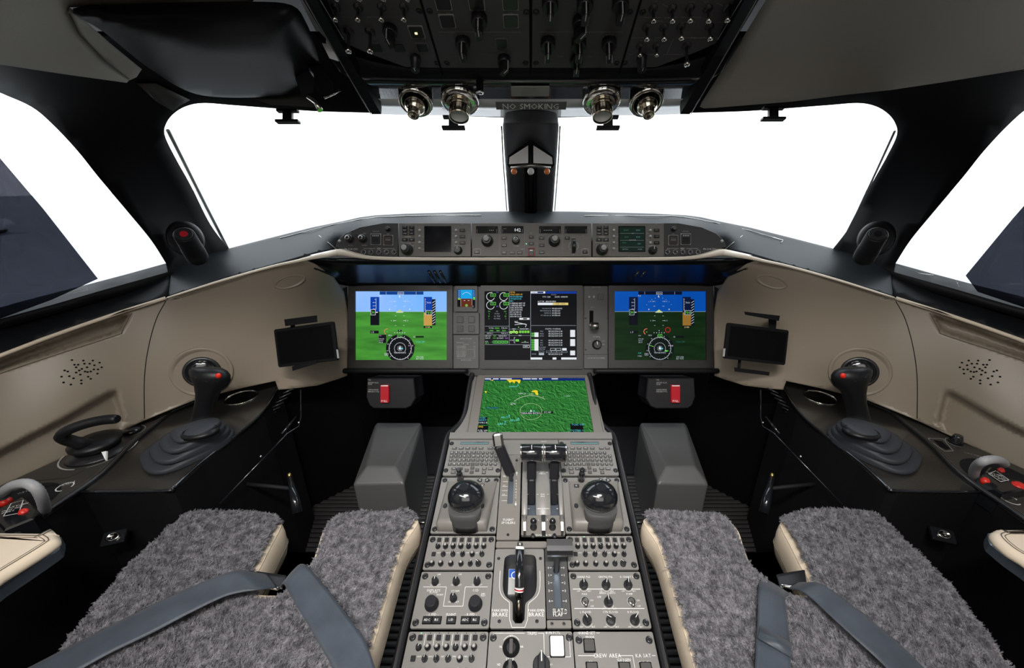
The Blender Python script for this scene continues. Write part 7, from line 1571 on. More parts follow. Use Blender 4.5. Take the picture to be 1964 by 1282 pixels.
# ================================================================== SIDE CONSOLES
ZC = .55
def xy(x, y, z=ZC): v = onz(x, y, z); return (v.x, v.y)
conA = [(-230, 1075), (0, 934), (140, 870), (275, 811), (345, 780), (302, 814), (252, 855), (195, 912), (100, 978), (0, 1052), (-230, 1215)]
conB = [(302, 814), (345, 778), (370, 766), (450, 744), (522, 727), (534, 731), (536, 740), (504, 791), (447, 841), (386, 888), (345, 926), (332, 937), (312, 943), (158, 945), (195, 912), (252, 855)]
mask_px = {-1: (32, 968), 1: (1915, 915)}
for s in (-1, 1):
    mm = (lambda P: P) if s < 0 else mir
    A2 = [xy(x, y) for x, y in mm(conA)]; B2 = [xy(x, y) for x, y in mm(conB)]
    cc = xy(*mm([(463, 763)])[0]); side = lab2(s, 'left', 'right')
    root = empty('side_console', (*cc, 0)); tag(root, '%s side console with a carbon-weave top and stitched black piping' % side, 'side console')
    cup = circ(cc[0], cc[1], .040, 28)
    mp = xy(*mask_px[s]); bowl = circ(mp[0], mp[1], .060, 30)
    def cobj(n, mb, parent=root, label=None): o = mb.obj(n, parent, label=label); o.data.transform(Matrix.Translation(-root.location)); return o
    mb = MB(); mb.plate(B2, [cup], ZC-.006, ZC, 'carbon_weave'); cobj('carbon_top', mb)
    mb = MB(); mb.plate(B2, [cup], .004, ZC-.006, 'near_black'); cobj('inner_body', mb)
    mb = MB(); mb.plate(A2, [bowl], ZC-.006, ZC+.001, 'console_grey'); cobj('outer_plate', mb)
    mb = MB(); mb.plate(A2, [bowl], .004, ZC-.006, 'near_black'); cobj('outer_body', mb)
    mb = MB(); mb.lathe([(.060, ZC), (.057, ZC-.03), (.02, ZC-.045), (0, ZC-.045)], 'black_matte', 30, (mp[0], mp[1], 0)); cobj('mask_bowl', mb)
    P = [xy(x, y) for x, y in mm([(-230, 1215), (0, 1052), (100, 978), (195, 912), (252, 855), (302, 814), (334, 790), (372, 774)])]; P = crom([(a, b, ZC+.003) for a, b in P], 5)
    mb = MB(); mb.tube(P, .0058, 'black_plastic', 10); cobj('piping', mb)
    for d in (-1, 1):
        mb = MB(); mb.tube([q_+Vector((d*.0025, 0, .0053)) for q_ in P], .00035, 'dark_thread', 5); cobj('stitching', mb)
    mat('cup_metal', (.85, .80, .72), .22, metal=1, var=.1) if 'cup_metal' not in M else None
    # raised rim running along the inboard edge of the carbon top
    P = crom([(*xy(x, y), ZC+.001) for x, y in mm([(158, 945), (312, 943), (332, 937), (345, 926), (386, 888), (447, 841), (504, 791), (536, 738)])], 4)
    mb = MB(); mb.tube(P, .0035, 'black_gloss', 8); cobj('edge_rim', mb)
    # louvres and card slot on the inboard face
    for i in range(6):
        a = pt(*mm([(508+i*7, 800-i*9)])[0], 1.155); b = pt(*mm([(530+i*7, 790-i*9)])[0], 1.175)
        mb = MB(); mb.tube([a, b], .0022, 'dark_metal' if s < 0 else 'black_plastic', 6); cobj('louvre', mb)
    a = pt(*mm([(540, 833)])[0], 1.10); b = pt(*mm([(568, 800)])[0], 1.15); mb = MB(); mb.tube([a, b], .0035, 'black_gloss', 8); cobj('card_slot', mb)
    mb = MB(); P = [pt(*q_, d_) for q_, d_ in zip(mm([(420, 968), (551, 832), (573, 818), (577, 800), (577, 748)]), (.93, 1.10, 1.14, 1.15, 1.19))]; mb.tube(P, .0020, 'black_gloss', 6); cobj('trim_edge', mb)
    for (x, y), d_ in zip(mm([(500, 876), (573, 811)]), (1.03, 1.125)): mb = MB(); c_ = pt(x, y, d_); mb.lathe([(0, -.004), (.0035, -.002), (.004, .001), (.0025, .003), (0, .0035)], 'chrome', 10, tuple(c_)); cobj('stud', mb)
    # cup holder
    o = empty('cup_holder', (*cc, ZC)); tag(o, 'chrome-lined round cup holder at the front of the %s console' % side, 'cup holder')
    mb = MB(); mb.lathe([(.043, .0), (.0435, .002), (.041, .003), (.0395, .001), (.039, -.075)], 'cup_metal', 36); mb.obj('liner', o)
    mb = MB(); mb.lathe([(.039, -.078), (.039, -.075)], 'near_black', 36); mb.obj('base', o)
    # side stick
    nb = onz(*mm([(384, 829)])[0], .60); st = empty('side_stick', (nb.x, nb.y, ZC)); tag(st, 'black side stick with a red button above a stepped rubber boot, %s console' % side, 'side stick')
    L = st.location; e0 = onz(*mm([(272, 893)])[0], .556); e1 = onz(*mm([(446, 824)])[0], .556); cb = (e0+e1)/2; ax = (e1-e0); hl = ax.length/2; ax.normalize(); ay = Vector((-ax.y, ax.x, 0))
    if ay.x*s < 0: ay = -ay
    mb = MB(); rr = []
    for sc, z in ((.95, .550), (1.0, .552), (1.01, .556), (.99, .560), (.93, .562), (.76, .563), (.74, .566), (.84, .568), (.86, .572), (.84, .577), (.78, .579), (.60, .580), (.58, .584), (.68, .586), (.70, .590), (.68, .595), (.62, .597), (.46, .598), (.45, .602), (.52, .604), (.53, .608), (.50, .612), (.40, .614), (.20, .616)):
        f = (1-sc); cen = cb.lerp(Vector((nb.x, nb.y, 0)), min(1, f*1.75)); ring = []
        for k in range(40):
            th = 2*PI*k/40; cx_, sx_ = math.cos(th), math.sin(th); ex = .75
            u_ = math.copysign(abs(cx_)**ex, cx_)*hl; v_ = math.copysign(abs(sx_)**ex, sx_)*.072*(1-.28*cx_)
            q_ = Vector((cen.x, cen.y, 0))+(ax*u_+ay*v_)*sc; ring.append((q_.x-L.x, q_.y-L.y, z-L.z))
        rr.append(ring)
    mb.loft(rr, 'rubber_boot'); mb.obj('rubber_boot', st)
    secs = [(383, 832, None, .040, .032), (384, 826, None, .034, .028), (387, 812, 1.005, .0265, .024), (391, 790, 1.0, .0235, .0225), (396, 768, .99, .0235, .023), (400, 752, .985, .027, .025), (405, 740, .978, .036, .029), (405, 729, .972, .0435, .030), (403, 719, .970, .046, .028), (400, 711, .972, .043, .024), (398, 706, .976, .034, .017), (397, 704, .98, .02, .010)]
    mb = MB(); rr = []
    for x, y, d_, rx, ry in secs:
        q_ = mm([(x, y)])[0]; c_ = onz(*q_, .607 if y > 830 else .617) if d_ is None else pt(*q_, d_)
        up_ = Vector((0, .55 if y < 745 else .1, 1)).normalized(); sx2 = Vector((1, 0, 0)); fy = up_.cross(sx2)
        rr.append([tuple(c_+sx2*rx*math.cos(2*PI*k/28)+fy*ry*math.sin(2*PI*k/28)-L) for k in range(28)])
    mb.loft(rr, 'grip_black'); gr = mb.obj('grip', st)
    ff = Frame(pt(*mm([(402, 722)])[0], .94), (1, 0, 0), (0, .62, .78)); kk = .95/F
    for dx, dy, r_, m_, nme in ((17, 1, .0052, 'red_button', 'red_button'), (-16, 1, .0095, 'black_gloss', 'hat_switch'), (-3, -9, .006, 'black_gloss', 'trim_switch'), (0, 3, .004, 'white_plastic', 'marker')):
        c_ = pt(*mm([(402+dx, 722-dy)])[0], .952); n_ = (CAM-c_).normalized(); n_ = (n_+Vector((0, -.1, .5))).normalized()
        mb = MB(); mb.lathe([(r_*1.25, -.012), (r_*1.2, .002), (r_, .0035), (r_*.8, .006), (0, .0068)] if nme != 'marker' else [(r_*.5, -.01), (r_*.5, .004), (0, .004)], m_, 18, T=Matrix.Translation(c_-L) @ n_.to_track_quat('Z', 'Y').to_matrix().to_4x4()); mb.obj(nme, gr)
    # round air outlet in the wall
    f = hitframe(WALL[s], *mm([(388, 714)])[0]); o = empty('air_outlet', f.o, f.euler()); tag(o, 'round cream air outlet with a chrome ball ring behind the %s side stick' % side, 'air vent')
    mb = MB(); mb.lathe([(.070, -.004), (.069, .003), (.066, .0045), (.060, .001), (.046, -.006), (.044, -.006)], 'cream_panel', 44); mb.obj('dish', o)
    mb = MB(); mb.lathe([(.044, -.006), (.042, .004), (.036, .006), (.033, .001)], 'chrome', 40, mats=['black_gloss', 'dark_metal', 'black_gloss']); mb.obj('ring', o)
    mb = MB(); mb.lathe([(.033*math.cos(a_), .010*math.sin(a_)) for a_ in [i*PI/12 for i in range(6)]]+[(.010, .010), (.008, .004), (0, .004)], 'black_gloss', 28); mb.obj('ball', o)
    # oxygen mask
    ms = empty('oxygen_mask', (*mp, ZC)); tag(ms, lab2(s, 'stowed oxygen mask with grey hose loop at the bottom left console end', 'stowed oxygen mask with grey hose loop and red knobs on the right console'), 'oxygen mask'); L = ms.location
    hose = [(2, 948, .60), (14, 938, .625), (30, 930, .64), (52, 928, .645), (70, 938, .635), (80, 955, .61), (86, 975, .57), (88, 985, .54)] if s < 0 else [(1868, 920, .545), (1868, 908, .575), (1873, 895, .605), (1885, 886, .63), (1902, 882, .635), (1918, 884, .625), (1926, 890, .60)]
    hp = crom([tuple(onz(x, y, z)-L) for x, y, z in hose], 6); mb = MB(); mb.tube(hp, [.0078+(.0007 if i % 2 else 0) for i in range(len(hp))], 'hose_grey' if 'hose_grey' in M else 'placard', 14); mb.obj('hose', ms)
    mb = MB(); mb.tube([hp[0]-(hp[1]-hp[0])*1.0, hp[0], hp[1]], .0125, 'black_plastic', 14); mb.obj('hose_end', ms)
    boxp = [(-25, 985), (40, 950), (72, 975), (62, 992), (5, 1015)] if s < 0 else [(1878, 915), (1900, 893), (1960, 915), (1975, 935), (1925, 945)]
    Q = [onz(x, y, .575)-L for x, y in boxp]; mb = MB(); mb.prism([(v.x, v.y) for v in Q], -.03, .022, 'black_gloss', bev=.003); mb.obj('regulator', ms)
    lp = [(5, 990), (20, 965), (45, 958), (36, 984)] if s < 0 else [(1896, 908), (1910, 902), (1937, 920), (1920, 924)]
    Q = [onz(x, y, .575)-L for x, y in lp]; mb = MB(); mb.poly([(v.x, v.y) for v in Q], .0235, 'white_mark'); mb.poly(inset([(v.x, v.y) for v in Q] if sum(Q[i].x*Q[(i+1) % 4].y-Q[(i+1) % 4].x*Q[i].y for i in range(4)) > 0 else [(v.x, v.y) for v in Q][::-1], .0012), .0238, 'black_gloss')
    c_ = sum(Q, Vector())/4; mb.text('OXYGEN', c_.x, c_.y+.006, .0045, .024, 'white_mark', 0, .5*-s); mb.text('PRESS TEST', c_.x, c_.y-.002, .0036, .024, 'white_mark', 0, .5*-s); mb.text('EMERG', c_.x, c_.y-.009, .0036, .024, 'white_mark', 0, .5*-s); mb.obj('instruction_label', ms)
    for i, (x, y, r_) in enumerate(((41, 976, .0062), (5, 955, .008)) if s < 0 else ((1893, 916, .0062), (1923, 897, .005), (1957, 925, .009))):
        v = onz(x, y, .580)-L; mb = MB(); mb.lathe([(r_*1.2, .015), (r_*1.15, .023), (r_, .024), (r_*.7, .027), (0, .028)], 'red_button', 18, (v.x, v.y, 0)); mb.obj('red_knob', ms)
    # engraved markings on the outer plate
    mb = MB(); zt = ZC+.0014
    def M3(P, w_, m_): Pq = [xy(x, y) for x, y in P]; mb.pline(Pq, w_, zt, m_)
    M3(mm([(60, 925), (130, 918), (160, 905)]), .0012, 'near_black'); M3(mm([(85, 935), (118, 930)]), .0016, 'near_black')
    for (x, y), s_ in ((mm([(125, 935)])[0] if s < 0 else (1938, 960), 'PUSH'),):
        c_ = xy(x, y); mb.arc(c_[0], c_[1], .013, 0, 5.2, .0022, zt, 'white_mark', 18); mb.text(s_, c_[0]+.004*s, c_[1]+.008, .007, zt, 'white_mark', 0, .7*-s)
    c_ = xy(*(mm([(58, 942)])[0] if s < 0 else (1868, 874))); mb.text('OXY MASK', c_[0], c_[1], .0055, zt, 'dim_mark', 0, .6*-s, .8)
    cobj('engraved_marks', mb)
    kb = xy(*((252, 829) if s < 0 else (1832, 850))); o = empty('console_selector', (*kb, ZC)); tag(o, lab2(s, 'low dark selector dial on the left console ahead of the tiller', 'small black selector knob on the right console beside a lettered slot'), 'knob')
    mb = MB(); mb.lathe([(.022, .001), (.021, .009), (.010, .011)] if s < 0 else [(.014, .001), (.013, .008), (.009, .020), (.008, .022)], 'black_gloss', 24); mb.obj('knob', o)
    mb = MB(); mb.arc(0, 0, .027 if s < 0 else .018, 0, 2*PI if s < 0 else 4.5, .001, .0016, 'dim_mark', 28); mb.obj('scale_ring', o)
    if s > 0:
        mb = MB(); P = [xy(x, y) for x, y in ((1790, 845), (1806, 848), (1822, 862), (1815, 864), (1802, 858))]; mb.poly([(a-kb[0], b-kb[1]) for a, b in P], .0016, 'near_black'); mb.pline([(a-kb[0], b-kb[1]) for a, b in [xy(x, y) for x, y in ((1780, 842), (1808, 843), (1828, 866), (1812, 867), (1784, 848))]], .0012, .0016, 'dim_mark', True); mb.obj('slot', o)
# tiller on the left console
tb = onz(192, 866, ZC); TL = empty('steering_tiller', tb); tag(TL, 'black nosewheel steering tiller with a curved handle and white pointer on the left console', 'tiller')
mb = MB(); mb.lathe([(.058, .001), (.056, .006), (.044, .008), (.040, .012)], 'black_plastic', 36); mb.obj('base', TL)
mb = MB(); mb.lathe([(.034, .010), (.042, .018), (.047, .025), (.047, .030), (.034, .036), (.012, .038)], 'grip_black', 36); mb.obj('hub', TL)
hp = crom([tuple(onz(x, y, z)-tb) for x, y, z in ((176, 856, .575), (150, 850, .597), (124, 842, .618), (119, 834, .632), (134, 824, .642), (165, 813, .648), (198, 806, .65), (226, 804, .65))], 5)
mb = MB(); mb.tube(hp, [.014]*6+[.0125]*8+[.0105]*(len(hp)-16)+[.010, .008], 'grip_black', 16); mb.obj('handle', TL)
a, b, c = [onz(x, y, .585)-tb for x, y in ((198, 868), (207, 866), (204, 880))]; mb = MB(); mb.loft([[a, b, c+Vector((0, 0, -.006))], [a+Vector((0, -.003, .003)), b+Vector((0, -.003, .003)), c+Vector((0, -.003, -.003))]], 'white_plastic', smooth=False); mb.obj('pointer', TL)
mb = MB(); mb.arc(0, 0, .066, PI*1.05, PI*1.55, .0032, .0018, 'dim_mark', 24); mb.arc(0, 0, .066, PI*1.65, PI*2.1, .0010, .0018, 'dim_mark', 24); mb.arc(0, 0, .066, PI*.05, PI*.2, .003, .0018, 'dim_mark', 8); mb.obj('scale_ring', TL)
# latch buttons low on the consoles' rear faces
for s, x, y in ((-1, 217, 1031), (1, 1810, 1026)):
    q_ = onz(x, y, .46); o = empty('console_latch', q_, (.5, 0, -.35*s)); tag(o, 'small oval metal latch button low beside the %s seat' % lab2(s, 'left', 'right'), 'latch')
    mb = MB(); mb.box(-.020, .020, -.014, .014, -.008, 0, 'black_gloss', b=.003); mb.obj('plate', o); mb = MB(); mb.lathe([(.012, 0), (.0115, .003), (.009, .004), (.0085, .0032), (0, .0032)], 'chrome', 24, sy=.75); mb.obj('button', o)
# ================================================================== TABLET MOUNTS
for s in (-1, 1):
    if s < 0: C4 = [(524, 633), (638, 617), (648, 690), (533, 706)]; dd = (1.10, 1.07, 1.07, 1.10); top = [(545, 613), (608, 605), (609, 618), (547, 626)]; bot = [(560, 703), (608, 692), (607, 698), (561, 712)]
    else: C4 = [(1398, 618), (1515, 633), (1503, 704), (1391, 687)]; dd = (1.07, 1.10, 1.10, 1.07); top = [(1427, 598), (1496, 606), (1494, 616), (1429, 604)]; bot = [(1408, 705), (1476, 714), (1475, 721), (1409, 713)]
    P = [pt(x, y, d_) for (x, y), d_ in zip(C4, dd)]; c_ = sum(P, Vector())/4; fr = Frame(c_, P[1]-P[0], P[0]-P[3]); o = empty('tablet', c_, fr.euler()); tag(o, 'black tablet held in a bracket on the %s cream side panel' % lab2(s, 'left', 'right'), 'tablet')
    w_ = (P[1]-P[0]).length/2; h_ = (P[0]-P[3]).length/2
    mb = MB(); mb.prism(rrect(-w_, w_, -h_, h_, .006), -.009, 0, 'near_black', bev=.0015); mb.obj('slab', o)
    mb = MB(); mb.prism(rrect(-w_+.008, w_-.008, -h_+.008, h_-.008, .003), 0, .0006, 'void_black'); mb.obj('screen', o)
    mb = MB(); sg = -1 if s < 0 else 1; mb.box((w_+.0005)*-sg-.0012, (w_+.0005)*-sg+.0012, -h_*.9, -h_*.45, -.006, -.001, 'dim_mark'); mb.obj('side_edge', o, label='pale edge strip')
    B2 = empty('tablet_bracket', c_-fr.n*.03, fr.euler()); tag(B2, 'black folding arm clamp behind the tablet on the %s cream panel' % lab2(s, 'left', 'right'), 'bracket')
    def bl(Pq, d0, d1, nme):
        mb = MB(); mb.loft([[pt(x, y, d1) for x, y in Pq], [pt(x, y, d0) for x, y in Pq]], 'near_black', smooth=False); ob = mb.obj(nme, B2); ob.data.transform((Matrix.Translation(B2.location) @ fr.rot.to_4x4()).inverted())
    bl(top, 1.075, 1.10, 'upper_jaw'); bl(bot, 1.075, 1.095, 'lower_jaw')
    bl([(556, 613), (564, 612), (568, 640), (558, 640)] if s < 0 else [(1474, 606), (1490, 608), (1488, 634), (1474, 632)], 1.11, 1.13, 'upper_arm'); bl([(570, 690), (580, 690), (578, 706), (572, 706)] if s < 0 else [(1416, 688), (1422, 688), (1420, 708), (1414, 706)], 1.10, 1.11, 'lower_arm')
    a_ = c_-fr.n*.012; h2, n2 = hit(WALL[s], *( (590, 660) if s < 0 else (1452, 660))); mb = MB(); mb.tube([a_, (a_+h2)/2+Vector((0, 0, .01)), h2], [.014, .010, .016], 'black_plastic', 12); ob = mb.obj('wall_arm', B2); ob.data.transform((Matrix.Translation(B2.location) @ fr.rot.to_4x4()).inverted())
# ================================================================== ARMRESTS
for s in (-1, 1):
    if s < 0: top = [(-190, 1014), (-60, 1018), (92, 1020), (104, 1022), (110, 1028), (106, 1038), (60, 1068), (0, 1105), (-190, 1225)]; rl = [(-190, 1040), (60, 1040), (112, 1031), (118, 1036), (116, 1050), (104, 1064), (0, 1134), (-190, 1262)]
    else: top = [(2200, 1010), (2060, 1013), (1925, 1013), (1912, 1014), (1903, 1019), (1908, 1030), (1925, 1046), (1964, 1072), (2200, 1205)]; rl = [(2200, 1040), (1950, 1036), (1900, 1024), (1894, 1029), (1896, 1042), (1908, 1054), (1964, 1096), (2200, 1245)]
    z_ = .63; Q = [xy(x, y, z_) for x, y in top]; R_ = [xy(x, y, z_-.035) for x, y in rl]; o = empty('armrest', (*Q[5], .56)); tag(o, 'cream leather armrest pad with stitched edge and grey rail, bottom %s corner' % lab2(s, 'left', 'right') if False else 'cream leather armrest with stitched edge and grey metal rail, outboard of the %s seat' % lab2(s, 'left', 'right'), 'armrest')
    off = Matrix.Translation(-o.location)
    Qs = crom2(Q, 3, True); mb = MB(); n_ = len(Qs); ar = sum(Qs[i][0]*Qs[(i+1) % n_][1]-Qs[(i+1) % n_][0]*Qs[i][1] for i in range(n_)); Qs = Qs if ar > 0 else Qs[::-1]
    mb.loft([[(x, y, z) for x, y in inset(Qs, i_)] for i_, z in ((.004, z_-.017), (0, z_-.014), (-.001, z_-.009), (.001, z_-.004), (.005, z_), (.012, z_+.0015))], 'cream_leather'); ob = mb.obj('pad', o); ob.data.transform(off)
    for i_ in (.009, .013): mb = MB(); L_ = inset(Qs, i_); mb.tube([(x, y, z_+.0016) for x, y in L_+L_[:1]], .0006, 'dark_thread', 5, caps=False); ob = mb.obj('stitching', o); ob.data.transform(off)
    mb = MB(); mb.prism(crom2(R_, 3, True), z_-.050, z_-.030, 'steel_blue', bev=.004); ob = mb.obj('rail', o); ob.data.transform(off)
    a_ = xy(*((60, 1078) if s < 0 else (1930, 1062)), z_-.031); b_ = xy(*((0, 1118) if s < 0 else (1990, 1100)), z_-.031); mb = MB(); mb.line(a_[0], a_[1], b_[0], b_[1], .012, z_-.0315, 'dark_metal'); ob = mb.obj('rail_inlay', o); ob.data.transform(off)
    mb = MB(); mb.box(Q[7][0]-.03+.05*s, Q[7][0]+.03+.05*s, Q[7][1]-.25, Q[7][1]-.15, .004, .56, 'black_matte'); ob = mb.obj('post', o); ob.data.transform(off)
# ================================================================== SEATS
ZS = .49
fl_px = crom2([(340, 984), (352, 974), (375, 969), (440, 967), (495, 969), (518, 977), (530, 988), (527, 1000), (510, 1030), (490, 1068), (470, 1104), (480, 1124), (512, 1128), (540, 1124), (562, 1098), (589, 1077), (607, 1038), (618, 1004), (634, 986), (650, 976), (685, 971), (740, 970), (775, 972), (793, 980), (794, 990), (768, 1028), (750, 1079), (724, 1165), (703, 1232), (688, 1290), (660, 1400)], 3) + [(400, 1500), (-150, 1500)] + crom2([(-60, 1420), (75, 1285), (110, 1232), (170, 1155), (225, 1092), (262, 1055), (300, 1020), (330, 992), (340, 984)], 3)[:-1]
cream_zone = [[(527, 1000), (510, 1030), (490, 1068), (470, 1104)], [(794, 990), (768, 1028), (750, 1079), (724, 1165), (703, 1232), (688, 1290), (660, 1400)]]
def densify(P, d):
    out = []
    for i in range(len(P)):
        a, b = Vector(P[i]), Vector(P[(i+1) % len(P)]); k = max(1, int((b-a).length/d)); out += [tuple(a.lerp(b, j/k)) for j in range(k)]
    return out
def make_seat(s):
    side = lab2(s, 'left', 'right'); mm = (lambda P: P) if s < 0 else mir
    out = [xy(x, y, ZS) for x, y in mm(fl_px)]; out = [(x, max(y, -.12)) for x, y in out]; cz = [[xy(x, y, ZS) for x, y in mm(z)] for z in cream_zone]
    base_c = (-.52 if s < 0 else .52, .2); seat = empty('pilot_seat', (base_c[0], base_c[1], 0)); tag(seat, '%s pilot seat covered in curly grey sheepskin with cream leather flanks' % side, 'seat')
    off = Matrix.Translation(-seat.location)
    step = .0048; o2 = densify(out, step); n0 = len(o2); vs2 = [Vector(p_) for p_ in o2]; ed = [(i, (i+1) % n0) for i in range(n0)]
    x0 = min(p_[0] for p_ in out); x1 = max(p_[0] for p_ in out); y0 = min(p_[1] for p_ in out); y1 = max(p_[1] for p_ in out)
    y = y0+step/2; r = 0
    coarse = out
    while y < y1:
        x = x0+(step/2 if r % 2 else 0)
        while x < x1:
            if inpoly((x, y), coarse): vs2.append(Vector((x, y)))
            x += step
        y += step*.87; r += 1
    res = delaunay_2d_cdt(vs2, ed, [], 0, 1e-5); Vv, Ff = res[0], res[2]; fs = []
    for f in Ff:
        c_ = (Vv[f[0]]+Vv[f[1]]+Vv[f[2]])/3
        if inpoly(c_, coarse): fs.append(tuple(f))
    P3 = []
    rng = np.array([(p_.x, p_.y) for p_ in Vv]); A_ = np.array(out); Bn = np.roll(A_, -1, axis=0); Dn = Bn-A_; LL = (Dn**2).sum(1)+1e-12
    dist = np.full(len(rng), 9.0)
    for i in range(len(A_)):
        t_ = np.clip(((rng-A_[i])@Dn[i])/LL[i], 0, 1); dist = np.minimum(dist, np.linalg.norm(rng-A_[i]-t_[:, None]*Dn[i], axis=1))
    gap = xy(*mm([(505, 1060)])[0], ZS)
    for p_, d in zip(Vv, dist):
        zc = min(dist_poly(p_.x, p_.y, z, False) for z in cz)
        k = min(1, zc/.05); r_ = .018+.022*k; drop = .010+.040*k
        h = 0 if d >= r_ else -drop*(1-math.sqrt(max(0, 1-((r_-d)/r_)**2)))
        q_ = Vector((p_.x, p_.y, 0)); n1 = noise.noise(q_*38); n2 = noise.noise(q_*85+Vector((3, 1, n1))); n3 = noise.noise(q_*190+Vector((0, 5, 2)))
        w_ = math.sin((p_.x*.55*s+p_.y)*150+n1*5.5)
        fur = .0085*abs(n2)+.0045*n1+.0022*n3+.0022*w_*(.3+abs(n1))
        big = .006*noise.noise(q_*7+Vector((s*4, 0, 0))) + .010*math.exp(-((p_.x-base_c[0])/.09)**2)*-1*(1 if p_.y < .5 else 0)
        gx = noise.noise(q_*60+Vector((9, 0, 0)))*.0035; gy = noise.noise(q_*60+Vector((0, 9, 4)))*.0035
        P3.append((p_.x+gx, p_.y+gy, ZS+h+fur+big))
    mb = MB(); mb.add(P3, fs, 'sheepskin', True); fo = mb.obj('sheepskin_cover', seat); fo.data.transform(off)
    # curly wool grown on the cover
    pm = fo.modifiers.new('wool', 'PARTICLE_SYSTEM'); ps = fo.particle_systems[0].settings; ps.type = 'HAIR'; ps.count = 60000; ps.hair_length = .0014; ps.hair_step = 3; ps.render_step = 3; ps.display_step = 2
    ps.use_advanced_hair = True; ps.brownian_factor = .0012; ps.normal_factor = .0011; ps.factor_random = .0012; ps.tangent_factor = .0008; ps.child_type = 'INTERPOLATED'; ps.rendered_child_count = 7; ps.child_length = 1
    ps.clump_factor = .55; ps.roughness_1 = .0015; ps.roughness_1_size = .01; ps.roughness_2 = .0015; ps.root_radius = .35; ps.tip_radius = .08; ps.radius_scale = .0016; ps.kink = 'CURL'; ps.kink_amplitude = .0012; ps.kink_frequency = 2.5; ps.use_modifier_stack = False
    fo.particle_systems[0].seed = 3 if s < 0 else 8
    # leather body under the cover
    L0 = out; ar = sum(L0[i][0]*L0[(i+1) % len(L0)][1]-L0[(i+1) % len(L0)][0]*L0[i][1] for i in range(len(L0))); L0 = L0 if ar > 0 else L0[::-1]
    mb = MB(); mb.loft([[(x, y, z) for x, y in inset(L0, i_)] for i_, z in ((.012, .372), (.002, .385), (-.005, .41), (-.0065, .44), (-.005, .458), (-.001, .467), (.004, .470))], 'cream_leather'); bo = mb.obj('leather_cushion', seat, label='cream leather cushion sides'); bo.data.transform(off)
    for z, i_ in ((.464, -.0030), (.415, -.0062)): mb = MB(); L_ = inset(L0, i_); mb.tube([(x, y, z) for x, y in L_+L_[:1]], .0011, 'cream_leather' if z > .45 else 'dark_thread', 5, caps=False); b_ = mb.obj('seam_piping', seat); b_.data.transform(off)
    mb = MB(); xs = [p_[0] for p_ in out]; mb.box(base_c[0]-.19, base_c[0]+.19, -.1, .42, .20, .374, 'black_matte', b=.01); b_ = mb.obj('seat_pan', seat); b_.data.transform(off)
    mb = MB(); mb.box(base_c[0]-.12, base_c[0]+.12, 0, .32, .003, .20, 'black_matte', b=.01); b_ = mb.obj('pedestal_base', seat); b_.data.transform(off)
    return seat
make_seat(-1); make_seat(1)
# ================================================================== HARNESS STRAPS
def strap(label, pairs, z, name='harness_strap', extra=None):
    top = []; cc = [onz(*a, z0_).lerp(onz(*b, z0_), .5) for (a, b, z0_) in pairs]; o = empty(name, cc[len(cc)//2]); tag(o, label, 'seat belt', 'harness straps')
    A_ = crom([tuple(onz(*a, z0_)) for a, b, z0_ in pairs], 5); B3 = crom([tuple(onz(*b, z0_)) for a, b, z0_ in pairs], 5); rows = []
    for a, b in zip(A_, B3):
        m_ = (a+b)/2; rows.append([tuple(a.lerp(b, k/8)+Vector((0, 0, .0018*math.sin(PI*k/8)))-o.location) for k in range(9)])
    mb = MB(); mb.loft(rows, 'belt', closed=False, caps=False); w = mb.obj('webbing', o); q_ = w.modifiers.new('s', 'SOLIDIFY'); q_.thickness = .0016; q_.offset = 0
    if extra: extra(o)
    return o
z1 = ZS+.017
strap('dark blue-grey strap crossing the left seat from the gap towards its outer side', [((511, 1102), (531, 1128), z1-.03), ((472, 1096), (496, 1132), z1-.006), ((447, 1096), (457, 1138), z1), ((390, 1117), (424, 1148), z1+.002), ((331, 1143), (362, 1178), z1+.002), ((238, 1188), (290, 1216), z1), ((159, 1228), (215, 1252), z1), ((87, 1265), (150, 1288), z1), ((10, 1305), (80, 1330), z1)], z1)
strap('dark blue-grey striped strap lying on the inner thigh pad of the left seat', [((538, 1128), (560, 1098), z1-.035), ((545, 1122), (583, 1083), z1-.002), ((570, 1165), (625, 1128), z1+.003), ((600, 1215), (662, 1176), z1+.003), ((638, 1282), (700, 1230), z1+.002), ((660, 1330), (722, 1290), z1)], z1)
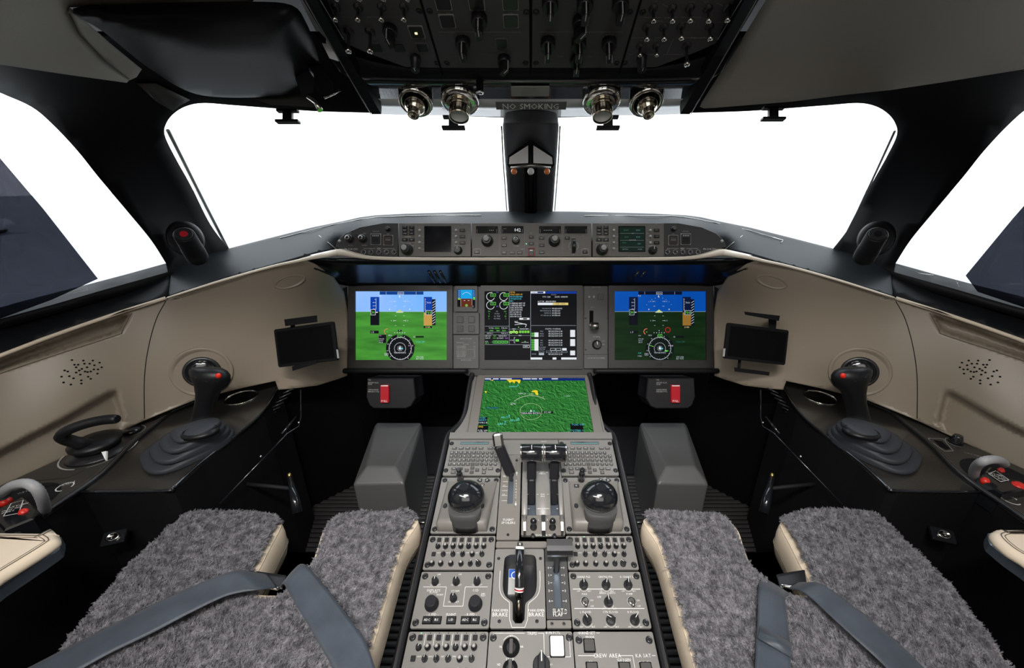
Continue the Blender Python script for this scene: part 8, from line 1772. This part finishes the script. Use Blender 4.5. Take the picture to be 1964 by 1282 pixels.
for s in (-1, 1):
    P_ = [((492, 1096), (488, 1124), ZS-.02), ((520, 1100), (516, 1128), ZS-.03), ((548, 1104), (540, 1130), ZS-.02)]; P_ = [((a[0], a[1]), (b[0], b[1]), z_) for a, b, z_ in P_] if s < 0 else [((2*CX-a[0], a[1]), (2*CX-b[0], b[1]), z_) for a, b, z_ in P_]
    o = empty('harness_buckle', onz(*P_[1][0], ZS-.03)); tag(o, 'black webbing and metal buckle in the front gap of the %s seat' % lab2(s, 'left', 'right'), 'buckle')
    mb = MB(); mb.loft([[onz(*a, z_).lerp(onz(*b, z_), k/4)-o.location for k in range(5)] for a, b, z_ in P_], 'belt_black', closed=False, caps=False); w = mb.obj('webbing', o); q_ = w.modifiers.new('s', 'SOLIDIFY'); q_.thickness = .003
    mb = MB(); c_ = onz(*P_[1][1], ZS-.018)-o.location; mb.tube([c_+Vector((-.018, .004, 0)), c_+Vector((.018, -.002, 0))], .003, 'chrome', 8); mb.obj('buckle_bar', o)
def stitched(o):
    mb = MB(); a, b = onz(1455, 1214, z1+.006)-o.location, onz(1517, 1249, z1+.006)-o.location; d = (b-a).normalized(); n = Vector((-d.y, d.x, 0)); w_ = .011
    mb.loft([[a+n*w_, b+n*w_], [a-n*w_, b-n*w_]], 'belt', closed=False, caps=False); w = mb.obj('folded_end', o); q_ = w.modifiers.new('s', 'SOLIDIFY'); q_.thickness = .003
    for k in (-.7, .7): mb = MB(); mb.tube([a+n*w_*k+Vector((0, 0, .0022)), b+n*w_*k+Vector((0, 0, .0022))], .0006, 'dim_mark', 5); mb.obj('stitch_row', o)
strap('dark blue-grey strap with a stitched fold on the right seat, inner side', [((1462, 1108), (1515, 1140), z1-.03), ((1455, 1126), (1506, 1150), z1), ((1453, 1183), (1511, 1200), z1+.003), ((1450, 1235), (1516, 1245), z1+.003), ((1447, 1290), (1516, 1290), z1+.003), ((1440, 1350), (1512, 1350), z1)], z1, extra=stitched)
strap('dark blue-grey strap crossing the right seat from the gap towards its outer side', [((1532, 1118), (1512, 1130), z1-.03), ((1550, 1118), (1535, 1134), z1-.008), ((1575, 1121), (1560, 1152), z1), ((1618, 1149), (1590, 1180), z1+.002), ((1670, 1191), (1640, 1226), z1+.002), ((1720, 1232), (1690, 1272), z1), ((1780, 1290), (1745, 1330), z1)], z1)
